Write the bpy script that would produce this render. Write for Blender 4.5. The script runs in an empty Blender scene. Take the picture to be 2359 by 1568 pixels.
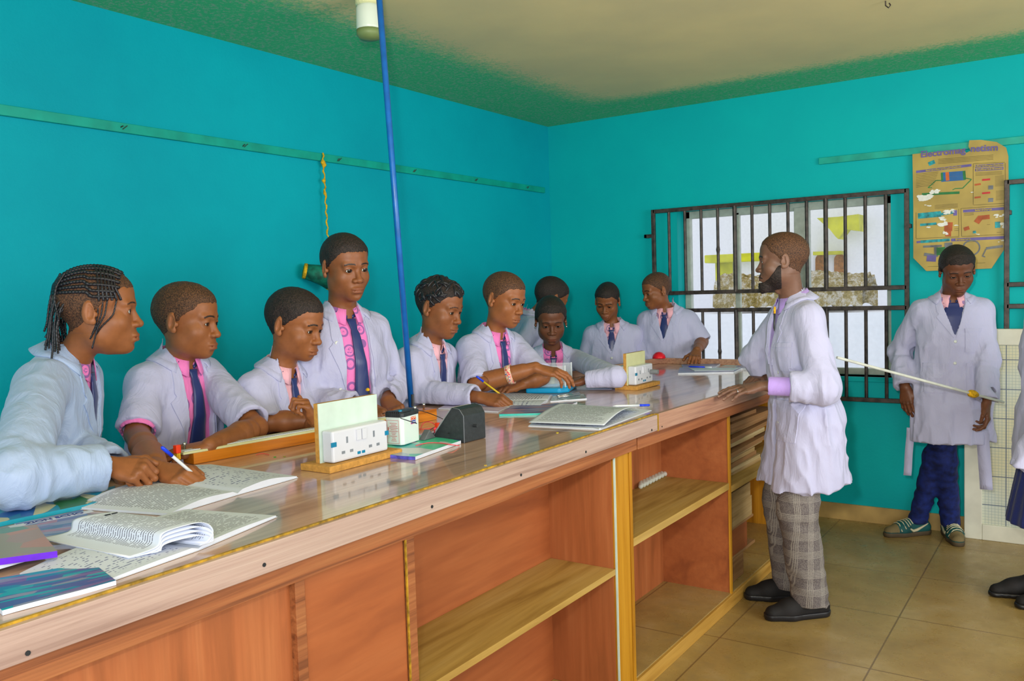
import bpy, bmesh, math, random
import numpy as np
from mathutils import Vector, Matrix, Quaternion
random.seed(7); np.random.seed(7)
SC = bpy.context.scene
COL = SC.collection

# ------------------------------------------------------------------ camera
W_PX, H_PX, F_PX = 2359.0, 1568.0, 1983.0
YAW, PITCH, ROLL = -0.594, -0.0590, 0.0311
CAM = np.array([0.0, 0.0, 1.5])
def _cam_axes():
    cy, sy = math.cos(YAW), math.sin(YAW)
    f = np.array([sy*math.cos(PITCH), cy*math.cos(PITCH), math.sin(PITCH)])
    r = np.array([cy, -sy, 0.0]); d = np.cross(f, r)
    c, s = math.cos(ROLL), math.sin(ROLL)
    return np.array([c*r+s*d, -s*r+c*d, f])
AX = _cam_axes()
cd = bpy.data.cameras.new('camera'); cam = bpy.data.objects.new('camera', cd); COL.objects.link(cam)
cd.sensor_width = 36.0; cd.lens = F_PX/W_PX*36.0; cd.clip_start = 0.05; cd.clip_end = 200
R3 = Matrix((AX[0], -AX[1], -AX[2])).transposed()
cam.matrix_world = Matrix.Translation(CAM.tolist()) @ R3.to_4x4()
SC.camera = cam

# ------------------------------------------------------------------ light and exposure
vs = SC.view_settings
vs.view_transform = 'Standard'; vs.look = 'None'; vs.exposure = 0.0; vs.gamma = 1.0; vs.use_curve_mapping = False
wd = bpy.data.worlds.new('daylight'); SC.world = wd; wd.use_nodes = True
wd.node_tree.nodes['Background'].inputs[0].default_value = (0.90, 0.93, 1.0, 1)
wd.node_tree.nodes['Background'].inputs[1].default_value = 1.15
def lamp(name, kind, loc, power, color=(1,1,1), **kw):
    l = bpy.data.lights.new(name, kind); l.energy = power; l.color = color
    for k, v in kw.items(): setattr(l, k, v)
    o = bpy.data.objects.new(name, l); COL.objects.link(o); o.location = loc
    return o
# the photographer's flash: a small hard source on the camera
lamp('camera_flash', 'POINT', (-0.14, 0.02, 1.66), 34, (1.0, 0.98, 0.95), shadow_soft_size=0.03)
# added area fills for ambient light, behind the camera and on the open side
def area(name, loc, target, sx, sy, power, color=(1,1,1)):
    o = lamp(name, 'AREA', loc, power, color, shape='RECTANGLE', size=sx, size_y=sy)
    o.rotation_euler = (Vector(target)-Vector(loc)).to_track_quat('-Z', 'Y').to_euler()
    return o
fb = lamp('ceiling_fill_spot', 'SPOT', (-0.14, 0.05, 1.72), 260, (1.0, 0.95, 0.82), shadow_soft_size=0.05, spot_size=math.radians(110), spot_blend=0.9)  # added up-light on the far ceiling, brightens it and fills the room
fb.rotation_euler = (Vector((-0.7, 3.6, 2.7))-Vector((-0.14, 0.05, 1.2))).to_track_quat('-Z', 'Y').to_euler()
area('fill_light_behind', (0.6, -1.6, 1.7), (-2.2, 2.5, 1.0), 2.6, 1.5, 72, (0.95, 0.98, 1.0))
area('fill_light_side', (2.4, 2.6, 1.6), (-2.0, 3.0, 1.0), 2.4, 1.4, 85, (1.0, 0.98, 0.93))

# ------------------------------------------------------------------ pixel rays (a point of the place from where the photo shows it)
def ray(px, py): return AX.T @ np.array([(px-W_PX/2)/F_PX, (py-H_PX/2)/F_PX, 1.0])
def at(px, py, X=None, Y=None, Z=None, D=None):
    d = ray(px, py)
    if Z is not None: t = (Z-CAM[2])/d[2]
    elif X is not None: t = (X-CAM[0])/d[0]
    elif Y is not None: t = (Y-CAM[1])/d[1]
    else: t = D
    return Vector((CAM+d*t).tolist())

# ------------------------------------------------------------------ materials
def lin(c):
    return tuple(((v/255)/12.92 if v/255 <= 0.04045 else ((v/255+0.055)/1.055)**2.4) for v in c)
def rgb(r, g, b): return (*lin((r, g, b)), 1.0)
class NT:
    def __init__(s, name, rough=0.6, spec=0.5, metal=0.0):
        s.m = bpy.data.materials.new(name); s.m.use_nodes = True; s.t = s.m.node_tree; s.n = s.t.nodes
        s.b = s.n['Principled BSDF']; s.b.inputs['Roughness'].default_value = rough
        s.b.inputs['Specular IOR Level'].default_value = spec; s.b.inputs['Metallic'].default_value = metal
    def new(s, t, **kw):
        n = s.n.new(t)
        for k, v in kw.items():
            if k in n.inputs: n.inputs[k].default_value = v
            else: setattr(n, k, v)
        return n
    def link(s, a, b): s.t.links.new(a, b)
    def coords(s, kind='Object', scale=(1,1,1), rot=(0,0,0), loc=(0,0,0)):
        tc = s.new('ShaderNodeTexCoord'); mp = s.new('ShaderNodeMapping')
        s.link(tc.outputs[kind], mp.inputs[0]); mp.inputs['Scale'].default_value = scale
        mp.inputs['Rotation'].default_value = rot; mp.inputs['Location'].default_value = loc
        return mp.outputs[0]
    def noise(s, co, scale, detail=4, rough=0.5, dist=0.0):
        n = s.new('ShaderNodeTexNoise'); s.link(co, n.inputs['Vector'])
        n.inputs['Scale'].default_value = scale; n.inputs['Detail'].default_value = detail
        n.inputs['Roughness'].default_value = rough; n.inputs['Distortion'].default_value = dist
        return n.outputs['Fac']
    def ramp(s, fac, stops, interp='LINEAR'):
        r = s.new('ShaderNodeValToRGB'); r.color_ramp.interpolation = interp
        e = r.color_ramp.elements
        while len(e) < len(stops): e.new(0.5)
        for i, (p, c) in enumerate(stops): e[i].position = p; e[i].color = c if len(c) == 4 else (*c, 1)
        s.link(fac, r.inputs[0]); return r.outputs[0]
    def mix(s, fac, a, b, mode='MIX'):
        m = s.new('ShaderNodeMix', data_type='RGBA', blend_type=mode)
        for i, v in ((0, fac), (6, a), (7, b)):
            if hasattr(v, 'node'): s.link(v, m.inputs[i])
            else: m.inputs[i].default_value = v
        return m.outputs[2]
    def math(s, op, a, b=0.0, clamp=False):
        m = s.new('ShaderNodeMath', operation=op); m.use_clamp = clamp
        for i, v in ((0, a), (1, b)):
            if hasattr(v, 'node'): s.link(v, m.inputs[i])
            else: m.inputs[i].default_value = v
        return m.outputs[0]
    def color(s, c):
        if hasattr(c, 'node'): s.link(c, s.b.inputs['Base Color'])
        else: s.b.inputs['Base Color'].default_value = c
    def bump(s, h, strength=0.3, dist=0.01):
        b = s.new('ShaderNodeBump'); b.inputs['Strength'].default_value = strength; b.inputs['Distance'].default_value = dist
        s.link(h, b.inputs['Height']); s.link(b.outputs[0], s.b.inputs['Normal'])
def flat(name, c, rough=0.6, spec=0.4, metal=0.0, var=0.06, scale=20, bump=0.0, sheen=0.0):
    k = NT(name, rough, spec, metal); co = k.coords()
    f = k.noise(co, scale, 3)
    lo = tuple(max(0, v*(1-var*2)) for v in c[:3]); hi = tuple(min(1, v*(1+var*2)) for v in c[:3])
    k.color(k.ramp(f, [(0.3, lo), (0.7, hi)]))
    if bump: k.bump(k.noise(co, scale*3, 5), bump, 0.004)
    if sheen: k.b.inputs['Sheen Weight'].default_value = sheen
    return k.m
def wood(name, dark, mid, light, axis='Y', rough=0.45, spec=0.4, sc=1.0, knots=0.0, streak=14.0, bump=0.05, coat=0.0):
    k = NT(name, rough, spec)
    s = [streak, streak, streak]; s['XYZ'.index(axis)] = 0.9
    co = k.coords(scale=tuple(v*sc for v in s))
    f = k.noise(co, 1.6, 6, 0.55, 0.6)
    fine = k.noise(k.coords(scale=tuple(v*sc*(8 if v > 1 else 3) for v in s)), 1.0, 3, 0.6)
    blot = k.noise(k.coords(scale=(2.2*sc,)*3), 1.4, 3)
    c = k.ramp(f, [(0.33, dark), (0.48, mid), (0.68, light)])
    c = k.mix(k.math('MULTIPLY', fine, 0.35), c, dark, 'MULTIPLY') if False else k.mix(k.ramp(fine, [(0.35, (0.35,)*3), (0.6, (0,)*3)]), c, dark)
    c = k.mix(k.ramp(blot, [(0.35, (0.25,)*3), (0.65, (0,)*3)]), c, mid)
    if 'ply' in name: c = k.mix(k.ramp(k.noise(k.coords(scale=(1, 1, 1)), 5, 6, 0.7), [(0.64, (0,)*3), (0.74, (0.35,)*3)]), c, light)
    k.color(c)
    if bump: k.bump(fine, bump, 0.003)
    if coat: k.b.inputs['Coat Weight'].default_value = coat; k.b.inputs['Coat Roughness'].default_value = 0.07
    return k.m
M = {}
def wall_mat(name, c1, c2):
    k = NT(name, 0.6, 0.15); co = k.coords()
    f = k.noise(co, 1.3, 5, 0.6); g = k.noise(co, 160, 3)
    c = k.ramp(f, [(0.3, c1), (0.7, c2)])
    dirt = k.ramp(k.noise(co, 9, 6, 0.7), [(0.66, (0,)*3), (0.74, (1,)*3)])
    sep = k.new('ShaderNodeSeparateXYZ'); k.link(co, sep.inputs[0])
    low = k.ramp(k.math('MULTIPLY', sep.outputs[2], 1.0), [(0.12, (1,)*3), (0.55, (0,)*3)])
    c = k.mix(k.math('MULTIPLY', k.math('MULTIPLY', dirt, low), 0.7), c, rgb(30, 95, 60))
    k.color(c); k.bump(k.noise(co, 60, 6, 0.7), 0.12, 0.01)
    return k.m
M['wall'] = wall_mat('teal_wall_paint', rgb(0, 158, 178), rgb(0, 172, 188))
M['wall_back'] = wall_mat('teal_wall_paint_window_side', rgb(0, 168, 176), rgb(0, 180, 182))
M['rail'] = flat('painted_batten', rgb(0, 160, 142), 0.5, var=0.1, scale=9)
def ceiling_mat():
    k = NT('speckled_ceiling_with_painted_bounce', 0.8, 0.2); co = k.coords()
    base = k.ramp(k.noise(co, 2.0, 4), [(0.3, rgb(206, 196, 152)), (0.7, rgb(222, 208, 156))])
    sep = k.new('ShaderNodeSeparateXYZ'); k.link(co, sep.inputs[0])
    # green light bounced off the walls, painted in as speckles denser near them
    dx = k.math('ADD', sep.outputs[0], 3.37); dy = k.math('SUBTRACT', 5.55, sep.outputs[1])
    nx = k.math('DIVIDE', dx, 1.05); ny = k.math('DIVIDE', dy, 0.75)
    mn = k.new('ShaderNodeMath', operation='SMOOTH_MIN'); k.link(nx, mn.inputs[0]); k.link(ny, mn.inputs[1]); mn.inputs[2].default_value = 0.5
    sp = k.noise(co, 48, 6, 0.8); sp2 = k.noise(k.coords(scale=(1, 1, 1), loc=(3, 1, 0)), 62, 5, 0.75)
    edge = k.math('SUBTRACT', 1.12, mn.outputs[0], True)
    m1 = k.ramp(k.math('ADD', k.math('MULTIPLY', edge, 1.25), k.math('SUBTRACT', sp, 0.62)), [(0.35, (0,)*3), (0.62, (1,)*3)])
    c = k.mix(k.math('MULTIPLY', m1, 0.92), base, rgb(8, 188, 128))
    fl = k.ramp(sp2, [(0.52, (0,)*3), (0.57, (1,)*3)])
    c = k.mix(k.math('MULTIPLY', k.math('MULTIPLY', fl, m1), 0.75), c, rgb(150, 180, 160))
    k.color(c); k.bump(sp, 0.1, 0.01); return k.m
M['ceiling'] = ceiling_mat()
def floor_mat():
    k = NT('tiled_floor', 0.28, 0.5); co = k.coords(loc=(0.1, 0.17, 0))
    b = k.new('ShaderNodeTexBrick'); k.link(co, b.inputs['Vector']); b.offset = 0.0
    b.inputs['Scale'].default_value = 1.0; b.inputs['Mortar Size'].default_value = 0.004
    b.inputs['Brick Width'].default_value = 0.6; b.inputs['Row Height'].default_value = 0.6
    b.inputs['Mortar Smooth'].default_value = 0.3
    n = k.noise(k.coords(), 2.4, 7, 0.65, 0.4); n2 = k.noise(k.coords(), 14, 5, 0.7)
    c = k.ramp(n, [(0.3, rgb(138, 112, 62)), (0.55, rgb(160, 134, 80)), (0.75, rgb(172, 150, 106))])
    c = k.mix(k.ramp(n2, [(0.5, (0,)*3), (0.75, (0.4,)*3)]), c, rgb(128, 112, 84))
    c = k.mix(b.outputs['Fac'], c, rgb(120, 96, 58)); k.color(c)
    k.link(k.ramp(n2, [(0.3, (0.2,)*3), (0.7, (0.45,)*3)]), k.b.inputs['Roughness'])
    return k.m
M['floor'] = floor_mat()
M['baseboard'] = flat('baseboard_tile', rgb(176, 146, 88), 0.45, var=0.12, scale=7)
M['laminate'] = wood('worktop_laminate', rgb(122, 94, 80), rgb(184, 150, 128), rgb(202, 172, 150), 'Y', 0.34, 0.25, 1.0, streak=11, bump=0.0, coat=0.85)
M['lip'] = wood('worktop_lip_laminate', rgb(140, 100, 84), rgb(172, 130, 106), rgb(188, 148, 122), 'Y', 0.4, streak=40)
M['fascia'] = wood('fascia_laminate', rgb(140, 114, 104), rgb(174, 149, 138), rgb(186, 164, 152), 'Y', 0.4, streak=34)
M['edge'] = flat('yellow_glue_edge', rgb(158, 122, 24), 0.6, var=0.25, scale=60)
M['rail_wood'] = wood('front_rail_wood', rgb(104, 56, 28), rgb(152, 90, 50), rgb(166, 106, 62), 'Y', 0.55, streak=26)
M['ply'] = wood('red_plywood', rgb(132, 68, 32), rgb(158, 86, 42), rgb(170, 98, 52), 'Y', 0.6, sc=1.0, streak=5)
M['ply_v'] = wood('red_plywood_upright_grain', rgb(140, 78, 38), rgb(164, 92, 48), rgb(176, 106, 60), 'Z', 0.6, streak=10)
M['post'] = wood('yellow_softwood', rgb(150, 98, 6), rgb(184, 128, 18), rgb(196, 142, 34), 'Z', 0.55, streak=16)
M['shelf'] = wood('dusty_shelf_board', rgb(140, 106, 44), rgb(176, 142, 70), rgb(188, 158, 92), 'Y', 0.7, streak=9)
M['plinth'] = wood('plinth_wood', rgb(150, 106, 34), rgb(182, 138, 58), rgb(194, 152, 74), 'Y', 0.6, streak=12)
M['mdf'] = flat('mdf_edge', rgb(188, 138, 64), 0.75, var=0.1, scale=80)
M['white_plastic'] = flat('white_plastic', rgb(204, 208, 218), 0.3, var=0.01)
M['white_laminate'] = flat('pale_green_laminate', rgb(196, 216, 206), 0.35, var=0.05, scale=12)
M['yellow_laminate'] = flat('pale_yellow_laminate', rgb(206, 208, 160), 0.35, var=0.04, scale=12)
M['blue_plastic'] = flat('blue_plastic', rgb(10, 120, 160), 0.35, var=0.05)
M['black_plastic'] = flat('black_plastic', rgb(44, 48, 52), 0.4, var=0.1, scale=90, bump=0.1)
M['dark'] = flat('dark_slot', rgb(30, 34, 38), 0.7)
M['steel'] = flat('bright_steel', rgb(190, 195, 200), 0.25, metal=0.9)
M['iron'] = flat('black_painted_iron', rgb(58, 50, 46), 0.45, var=0.35, scale=30, bump=0.2)
M['pole'] = flat('blue_pole_paint', rgb(16, 92, 168), 0.3, var=0.08)
M['rope'] = flat('yellow_rope', rgb(206, 160, 20), 0.8, var=0.2, scale=90)
M['alu'] = flat('window_aluminium', rgb(168, 178, 168), 0.45, var=0.08)
M['red_wire'] = flat('red_insulation', rgb(238, 70, 84), 0.4)
M['black_wire'] = flat('black_insulation', rgb(40, 44, 44), 0.4)
M['paper_white'] = flat('white_paper', rgb(204, 210, 224), 0.7, var=0.02)
def glass(name, c=(0.9, 0.97, 1, 1), alpha=0.25, rough=0.05):
    k = NT(name, rough, 0.6); k.color(c); k.b.inputs['Alpha'].default_value = alpha
    return k.m
M['acrylic'] = glass('clear_acrylic', (0.85, 0.92, 0.98, 1), 0.22)
M['window_glass'] = glass('window_glass', (0.9, 0.95, 0.95, 1), 0.06)
def page_mat(name, rows=34, ink=(0.10, 0.10, 0.14, 1), density=0.58, paper=rgb(200, 208, 222), table=False, words=28, marg=0.08):
    k = NT(name, 0.75, 0.25)
    tc = k.new('ShaderNodeTexCoord'); sep = k.new('ShaderNodeSeparateXYZ'); k.link(tc.outputs['UV'], sep.inputs[0])
    u, v = sep.outputs[0], sep.outputs[1]
    r = k.math('MULTIPLY', v, rows); fr = k.math('FRACT', r); row = k.math('FLOOR', r)
    line = k.math('MULTIPLY', k.math('GREATER_THAN', fr, 0.34), k.math('LESS_THAN', fr, 0.72))
    cb = k.new('ShaderNodeCombineXYZ'); k.link(k.math('MULTIPLY', u, words), cb.inputs[0]); k.link(k.math('MULTIPLY', row, 7.31), cb.inputs[1])
    w = k.new('ShaderNodeTexNoise'); k.link(cb.outputs[0], w.inputs['Vector']); w.inputs['Scale'].default_value = 1.0; w.inputs['Detail'].default_value = 2
    wordm = k.math('LESS_THAN', w.outputs['Fac'], density)
    cb2 = k.new('ShaderNodeCombineXYZ'); k.link(k.math('MULTIPLY', row, 3.7), cb2.inputs[0])
    w2 = k.new('ShaderNodeTexNoise'); k.link(cb2.outputs[0], w2.inputs['Vector']); w2.inputs['Scale'].default_value = 1.0
    lim = k.math('ADD', k.math('MULTIPLY', w2.outputs['Fac'], 1.1), 0.32)
    inm = k.math('MULTIPLY', k.math('GREATER_THAN', u, marg), k.math('LESS_THAN', u, lim))
    inm = k.math('MULTIPLY', inm, k.math('LESS_THAN', u, 1-marg))
    inm = k.math('MULTIPLY', inm, k.math('MULTIPLY', k.math('GREATER_THAN', v, 0.07), k.math('LESS_THAN', v, 0.93)))
    txt = k.math('MULTIPLY', k.math('MULTIPLY', line, wordm), inm)
    k.color(k.mix(k.math('MULTIPLY', txt, 0.85), paper, ink)); return k.m
M['page'] = page_mat('printed_page')
M['page_notes'] = page_mat('sparse_written_page', 22, (0.12, 0.14, 0.3, 1), 0.46, rgb(198, 206, 222), words=24)
M['page_lilac'] = page_mat('lilac_notebook_page', 24, (0.3, 0.28, 0.5, 1), 0.44, rgb(204, 202, 226), words=26)
def cover_mat(name, cols, scale=7.0, ax=(1, 4, 1)):
    k = NT(name, 0.3, 0.5); co = k.coords('UV', scale=(ax[0]*scale, ax[1]*scale, 1))
    v = k.new('ShaderNodeTexVoronoi'); k.link(co, v.inputs['Vector']); v.inputs['Scale'].default_value = 1.0
    sep = k.new('ShaderNodeSeparateColor'); k.link(v.outputs['Color'], sep.inputs[0])
    n = len(cols); k.color(k.ramp(sep.outputs[0], [(i/n, c) for i, c in enumerate(cols)], 'CONSTANT')); return k.m

# ------------------------------------------------------------------ mesh builder
class MB:
    def __init__(s): s.v = []; s.f = []; s.mi = []; s.uv = {}
    def add(s, vs, fs, mi=0, uvs=None):
        o = len(s.v); s.v += [tuple(v) for v in vs]
        for i, f in enumerate(fs):
            s.f.append(tuple(o+j for j in f)); s.mi.append(mi)
            if uvs is not None: s.uv[len(s.f)-1] = [uvs[j] for j in f]
        return s
    def box(s, lo, hi, mi=0, M=None):
        x0, y0, z0 = lo; x1, y1, z1 = hi
        vs = [Vector(p) for p in ((x0,y0,z0),(x1,y0,z0),(x1,y1,z0),(x0,y1,z0),(x0,y0,z1),(x1,y0,z1),(x1,y1,z1),(x0,y1,z1))]
        if M is not None: vs = [M @ v for v in vs]
        return s.add(vs, [(3,2,1,0),(4,5,6,7),(0,1,5,4),(1,2,6,5),(2,3,7,6),(3,0,4,7)], mi)
    def prism(s, poly, z0, z1, mi=0, M=None):
        n = len(poly); vs = [Vector((p[0], p[1], z0)) for p in poly]+[Vector((p[0], p[1], z1)) for p in poly]
        if M is not None: vs = [M @ v for v in vs]
        return s.add(vs, [tuple(range(n-1, -1, -1)), tuple(range(n, 2*n))]+[(i, (i+1) % n, n+(i+1) % n, n+i) for i in range(n)], mi)
    def tube(s, pts, r, seg=8, mi=0, cap=True, flatn=1.0):
        pts = [Vector(p) for p in pts]; n = len(pts); rr = r if hasattr(r, '__len__') else [r]*n
        vs = []; up = None
        for i, p in enumerate(pts):
            d = (pts[min(i+1, n-1)]-pts[max(i-1, 0)]).normalized()
            if up is None: up = Vector((0, 0, 1)) if abs(d.z) < 0.9 else Vector((1, 0, 0))
            a = d.cross(up).normalized(); b = a.cross(d).normalized(); up = b
            for j in range(seg):
                t = 2*math.pi*j/seg; vs.append(p+(a*math.cos(t)+b*math.sin(t)*flatn)*rr[i])
        fs = [(i*seg+j, i*seg+(j+1) % seg, (i+1)*seg+(j+1) % seg, (i+1)*seg+j) for i in range(n-1) for j in range(seg)]
        if cap: fs += [tuple(range(seg-1, -1, -1)), tuple((n-1)*seg+j for j in range(seg))]
        return s.add(vs, fs, mi)
    def lathe(s, prof, seg=20, mi=0, M=None):
        n = len(prof); vs = []
        for r, z in prof:
            for j in range(seg):
                t = 2*math.pi*j/seg; vs.append(Vector((r*math.cos(t), r*math.sin(t), z)))
        if M is not None: vs = [M @ v for v in vs]
        fs = [(i*seg+j, i*seg+(j+1) % seg, (i+1)*seg+(j+1) % seg, (i+1)*seg+j) for i in range(n-1) for j in range(seg)]
        fs += [tuple(range(seg-1, -1, -1)), tuple((n-1)*seg+j for j in range(seg))]
        return s.add(vs, fs, mi)
    def patch(s, fn, nu, nv, mi=0):
        vs = []; uv = []
        for j in range(nv+1):
            for i in range(nu+1):
                vs.append(fn(i/nu, j/nv)); uv.append((i/nu, j/nv))
        w = nu+1
        return s.add(vs, [(j*w+i, j*w+i+1, (j+1)*w+i+1, (j+1)*w+i) for j in range(nv) for i in range(nu)], mi, uv)
    def build(s, name, mats, parent=None, smooth=False, bevel=0.0, solid=0.0, origin=None, wm=None):
        me = bpy.data.meshes.new(name)
        vs = s.v
        if origin is not None: vs = [(v[0]-origin[0], v[1]-origin[1], v[2]-origin[2]) for v in vs]
        me.from_pydata(vs, [], s.f)
        for m in (mats if isinstance(mats, (list, tuple)) else [mats]): me.materials.append(m)
        me.polygons.foreach_set('material_index', s.mi)
        if s.uv:
            ul = me.uv_layers.new(name='UVMap')
            for p in me.polygons:
                q = s.uv.get(p.index)
                if q:
                    for li, c in zip(p.loop_indices, q): ul.data[li].uv = c
        if smooth: me.polygons.foreach_set('use_smooth', [True]*len(me.polygons))
        me.update(); me.validate()
        o = bpy.data.objects.new(name, me); COL.objects.link(o)
        if origin is not None: o.location = origin
        if parent is not None: o.parent = parent
        if solid:
            m = o.modifiers.new('solid', 'SOLIDIFY'); m.thickness = solid; m.offset = 0
        if bevel:
            m = o.modifiers.new('bevel', 'BEVEL'); m.width = bevel; m.segments = 2; m.limit_method = 'ANGLE'
        return o
def tag(o, label, cat, group=None, kind=None):
    if label: o['label'] = label
    if cat: o['category'] = cat
    if group: o['group'] = group
    if kind: o['kind'] = kind
    return o
def struct(o): o['kind'] = 'structure'; return o
def empty(name, loc=(0, 0, 0), rz=0.0):
    o = bpy.data.objects.new(name, None); COL.objects.link(o); o.location = loc; o.rotation_euler = (0, 0, rz)
    o.empty_display_size = 0.05; return o
def text_obj(name, s, size, mat, Mw, parent=None, depth=0.0004, bold=0.0):
    cu = bpy.data.curves.new(name, 'FONT'); cu.body = s; cu.size = size; cu.extrude = depth; cu.offset = bold
    cu.align_x = 'CENTER'; cu.align_y = 'CENTER'
    o = bpy.data.objects.new(name, cu); COL.objects.link(o)
    dg = bpy.context.evaluated_depsgraph_get(); me = bpy.data.meshes.new_from_object(o.evaluated_get(dg))
    bpy.data.objects.remove(o); bpy.data.curves.remove(cu)
    me.materials.clear(); me.materials.append(mat); me.transform(Mw)
    r = bpy.data.objects.new(name, me); COL.objects.link(r)
    if parent is not None: r.parent = parent
    return r
def frame(o, x, y, z):   # 4x4 from origin and axes
    return Matrix(((x[0], y[0], z[0], o[0]), (x[1], y[1], z[1], o[1]), (x[2], y[2], z[2], o[2]), (0, 0, 0, 1)))

# ================================================================== the room
XL, YB, ZC = -3.37, 5.555, 2.70
XR = 3.2
struct(MB().box((XL-0.2, -2.6, -0.1), (XR, YB+0.2, 0)).build('floor', M['floor']))
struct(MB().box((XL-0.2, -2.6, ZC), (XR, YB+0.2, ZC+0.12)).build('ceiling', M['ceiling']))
struct(MB().box((XL-0.2, -2.6, 0), (XL, YB+0.2, ZC)).build('wall_left', M['wall']))
# back wall with the window opening, and a second opening beyond the frame
WX0, WX1, WZ0, WZ1 = -2.36, -1.00, 0.90, 2.00
VX0, VX1 = -0.02, 1.4
b = MB()
b.box((XL, YB, 0), (WX0, YB+0.2, ZC)); b.box((WX0, YB, 0), (WX1, YB+0.2, WZ0)); b.box((WX0, YB, WZ1), (WX1, YB+0.2, ZC))
b.box((WX1, YB, 0), (VX0, YB+0.2, ZC)); b.box((VX0, YB, 0), (VX1, YB+0.2, WZ0)); b.box((VX0, YB, WZ1), (VX1, YB+0.2, ZC))
b.box((VX1, YB, 0), (XR, YB+0.2, ZC))
struct(b.build('wall_back', M['wall_back']))
struct(MB().box((XL, YB-0.012, 0), (XR, YB, 0.10)).build('baseboard_back', M['baseboard']))
struct(MB().box((XL, -2.6, 0), (XL+0.012, YB-0.012, 0.10)).build('baseboard_left', M['baseboard']))
# painted battens on the walls
def batten(lo, hi, name, lab):
    o = MB().box(lo, hi).build(name, M['rail'], bevel=0.002); tag(o, lab, 'wall batten')
    return o
bt = batten((XL, -1.0, 2.203), (XL+0.018, 5.46, 2.243), 'wall_batten', 'long thin painted batten on the plain teal wall behind the students')
bt2 = batten((-1.41, YB-0.018, 2.213), (1.6, YB, 2.253), 'wall_batten', 'short painted batten on the window wall, passing behind the science poster')
nb = MB()
for y in [0.25+0.62*i for i in range(9)]:
    nb.tube([(XL+0.018, y, 2.222+0.008*math.sin(y*9)), (XL+0.03, y+0.004, 2.228)], 0.0022, 6)
    nb.tube([(XL+0.022, y+0.006, 2.215), (XL+0.022, y+0.028, 2.233)], 0.0015, 5)
nb.build('nail', M['iron'], bt)
# window: reveal is the wall's own; sliding frame, mullions, sill, panes
wf = MB()
yw0, yw1 = YB+0.12, YB+0.165
wf.box((WX0, yw0, WZ0), (WX0+0.045, yw1, WZ1)); wf.box((WX1-0.045, yw0, WZ0), (WX1, yw1, WZ1))
wf.box((WX0, yw0, WZ1-0.05), (WX1, yw1, WZ1)); wf.box((WX0, yw0, WZ0), (WX1, yw1, WZ0+0.04))
w_root = struct(wf.build('window_1', M['alu'], bevel=0.004))
mu = MB().box((-1.60, yw0-0.02, WZ0+0.03), (-1.505, yw0+0.03, WZ1-0.03)).build('window_mullion', M['alu'], w_root, bevel=0.004)
mu = MB().box((-2.00, yw0-0.0, WZ0+0.03), (-1.965, yw0+0.03, WZ1-0.03)).build('window_mullion', M['alu'], w_root, bevel=0.004)
MB().box((WX0-0.02, YB-0.015, WZ0-0.03), (WX1+0.02, YB+0.12, WZ0)).build('window_sill', M['wall_back'], w_root, bevel=0.004)
MB().box((WX0+0.04, yw0+0.02, WZ0+0.04), (-1.98, yw0+0.024, WZ1-0.05)).build('window_pane', M['window_glass'], w_root)
MB().box((-1.55, yw0+0.02, WZ0+0.04), (WX1-0.04, yw0+0.024, WZ1-0.05)).build('window_pane', M['window_glass'], w_root)

# the iron grilles bolted in front of the windows
def grille(x0, x1, nbars, lab):
    y0, y1 = YB-0.055, YB-0.033
    root = empty('window_grille', ((x0+x1)/2, YB-0.04, 0.76)); tag(root, lab, 'window grille')
    inv = Matrix.Translation(-root.location)
    fr = MB()
    t = 0.026
    for z in (0.765, 2.005): fr.box((x0, y0, z-t/2), (x1, y1, z+t/2), M=inv)
    for z in (1.322, 1.442): fr.box((x0, y0, z-t/2), (x1, y1, z+t/2), M=inv)
    for x in (x0, x1): fr.box((x-t/2, y0, 0.765-t/2), (x+t/2, y1, 2.005+t/2), M=inv)
    fr.build('grille_frame', M['iron'], root, bevel=0.003)
    for i in range(1, nbars+1):
        x = x0+(x1-x0)*i/(nbars+1)
        for za, zb in ((0.77, 1.322), (1.442, 2.0)):
            bb = MB(); k = 0.0
            pts = [(x, (y0+y1)/2, za), (x, (y0+y1)/2, (za+zb)/2-0.02), (x, (y0+y1)/2, (za+zb)/2), (x, (y0+y1)/2, (za+zb)/2+0.02), (x, (y0+y1)/2, zb)]
            wide = 0.0105 if (i % 5) else 0.014
            bb.tube([inv @ Vector(p) for p in pts], [wide, wide, wide*(1.35 if i in (4, 9) else 1.0), wide, wide], 8)
            bb.build('bar', M['iron'], root)
    for x, z in ((x0, 1.84), (x1, 1.80), (x0, 0.95), (x1, 0.95)):
        sx = -1 if x == x0 else 1
        if x == x1 or x0 > -1: 
            MB().box((x-0.002, YB-0.05, z-0.012), (x+0.022, YB, z+0.012), M=inv).build('wall_bracket', M['iron'], root, bevel=0.002); continue
        MB().box((x, YB-0.05, z-0.012), (x+sx*0.07, YB-0.038, z+0.012), M=inv).box((x+sx*0.05, YB-0.05, z-0.012), (x+sx*0.07, YB, z+0.012), M=inv).build('wall_bracket', M['iron'], root, bevel=0.002)
    return root
grille(-2.515, -0.905, 13, 'black iron burglar grille of upright bars over the bright window')
grille(-0.395, 1.22, 13, 'black iron grille cut off at the edge of the picture, above the gridded board')
wf = MB(); wf.box((VX0, yw0, WZ0), (VX0+0.05, yw1, WZ1)); wf.box((VX1-0.05, yw0, WZ0), (VX1, yw1, WZ1)); wf.box((VX0, yw0, WZ1-0.05), (VX1, yw1, WZ1)); wf.box((VX0, yw0, WZ0), (VX1, yw1, WZ0+0.04))
struct(wf.build('window_2', M['alu']))

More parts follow.
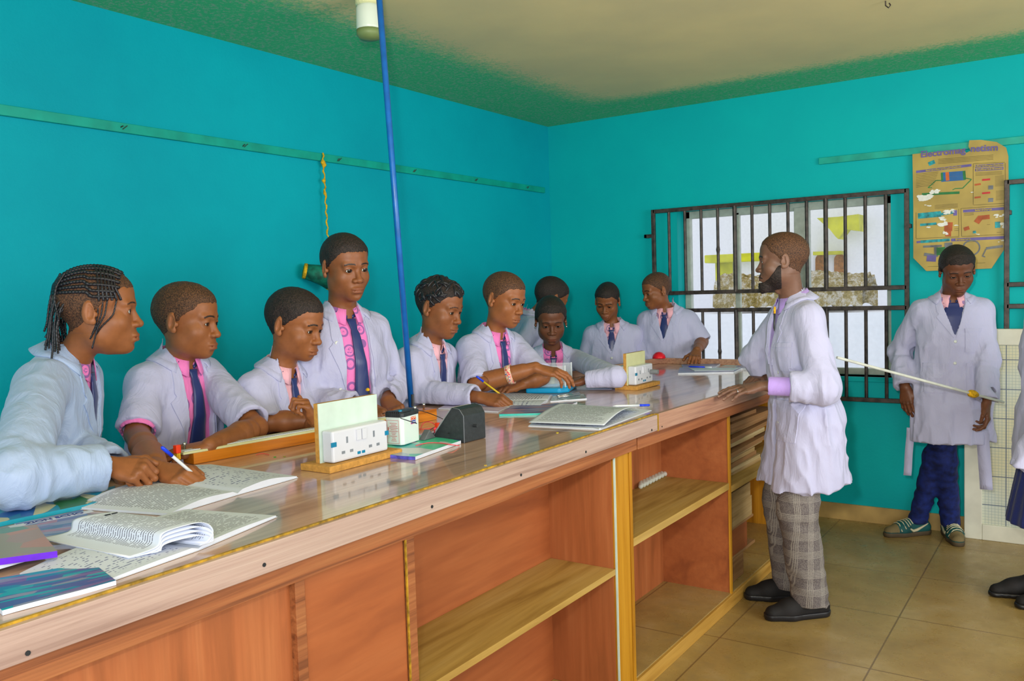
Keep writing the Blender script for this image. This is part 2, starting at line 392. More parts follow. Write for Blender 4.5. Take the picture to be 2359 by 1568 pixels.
# ------------------------------------------------------------------ outside the window
M['out_ground'] = flat('sunlit_pale_ground', rgb(232, 234, 238), 0.9, var=0.06, scale=1.5)
M['out_wall'] = flat('white_rendered_wall', rgb(236, 238, 244), 0.9, var=0.02)
M['out_roof'] = flat('yellow_green_roof_sheet', rgb(190, 190, 30), 0.6, var=0.15, scale=3)
M['out_arch'] = flat('brown_arched_shutter', rgb(150, 96, 40), 0.8, var=0.2)
def hedge_mat():
    k = NT('dry_hedge_leaves', 0.9, 0.2); co = k.coords()
    c = k.ramp(k.noise(co, 9, 6, 0.8), [(0.3, rgb(96, 84, 26)), (0.48, rgb(170, 150, 90)), (0.6, rgb(222, 216, 204)), (0.75, rgb(150, 130, 60))])
    k.color(c); k.bump(k.noise(co, 16, 5), 1.0, 0.1); return k.m
M['hedge'] = hedge_mat()
struct(MB().box((-30, YB+0.2, -0.35), (20, 40, -0.25)).build('ground', M['out_ground']))
g0 = -0.25
bY = 19.0
def oz(px, py, Y): return at(px, py, Y=Y)
rA, rB = oz(1500, 400, bY), oz(2075, 700, bY)
bl = empty('school_building', ((rA.x+rB.x)/2, bY, g0)); tag(bl, 'white block with arched openings and yellow-green roof seen through the barred window', 'building')
iv = Matrix.Translation(-bl.location)
MB().box((rA.x, bY, g0), (rB.x, bY+4, 6.0), M=iv).build('building_wall', M['out_wall'], bl)
def opoly(mb, pts, Y, th): mb.prism([(oz(*p, Y).x, oz(*p, Y).z) for p in pts][::-1], 0, th, 0, iv @ frame((0, Y-th, 0), (1, 0, 0), (0, 0, 1), (0, 1, 0)))
rb = MB(); opoly(rb, [(1896, 505), (1945, 502), (1990, 496), (1992, 534), (1960, 530), (1944, 552), (1938, 546), (1925, 530)], bY-0.2, 0.5)
opoly(rb, [(1880, 580), (1945, 578), (1945, 586), (1880, 588)], bY-0.05, 0.25); rb.build('roof', M['out_roof'], bl)
for x in (1893, 1936):
    ab = MB(); pts = [(x-13, 632)]+[(x-13*math.cos(a), 598-13*math.sin(a)) for a in [math.pi*i/10 for i in range(11)]]+[(x+13, 632)]
    opoly(ab, pts, bY, 0.06); ab.build('archway', M['out_arch'], bl)
b2Y = 17.0; rA, rB = oz(1560, 600, b2Y), oz(1772, 700, b2Y)
b2 = empty('low_building', ((rA.x+rB.x)/2, b2Y, g0)); tag(b2, 'long low white building with a thin yellow-green roof line behind the hedge', 'building')
iv = Matrix.Translation(-b2.location); rc_ = oz(1650, 606, b2Y)
MB().box((rc_.x, b2Y, g0), (rB.x, b2Y+1.4, rc_.z), M=iv).build('building_wall', M['out_wall'], b2)
MB().box((rc_.x-0.1, b2Y-0.4, rc_.z), (rB.x+0.2, b2Y+1.5, rc_.z+0.16), M=iv).build('roof', M['out_roof'], b2, bevel=0.02)
MB().box((rc_.x, b2Y-0.06, rc_.z-0.75), (rc_.x+0.35, b2Y, rc_.z), M=iv).build('corner_post', M['out_roof'], b2)
hb = MB(); HY = 12.0; hA, hB = oz(1645, 725, HY), oz(1985, 700, HY); ht = oz(1800, 622, HY).z; hbz = oz(1800, 716, HY).z
def hf(u, v):
    x = hA.x+(hB.x-hA.x)*u; a = math.pi*v
    return (x, HY+0.5+0.5*math.cos(a)+0.05*math.sin(x*17), hbz+0.03+(ht-hbz-0.03)*0.86*math.sin(a)**0.5*(1+0.07*math.sin(x*5.3))+0.04*math.sin(x*23+v*31))
hb.patch(hf, 160, 16)
tag(hb.build('hedge', M['hedge'], smooth=True), 'dry brownish hedge with pale flowers beyond the window', 'hedge')
tag(MB().box((hA.x-3, HY-0.05, g0), (hB.x+3, HY+1.1, hbz-0.03)).build('garden_wall', M['out_wall']), 'low pale wall carrying the hedge beyond the window', 'wall')

# ================================================================== worktops and shelving under them
ZT = 1.018
Y1, Y2, Y3 = 0.15, 2.955, 5.06
XF, XB = -1.36, -2.405
def xb(y): return XB if y < 2.955 else -2.42+0.12*(y-2.955)/2.1
def tz(y): return ZT if y <= Y2 else ZT-0.016*(y-Y2)/(Y3-Y2)
def on_top(px, py):
    p = at(px, py, Z=ZT)
    for _ in range(4): p = at(px, py, Z=tz(p.y))
    return p
r1 = empty('worktop', (-1.9, 1.55, 0)); tag(r1, 'long wood-patterned laboratory worktop nearer the camera, covered in books', 'worktop')
iv = Matrix.Translation(-r1.location)
MB().box((XB, Y1, ZT-0.026), (XF-0.006, Y2-0.002, ZT), M=iv).build('worktop_surface', M['laminate'], r1)
MB().box((XF-0.006, Y1, ZT-0.003), (XF+0.0, Y2-0.002, ZT+0.0012), M=iv).build('edge_strip', M['edge'], r1)
MB().box((XF-0.004, Y1, 0.956), (XF+0.012, Y2-0.002, ZT-0.003), M=iv).build('fascia_board', M['fascia'], r1, bevel=0.0015)
MB().box((XF-0.022, Y1, 0.908), (XF-0.004, Y2-0.15, 0.956), M=iv).build('front_rail', M['rail_wood'], r1, bevel=0.0015)
sb = MB()
for y, z in ((0.645, 0.968), (1.10, 0.975), (1.62, 0.972), (2.02, 0.972), (2.4, 0.972), (2.9, 0.966)): sb.tube([(XF+0.008, y, z), (XF+0.0135, y, z)], 0.0042, 8)
sb.v = [tuple(iv @ Vector(v)) for v in sb.v]; sb.build('screw', M['dark'], r1)

r2 = empty('worktop', (-1.9, 4.0, 0)); tag(r2, 'shorter worktop at the window end with a raised wooden lip on two sides', 'worktop')
iv = Matrix.Translation(-r2.location)
fl = (XF, Y2+0.002); fr_ = (-1.335, Y3); br = (-2.30, Y3); bl_ = (-2.42, Y2+0.002)
def slab(mb, poly, t0, t1, mi=0):
    n = len(poly); vs = [iv @ Vector((x, y, tz(y)+t0)) for x, y in poly]+[iv @ Vector((x, y, tz(y)+t1)) for x, y in poly]
    return mb.add(vs, [tuple(range(n-1, -1, -1)), tuple(range(n, 2*n))]+[(i, (i+1) % n, n+(i+1) % n, n+i) for i in range(n)], mi)
slab(MB(), [fl, fr_, br, bl_], -0.026, 0).build('worktop_surface', M['laminate'], r2)
slab(MB(), [(fl[0]-0.004, fl[1]+0.004), (fr_[0]-0.004, fr_[1]), (fr_[0]+0.014, fr_[1]), (fl[0]+0.014, fl[1]+0.004)], -0.064, 0.001).build('fascia_board', M['lip'], r2, bevel=0.0015)
slab(MB(), [(fl[0]+0.001, fl[1]-0.003), (fl[0]+0.001, fl[1]+0.004), (fl[0]+0.014, fl[1]+0.004), (fl[0]+0.014, fl[1]-0.003)], -0.064, 0.001).build('joint_edge', M['edge'], r2)
slab(MB(), [(fl[0]-0.02, fl[1]-0.14), (fr_[0]-0.02, fr_[1]), (fr_[0]-0.004, fr_[1]), (fl[0]-0.004, fl[1]-0.14)], -0.112, -0.064).build('front_rail', M['rail_wood'], r2, bevel=0.0015)
slab(MB(), [(br[0], br[1]-0.022), (fr_[0], fr_[1]-0.022), (fr_[0], fr_[1]), (br[0], br[1])], 0, 0.036).build('raised_lip', M['lip'], r2, bevel=0.003)
slab(MB(), [(xb(3.95), 3.95), (xb(3.95)+0.022, 3.95), (br[0]+0.022, br[1]-0.022), (br[0], br[1]-0.022)], 0, 0.036).build('raised_lip', M['lip'], r2, bevel=0.003)
MB().tube([iv @ Vector((fl[0]+0.013, fl[1]+0.03, 0.966)), iv @ Vector((fl[0]+0.0155, fl[1]+0.03, 0.966))], 0.003).build('screw', M['dark'], r2)

def cabinet(name, lab, loc):
    r = empty(name, loc); tag(r, lab, 'shelving unit'); return r, Matrix.Translation(-r.location)
XP = XF-0.022   # front plane of the carcass
c1, iv = cabinet('shelving_unit', 'open plywood shelving under the near worktop, with one closed panel', (-1.7, 1.4, 0))
# closed front to the near side, upright, flush panel, upright
MB().box((XP-0.03, Y1, 0.02), (XP-0.018, 1.205, 0.91), M=iv).build('front_panel', M['ply_v'], c1)
MB().box((XP-0.02, 1.205, 0.02), (XP, 1.232, 0.91), M=iv).build('upright', M['rail_wood'], c1, bevel=0.001)
MB().box((XP-0.022, 1.232, 0.02), (XP-0.008, 1.555, 0.91), M=iv).build('side_panel', M['ply'], c1)
MB().box((XP-0.004, 1.5555, 0.02), (XP+0.0, 1.560, 0.908), M=iv).build('edge_strip', M['edge'], c1)
MB().box((XP-0.30, 1.560, 0.02), (XP, 1.588, 0.908), M=iv).build('upright', M['rail_wood'], c1, bevel=0.001)
MB().box((XP-0.285, 1.588, 0.05), (XP-0.27, 2.66, 0.93), M=iv).build('back_panel', M['ply'], c1)
MB().box((XP-0.27, 2.655, 0.05), (XP-0.012, 2.668, 0.93), M=iv).build('side_panel', M['ply_v'], c1)
MB().box((XP-0.27, 1.59, 0.487), (XP-0.002, 2.6545, 0.508), M=iv).build('shelf', M['shelf'], c1, bevel=0.001)
MB().box((XP-0.27, 1.59, 0.03), (XP-0.002, 2.6545, 0.05), M=iv).build('shelf', M['shelf'], c1, bevel=0.001)
MB().box((XP-0.02, 2.662, 0.0), (XP+0.002, 2.765, 0.915), M=iv).build('post', M['post'], c1, bevel=0.001)
MB().box((XP-0.004, 2.6585, 0.02), (XP+0.0032, 2.662, 0.905), M=iv).build('edge_strip', M['white_laminate'], c1)
MB().box((XP-0.03, Y1, 0.0), (XP-0.002, 2.66, 0.05), M=iv).build('plinth', M['plinth'], c1)
c2, iv = cabinet('shelving_unit', 'open shelving under the far worktop, glass tubes and boards inside', (-1.6, 4.0, 0))
D2 = 0.35
MB().box((XP-0.30, 2.768, 0.0), (XP+0.006, 2.786, 0.955), M=iv).build('upright', M['post'], c2, bevel=0.001)
MB().box((XP-D2, 2.786, 0.05), (XP-D2+0.012, 3.80, 0.95), M=iv).build('back_panel', M['ply_v'], c2)
MB().box((XP-D2+0.012, 3.80, 0.05), (XP-0.006, 3.815, 0.94), M=iv).build('divider', M['ply'], c2)
MB().box((XP-0.006, 3.796, 0.05), (XP+0.002, 3.819, 0.94), M=iv).build('edge_strip', M['post'], c2, bevel=0.001)
MB().box((XP-D2+0.012, 2.786, 0.55), (XP, 3.799, 0.58), M=iv).build('shelf', M['shelf'], c2, bevel=0.001)
MB().box((XP-D2, 2.786, 0.03), (XP+0.0, 5.0, 0.062), M=iv).build('base_board', M['floor'], c2, bevel=0.001)
MB().box((XP-0.02, 2.786, 0.0), (XP+0.012, 5.04, 0.058), M=iv).build('plinth', M['plinth'], c2, bevel=0.002)
MB().box((XP-D2, 3.815, 0.53), (XP, 4.98, 0.56), M=iv).build('shelf', M['shelf'], c2, bevel=0.001)
MB().box((XP-D2, 3.815, 0.062), (XP-D2+0.012, 5.0, 0.95), M=iv).build('back_panel', M['ply'], c2)
MB().box((XP-D2, 5.0, 0.0), (XP+0.0, 5.03, 0.93), M=iv).build('end_panel', M['post'], c2, bevel=0.001)
# supports at the student side, so the tops do not hang in the air
for c, ya, yb, x in ((c1, Y1+0.05, Y1+0.11, XB+0.1), (c1, 2.80, 2.86, XB+0.1), (c2, 2.98, 3.04, XB+0.12), (c2, 4.9, 4.96, XB+0.22)):
    iv = Matrix.Translation(-c.location)
    MB().box((x, ya, 0), (x+0.06, yb, (0.99 if c is c1 else 0.975)), M=iv).build('rear_leg', M['post'], c, bevel=0.001)

# ------------------------------------------------------------------ things stored on the shelves
tube_m = glass('test_tube_glass', (0.85, 0.95, 0.85, 1), 0.45)
for i in range(9):
    p = Vector((XP-0.10-0.024*i, 3.10+0.055*i, 0.5905))
    p = at(1476+7.0*i, 1122-3.6*i, Z=0.592)
    d = Vector((-0.42, 0.9, 0)).normalized()
    t = MB().tube([(0, 0, 0), d*0.004, d*0.10, d*0.118, d*0.12], [0.006, 0.0105, 0.0105, 0.0105, 0.0125], 10)
    o = t.build('test_tube', tube_m, smooth=True); o.location = (min(p.x, XP-0.02), p.y, 0.5935); tag(o, 'clear glass tube lying in the row on the far worktop shelf', 'test tube', 'glass tubes lying on the shelf')
boards = [((4.0, 4.42), 0.56, 'grey-brown rough offcut topmost of the heap below the far worktop')]
z = 0.5605; random.seed(3)
bcols = [wood('offcut_wood_%d' % i, rgb(*a), rgb(*b_), rgb(*c_), 'Y', 0.7, streak=16) for i, (a, b_, c_) in enumerate([((120, 92, 50), (170, 138, 88), (184, 156, 110)), ((130, 104, 60), (182, 158, 112), (196, 174, 134)), ((110, 72, 36), (146, 104, 62), (160, 120, 78))])]
for i in range(13):
    t = 0.018+0.006*random.random(); w = 0.16+0.12*random.random(); y0 = 3.84+0.03*random.random(); L = 0.5+0.35*random.random()
    x1 = XP-0.03-0.06*random.random()
    o = MB().box((-w/2, -L/2, 0), (w/2, L/2, t)).build('wood_board', bcols[i % 3 if i < 10 else 2], bevel=0.0015)
    o.location = (max(x1-w/2, XP-0.32+w/2), y0+L/2, z); o.rotation_euler = (0, 0, random.uniform(-0.03, 0.03)); z += t+0.0005
    tag(o, 'rough sawn board in the heap on the shelf under the far worktop', 'board', 'boards heaped on the shelf')
z = 0.0625
for i, (t, w, L, mt, lb) in enumerate([(0.11, 0.2, 0.24, bcols[2], 'low brown block at the bottom of the blocks under the far worktop'), (0.015, 0.26, 0.42, bcols[2], 'thin dark board lying between the brown block and the red-brown box'), (0.125, 0.24, 0.30, M['ply'], 'red-brown wooden box with a round hole, under the far worktop'), (0.012, 0.26, 0.4, bcols[2], 'thin board on top of the red-brown wooden box'), (0.10, 0.25, 0.38, bcols[0], 'tan wooden block, uppermost under the lower side of the shelf'), (0.07, 0.2, 0.36, bcols[0], 'smaller tan block squeezed against the shelf above')]):
    o = MB().box((-w/2, -L/2, 0), (w/2, L/2, t)).build('wood_box' if i == 2 else 'wood_block', mt, bevel=0.002)
    o.location = (XP-0.04-w/2, 3.84+L/2+0.01, z); z += t+0.0005; tag(o, lb, 'wooden block')
    if i == 2:
        MB().tube([(0, -L/2-0.002, 0.06), (0, -L/2+0.02, 0.06)], 0.012, 12).build('round_hole', M['dark'], o)

# ------------------------------------------------------------------ pole, ceiling lamp, hook, rope
pb = at(948, 937, Z=1.061); pt = at(874, 0, X=pb.x)
d = (pt-pb).normalized(); ptop = pb+d*((ZC-pb.z)/d.z); pbot = pb+d*((1.0612-pb.z)/d.z)
po = MB().tube([(0, 0, 0), tuple((ptop-pbot)*0.5), tuple(ptop-pbot)], 0.0115, 14).build('conduit_pole', M['pole'], smooth=True); po.location = pbot
tag(po, 'tall thin blue pole running from the metre bridge up to the ceiling', 'pole')
MB().tube([(0.012, -0.006, 0.003), (0.013, -0.006, 0.05)], 0.006, 8).build('pole_clip', M['black_plastic'], po)
lp = empty('ceiling_lamp', tuple(at(848, 0, Z=ZC-0.01))); lp.location.z = ZC
tag(lp, 'small jar-shaped frosted ceiling lamp above the blue pole', 'ceiling lamp')
lm = glass('frosted_lamp_glass', (0.75, 0.85, 0.75, 1), 0.75, 0.3)
MB().lathe([(0.03, 0), (0.052, -0.004), (0.052, -0.03), (0.046, -0.034)]).build('lamp_base', M['yellow_laminate'], lp, smooth=False)
MB().lathe([(0.044, -0.03), (0.05, -0.045), (0.052, -0.12), (0.05, -0.135)]).build('lamp_shade', lm, lp, smooth=True)
MB().lathe([(0.052, -0.13), (0.052, -0.15), (0.04, -0.165), (0.01, -0.17)]).build('lamp_cap', flat('lamp_cap_green', rgb(110, 130, 80), 0.5), lp, smooth=True)
hk = at(2040, 2, Z=ZC); ho = MB().tube([(0, 0, 0), (0, 0, -0.02), (0.012, 0, -0.032), (0.02, 0, -0.022), (0.014, 0.004, -0.012)], 0.003, 6).build('ceiling_hook', M['iron'])
ho.location = (hk.x, hk.y, ZC); tag(ho, 'small dark wire hook in the bare ceiling over the teacher', 'hook')
ra = at(741, 352, X=XL+0.02); rb_ = at(753, 553, X=XL+0.04); rc = at(752, 640, X=XL+0.06)
pts = []; 
for i in range(41):
    t = i/40; p = ra.lerp(rb_, min(t/0.7, 1)) if t < 0.7 else rb_.lerp(rc, (t-0.7)/0.3)
    pts.append((p.x-ra.x+0.008, p.y-ra.y+0.006*math.sin(i*1.9), p.z-ra.z))
rr = [0.0042+0.0014*math.sin(i*2.3)+(0.008 if i in (3, 4) else 0.006 if i in (9, 13) else 0) for i in range(41)]
ro = MB().tube(pts, rr, 7).build('rope', M['rope'], smooth=True); ro.location = ra
tag(ro, 'frayed yellow rope hanging from a nail in the batten', 'rope')
hg = rc; hp = MB(); 
hm = frame((0, 0, 0), (0.3, 0.9, 0.25), (0.25, -0.3, 0.92), (0.9, -0.25, 0.0))
hp.tube([(-0.05, -0.075, 0.02), (0.0, -0.01, 0.0), (0.02, 0.05, -0.03)], [0.036, 0.05, 0.056], 16)
hb_ = hp.build('hanging_bag', flat('green_printed_cloth', rgb(6, 104, 84), 0.7, var=0.3, scale=30), smooth=True); hb_.location = at(742, 632, X=XL+0.085)
tag(hb_, 'small green rolled bag with yellow trim hanging on the rope', 'bag')
MB().tube([(-0.052, -0.078, 0.021), (-0.044, -0.067, 0.018)], [0.039, 0.041], 16).build('trim', M['rope'], hb_, smooth=True)
MB().tube([(0.016, 0.04, -0.025), (0.022, 0.056, -0.032)], [0.056, 0.059], 16).build('trim', M['rope'], hb_, smooth=True)

# ================================================================== things on the worktops
def bil(a, b, c, d, u, v): return a*(1-u)*(1-v)+b*u*(1-v)+c*u*v+d*(1-u)*v
def open_book(name, lab, S0, S1, L0, L1, R0, R1, th, bulge, mats, base=0.0, edge_mat='paper_white', group=None, cover=None):
    """open booklet: spine S0-S1, outer edges L0-L1 and R0-R1 (points on the worktop); pages bulge up beside the spine"""
    o = (S0+S1)/2; o = Vector((o.x, o.y, min(tz(p.y) for p in (S0, S1, L0, L1, R0, R1))+base+0.0008))
    cov = MB()
    lim = [Vector((p.x-o.x, p.y-o.y, 0)) for p in (L0, L1, S1, R1, R0, S0)]
    c = sum(lim, Vector())/6
    lo = [c+(p-c)*1.012 for p in lim]
    cov.prism([(p.x, p.y) for p in lo], 0, 0.0012)
    root = cov.build(name, cover or M['paper_white'])
    root.location = o; tag(root, lab, 'booklet', group)
    for (O0, O1, k) in ((L0, L1, 0), (R0, R1, 1)):
        a, b_, c_, d_ = [Vector((p.x-o.x, p.y-o.y, 0)) for p in (O0, O1, S1, S0)]
        def h(u, t=th, bu=bulge):   # u 0 outer edge .. 1 spine
            return 0.0014+t*(0.35+0.65*math.sin(min(u*1.05, 1)*math.pi*0.5)**0.7)*(1-max(0, (u-0.93)/0.07)*0.75)+bu*math.sin(math.pi*min(u, 1))**1.5*0.6
        def top(u, v):
            p = bil(a, d_, c_, b_, u, v); return Vector((p.x, p.y, h(u)+0.0025*math.sin(5*v+k)*math.sin(3.1*u)*(bu_ if False else 1)))
        blk = MB()
        blk.patch((lambda u, v, f=top: f(u, v)) if k == 0 else (lambda u, v, f=top: f(1-u, v)), 26, 8, 0)
        nu = 26
        for vv, flip in ((0, 0), (1, 1)):
            pts = [top(i/nu, vv) for i in range(nu+1)]
            vs = pts+[Vector((p.x, p.y, 0.0013)) for p in pts]
            fs = [(i, i+1, nu+1+i+1, nu+1+i) for i in range(nu)]
            if flip: fs = [f[::-1] for f in fs]
            blk.add(vs, fs, 1)
        pts = [top(0, j/8) for j in range(9)]
        blk.add(pts+[Vector((p.x, p.y, 0.0013)) for p in pts], [(j, 9+j, 10+j, j+1) for j in range(8)], 1)
        blk.build('page_block', [mats[k], M['paper_white']], root, smooth=True)
    return root
P = on_top
bookA = open_book('open_booklet', 'open printed booklet lying flat beside the pen of the writing boy in the near group',
          P(352, 1113), P(548, 1140), P(168, 1172), P(389, 1188), P(486, 1073), P(684, 1101), 0.009, 0.014, (M['page'], M['page_notes']))
bookB = open_book('open_booklet', 'open printed booklet with curled-back pages near the worktop edge',
          P(262, 1240), P(458, 1268), P(46, 1326), P(228, 1350), P(434, 1177), P(636, 1192), 0.008, 0.003, (M['page_notes'], M['page']))
# its curled page: rises from the spine, rolls over and falls back over the near half
o = bookB.location
s0, s1 = P(262, 1240), P(462, 1268); l0, l1 = P(89, 1255), P(297, 1300)
def curl(u, v):
    s = s0.lerp(s1, v)+(s1-s0)*0.0; e = l0.lerp(l1, v)
    d = (e-s); L = d.length; d = d.normalized()
    prof = [(0.0, 0.009), (-0.018, 0.016), (-0.026, 0.034), (-0.014, 0.050), (0.010, 0.054), (0.10*L/0.2, 0.046), (0.6*L, 0.022), (L, 0.0125)]
    t = u*(len(prof)-1); i = min(int(t), len(prof)-2); f = t-i
    def cr(k):
        g = [prof[max(0, min(len(prof)-1, j))][k] for j in (i-1, i, i+1, i+2)]
        return 0.5*((2*g[1])+(-g[0]+g[2])*f+(2*g[0]-5*g[1]+4*g[2]-g[3])*f*f+(-g[0]+3*g[1]-3*g[2]+g[3])*f**3)
    p = s+d*cr(0); return Vector((p.x-o.x, p.y-o.y, cr(1)))
pm = page_mat('printed_page_with_table', 40, density=0.58, words=52, marg=0.10)
MB().patch(lambda u, v: curl(1-u, v), 56, 40).build('curled_page', pm, bookB, smooth=True, solid=0.0008)
for k in (1, 2, 3):
    MB().patch(lambda u, v: (lambda p, q: Vector((p.x+k*0.004*(1-v)*0, p.y, max(0.0098+0.0012*k, p.z-0.006*k*(0.4+math.sin(math.pi*v))))))(curl(0.02+v*(0.97+0.01*k), u), 0), 4, 40).build('curled_page', M['paper_white'], bookB, smooth=True, solid=0.0004)
# printed mark at the head of the page
pp = curl(0.60, 0.12); dd = (curl(0.60, 0.16)-pp).normalized(); ee = (curl(0.66, 0.12)-curl(0.56, 0.12)).normalized()
nn = ee.cross(dd).normalized(); nn = nn if nn.z > 0 else -nn
MB().box((-0.012, -0.003, 0.001), (-0.001, 0.003, 0.0016)).box((0.001, -0.003, 0.001), (0.012, 0.003, 0.0016)).build('printed_mark', M['dark'], bookB).matrix_local = frame(pp, ee, dd, nn)

def closed_book(name, lab, quad, th, cover, base=0.0, group=None, edge=None, bend=0.0, spine_mat=None, spine_side=None, cat='booklet', waves=0.0):
    """closed booklet over four worktop points, cover on top, white page edges; BEND lifts one side"""
    q = [P(*c) for c in quad]; o = sum(q, Vector())/4; o.z = min(tz(p.y) for p in q)+base+0.0004
    a, b_, c_, d_ = [Vector((p.x-o.x, p.y-o.y, 0)) for p in q]
    mb = MB(); nu, nv = 14, 10
    def top(u, v, t=th):
        p = bil(a, b_, c_, d_, u, v); p.z = t+bend*(v**2)+waves*math.sin(u*7+v*2); return p
    def bot(u, v): return top(u, v, 0.0)
    mb.patch(lambda u, v: top(u, v), nu, nv, 0)
    edges = [([(i/nu, 0) for i in range(nu+1)]), ([(1, i/nv) for i in range(nv+1)]), ([(1-i/nu, 1) for i in range(nu+1)]), ([(0, 1-i/nv) for i in range(nv+1)])]
    for ei, e in enumerate(edges):
        pts = [top(*x) for x in e]; pb_ = [bot(*x) for x in e]; n = len(pts)
        mb.add(pb_+pts, [(i, i+1, n+i+1, n+i) for i in range(n-1)], 2 if ei == spine_side else 1)
    mb.add([bot(i/nu, j/nv) for j in range(nv+1) for i in range(nu+1)], [(j*(nu+1)+i, (j+1)*(nu+1)+i, (j+1)*(nu+1)+i+1, j*(nu+1)+i+1) for j in range(nv) for i in range(nu)], 1)
    r = mb.build(name, [cover, edge or M['paper_white'], spine_mat or cover], smooth=False)
    r.location = o; tag(r, lab, cat, group); return r, top
teal_cover = cover_mat('teal_picture_cover', [rgb(14, 140, 170), rgb(20, 120, 160), rgb(190, 190, 150), rgb(14, 150, 175), rgb(40, 110, 60), rgb(16, 90, 160)], 2.6, (3, 1, 1))
cv_blue = cover_mat('blue_striped_cover', [rgb(96, 108, 168), rgb(130, 140, 180), rgb(60, 110, 160), rgb(160, 120, 150)], 3, (0.6, 5, 1))
cv_brown = cover_mat('faded_brown_cover', [rgb(150, 124, 116), rgb(140, 130, 112), rgb(90, 130, 120), rgb(168, 120, 104)], 1.6, (1, 2, 1))
cv_mix = cover_mat('blue_violet_cover', [rgb(10, 120, 160), rgb(70, 80, 150), rgb(130, 130, 160), rgb(20, 150, 170), rgb(110, 90, 150)], 2.4, (1, 6, 1))
purple = flat('purple_spine_cloth', rgb(96, 20, 200), 0.4, var=0.12)
closed_book('booklet', 'bright teal picture booklet under the sleeve of the braided girl', [(-60, 1226), (252, 1160), (266, 1128), (-40, 1184)], 0.010, teal_cover, bend=0.0, spine_side=0, spine_mat=flat('teal_spine', rgb(14, 140, 165), 0.35))
zb, zt = closed_book('booklet', 'worn blue booklet with a printed school heading, partly under the curled pages', [(88, 1252), (250, 1236), (190, 1180), (34, 1212)], 0.006, cv_blue)
# heading strip with the visible letters
z0 = zt(0.03, 0.93); z1 = zt(0.97, 0.93); ex = (z1-z0).normalized(); ey = (zt(0.5, 0.98)-zt(0.5, 0.7)); ey = (ey-ex*ey.dot(ex)).normalized()
hs = MB(); hs.box((-0.085, -0.011, 0.0002), (0.085, 0.011, 0.0006)); hso = hs.build('heading_strip', flat('pale_heading', rgb(196, 204, 222), 0.5), zb)
hso.matrix_local = frame(zt(0.5, 0.87), ex, ey, (0, 0, 1))
text_obj('heading_lettering', 'ZION SCHO', 0.022, flat('heading_ink', rgb(44, 54, 130), 0.5), frame(zt(0.54, 0.87)+Vector((0, 0, 0.0008)), ex, ey, (0, 0, 1)), zb, bold=0.0006)
wbk, _ = closed_book('workbook', 'thick teal and blue workbook, undermost at the worktop edge', [(6, 1418), (268, 1348), (214, 1306), (-70, 1352)], 0.008, cv_mix, waves=0.0004)
closed_book('booklet', 'violet patterned booklet between the workbook and the purple-spined book', [(-60, 1340), (66, 1302), (40, 1280), (-60, 1300)], 0.007, cover_mat('violet_cover', [rgb(120, 90, 150), rgb(90, 80, 130), rgb(190, 180, 210)], 2, (1, 3, 1)), base=0.0085)
pk, ptop_ = closed_book('book', 'faded brown book with a bright purple spine, lying on other booklets', [(-80, 1334), (134, 1304), (86, 1246), (-60, 1266)], 0.012, cv_brown, base=0.0165, spine_mat=purple, spine_side=0, bend=0.006, cat='book')
# meter bridge
MBR = 0.042
a0, a1, fw = P(447, 1070), P(1007, 966), 0.062
dx = (a1-a0); dx.z = 0; L = dx.length; dx.normalize(); nx_ = Vector((-dx.y, dx.x, 0))
mr = empty('metre_bridge', (a0.x, a0.y, ZT)); mr.rotation_euler.z = math.atan2(dx.y, dx.x); tag(mr, 'long wooden metre bridge with a white scale lying before the standing boys', 'metre bridge')
orange = wood('orange_varnished_wood', rgb(150, 80, 10), rgb(202, 120, 22), rgb(212, 134, 40), 'X', 0.35, streak=20)
MB().box((0, 0, 0.0005), (L, fw, MBR-0.009)).build('wooden_base', orange, mr, bevel=0.001)
MB().box((-0.03, 0.002, MBR-0.009), (L-0.14, fw-0.002, MBR-0.002)).build('scale_board', M['yellow_laminate'], mr, bevel=0.001)
MB().box((L-0.13, 0.0, MBR-0.009), (L, fw, MBR)).build('end_block', orange, mr, bevel=0.001)
MB().box((-0.02, 0.014, MBR-0.002), (L-0.15, 0.04, MBR)).build('white_scale', M['paper_white'], mr)
tk = MB()
for i in range(100): tk.box((0.0+i*(L-0.17)/100, 0.014, MBR), (0.0+i*(L-0.17)/100+0.0006, 0.020 if i % 5 else 0.026, MBR+0.0002))
tk.build('tick_lettering', M['dark'], mr)
for x in (0.0, L-0.02): MB().lathe([(0.004, 0), (0.004, 0.012), (0.006, 0.013), (0.006, 0.02), (0.002, 0.022)], 10, 0, Matrix.Translation((x, 0.05, MBR-0.002))).build('terminal_screw', M['steel'], mr, smooth=True)
MB().tube([(-0.01, 0.032, MBR+0.0012), (L-0.15, 0.032, MBR+0.0012)], 0.0006, 5).build('bridge_wire', M['steel'], mr)
oc = at(408, 1034, Z=ZT+0.055); o_ = MB().box((-0.008, -0.008, -0.012), (0.008, 0.008, 0.012)).build('plug', flat('orange_red_plastic', rgb(226, 60, 20), 0.4), bevel=0.002); o_.location = oc
tag(o_, 'small orange-red plug on the near end of the metre bridge', 'plug'); MB().box((-0.006, -0.006, -0.03), (0.006, 0.006, -0.012)).build('pin', M['rope'], o_)

M['slot'] = flat('grey_slot', rgb(120, 128, 138), 0.6)
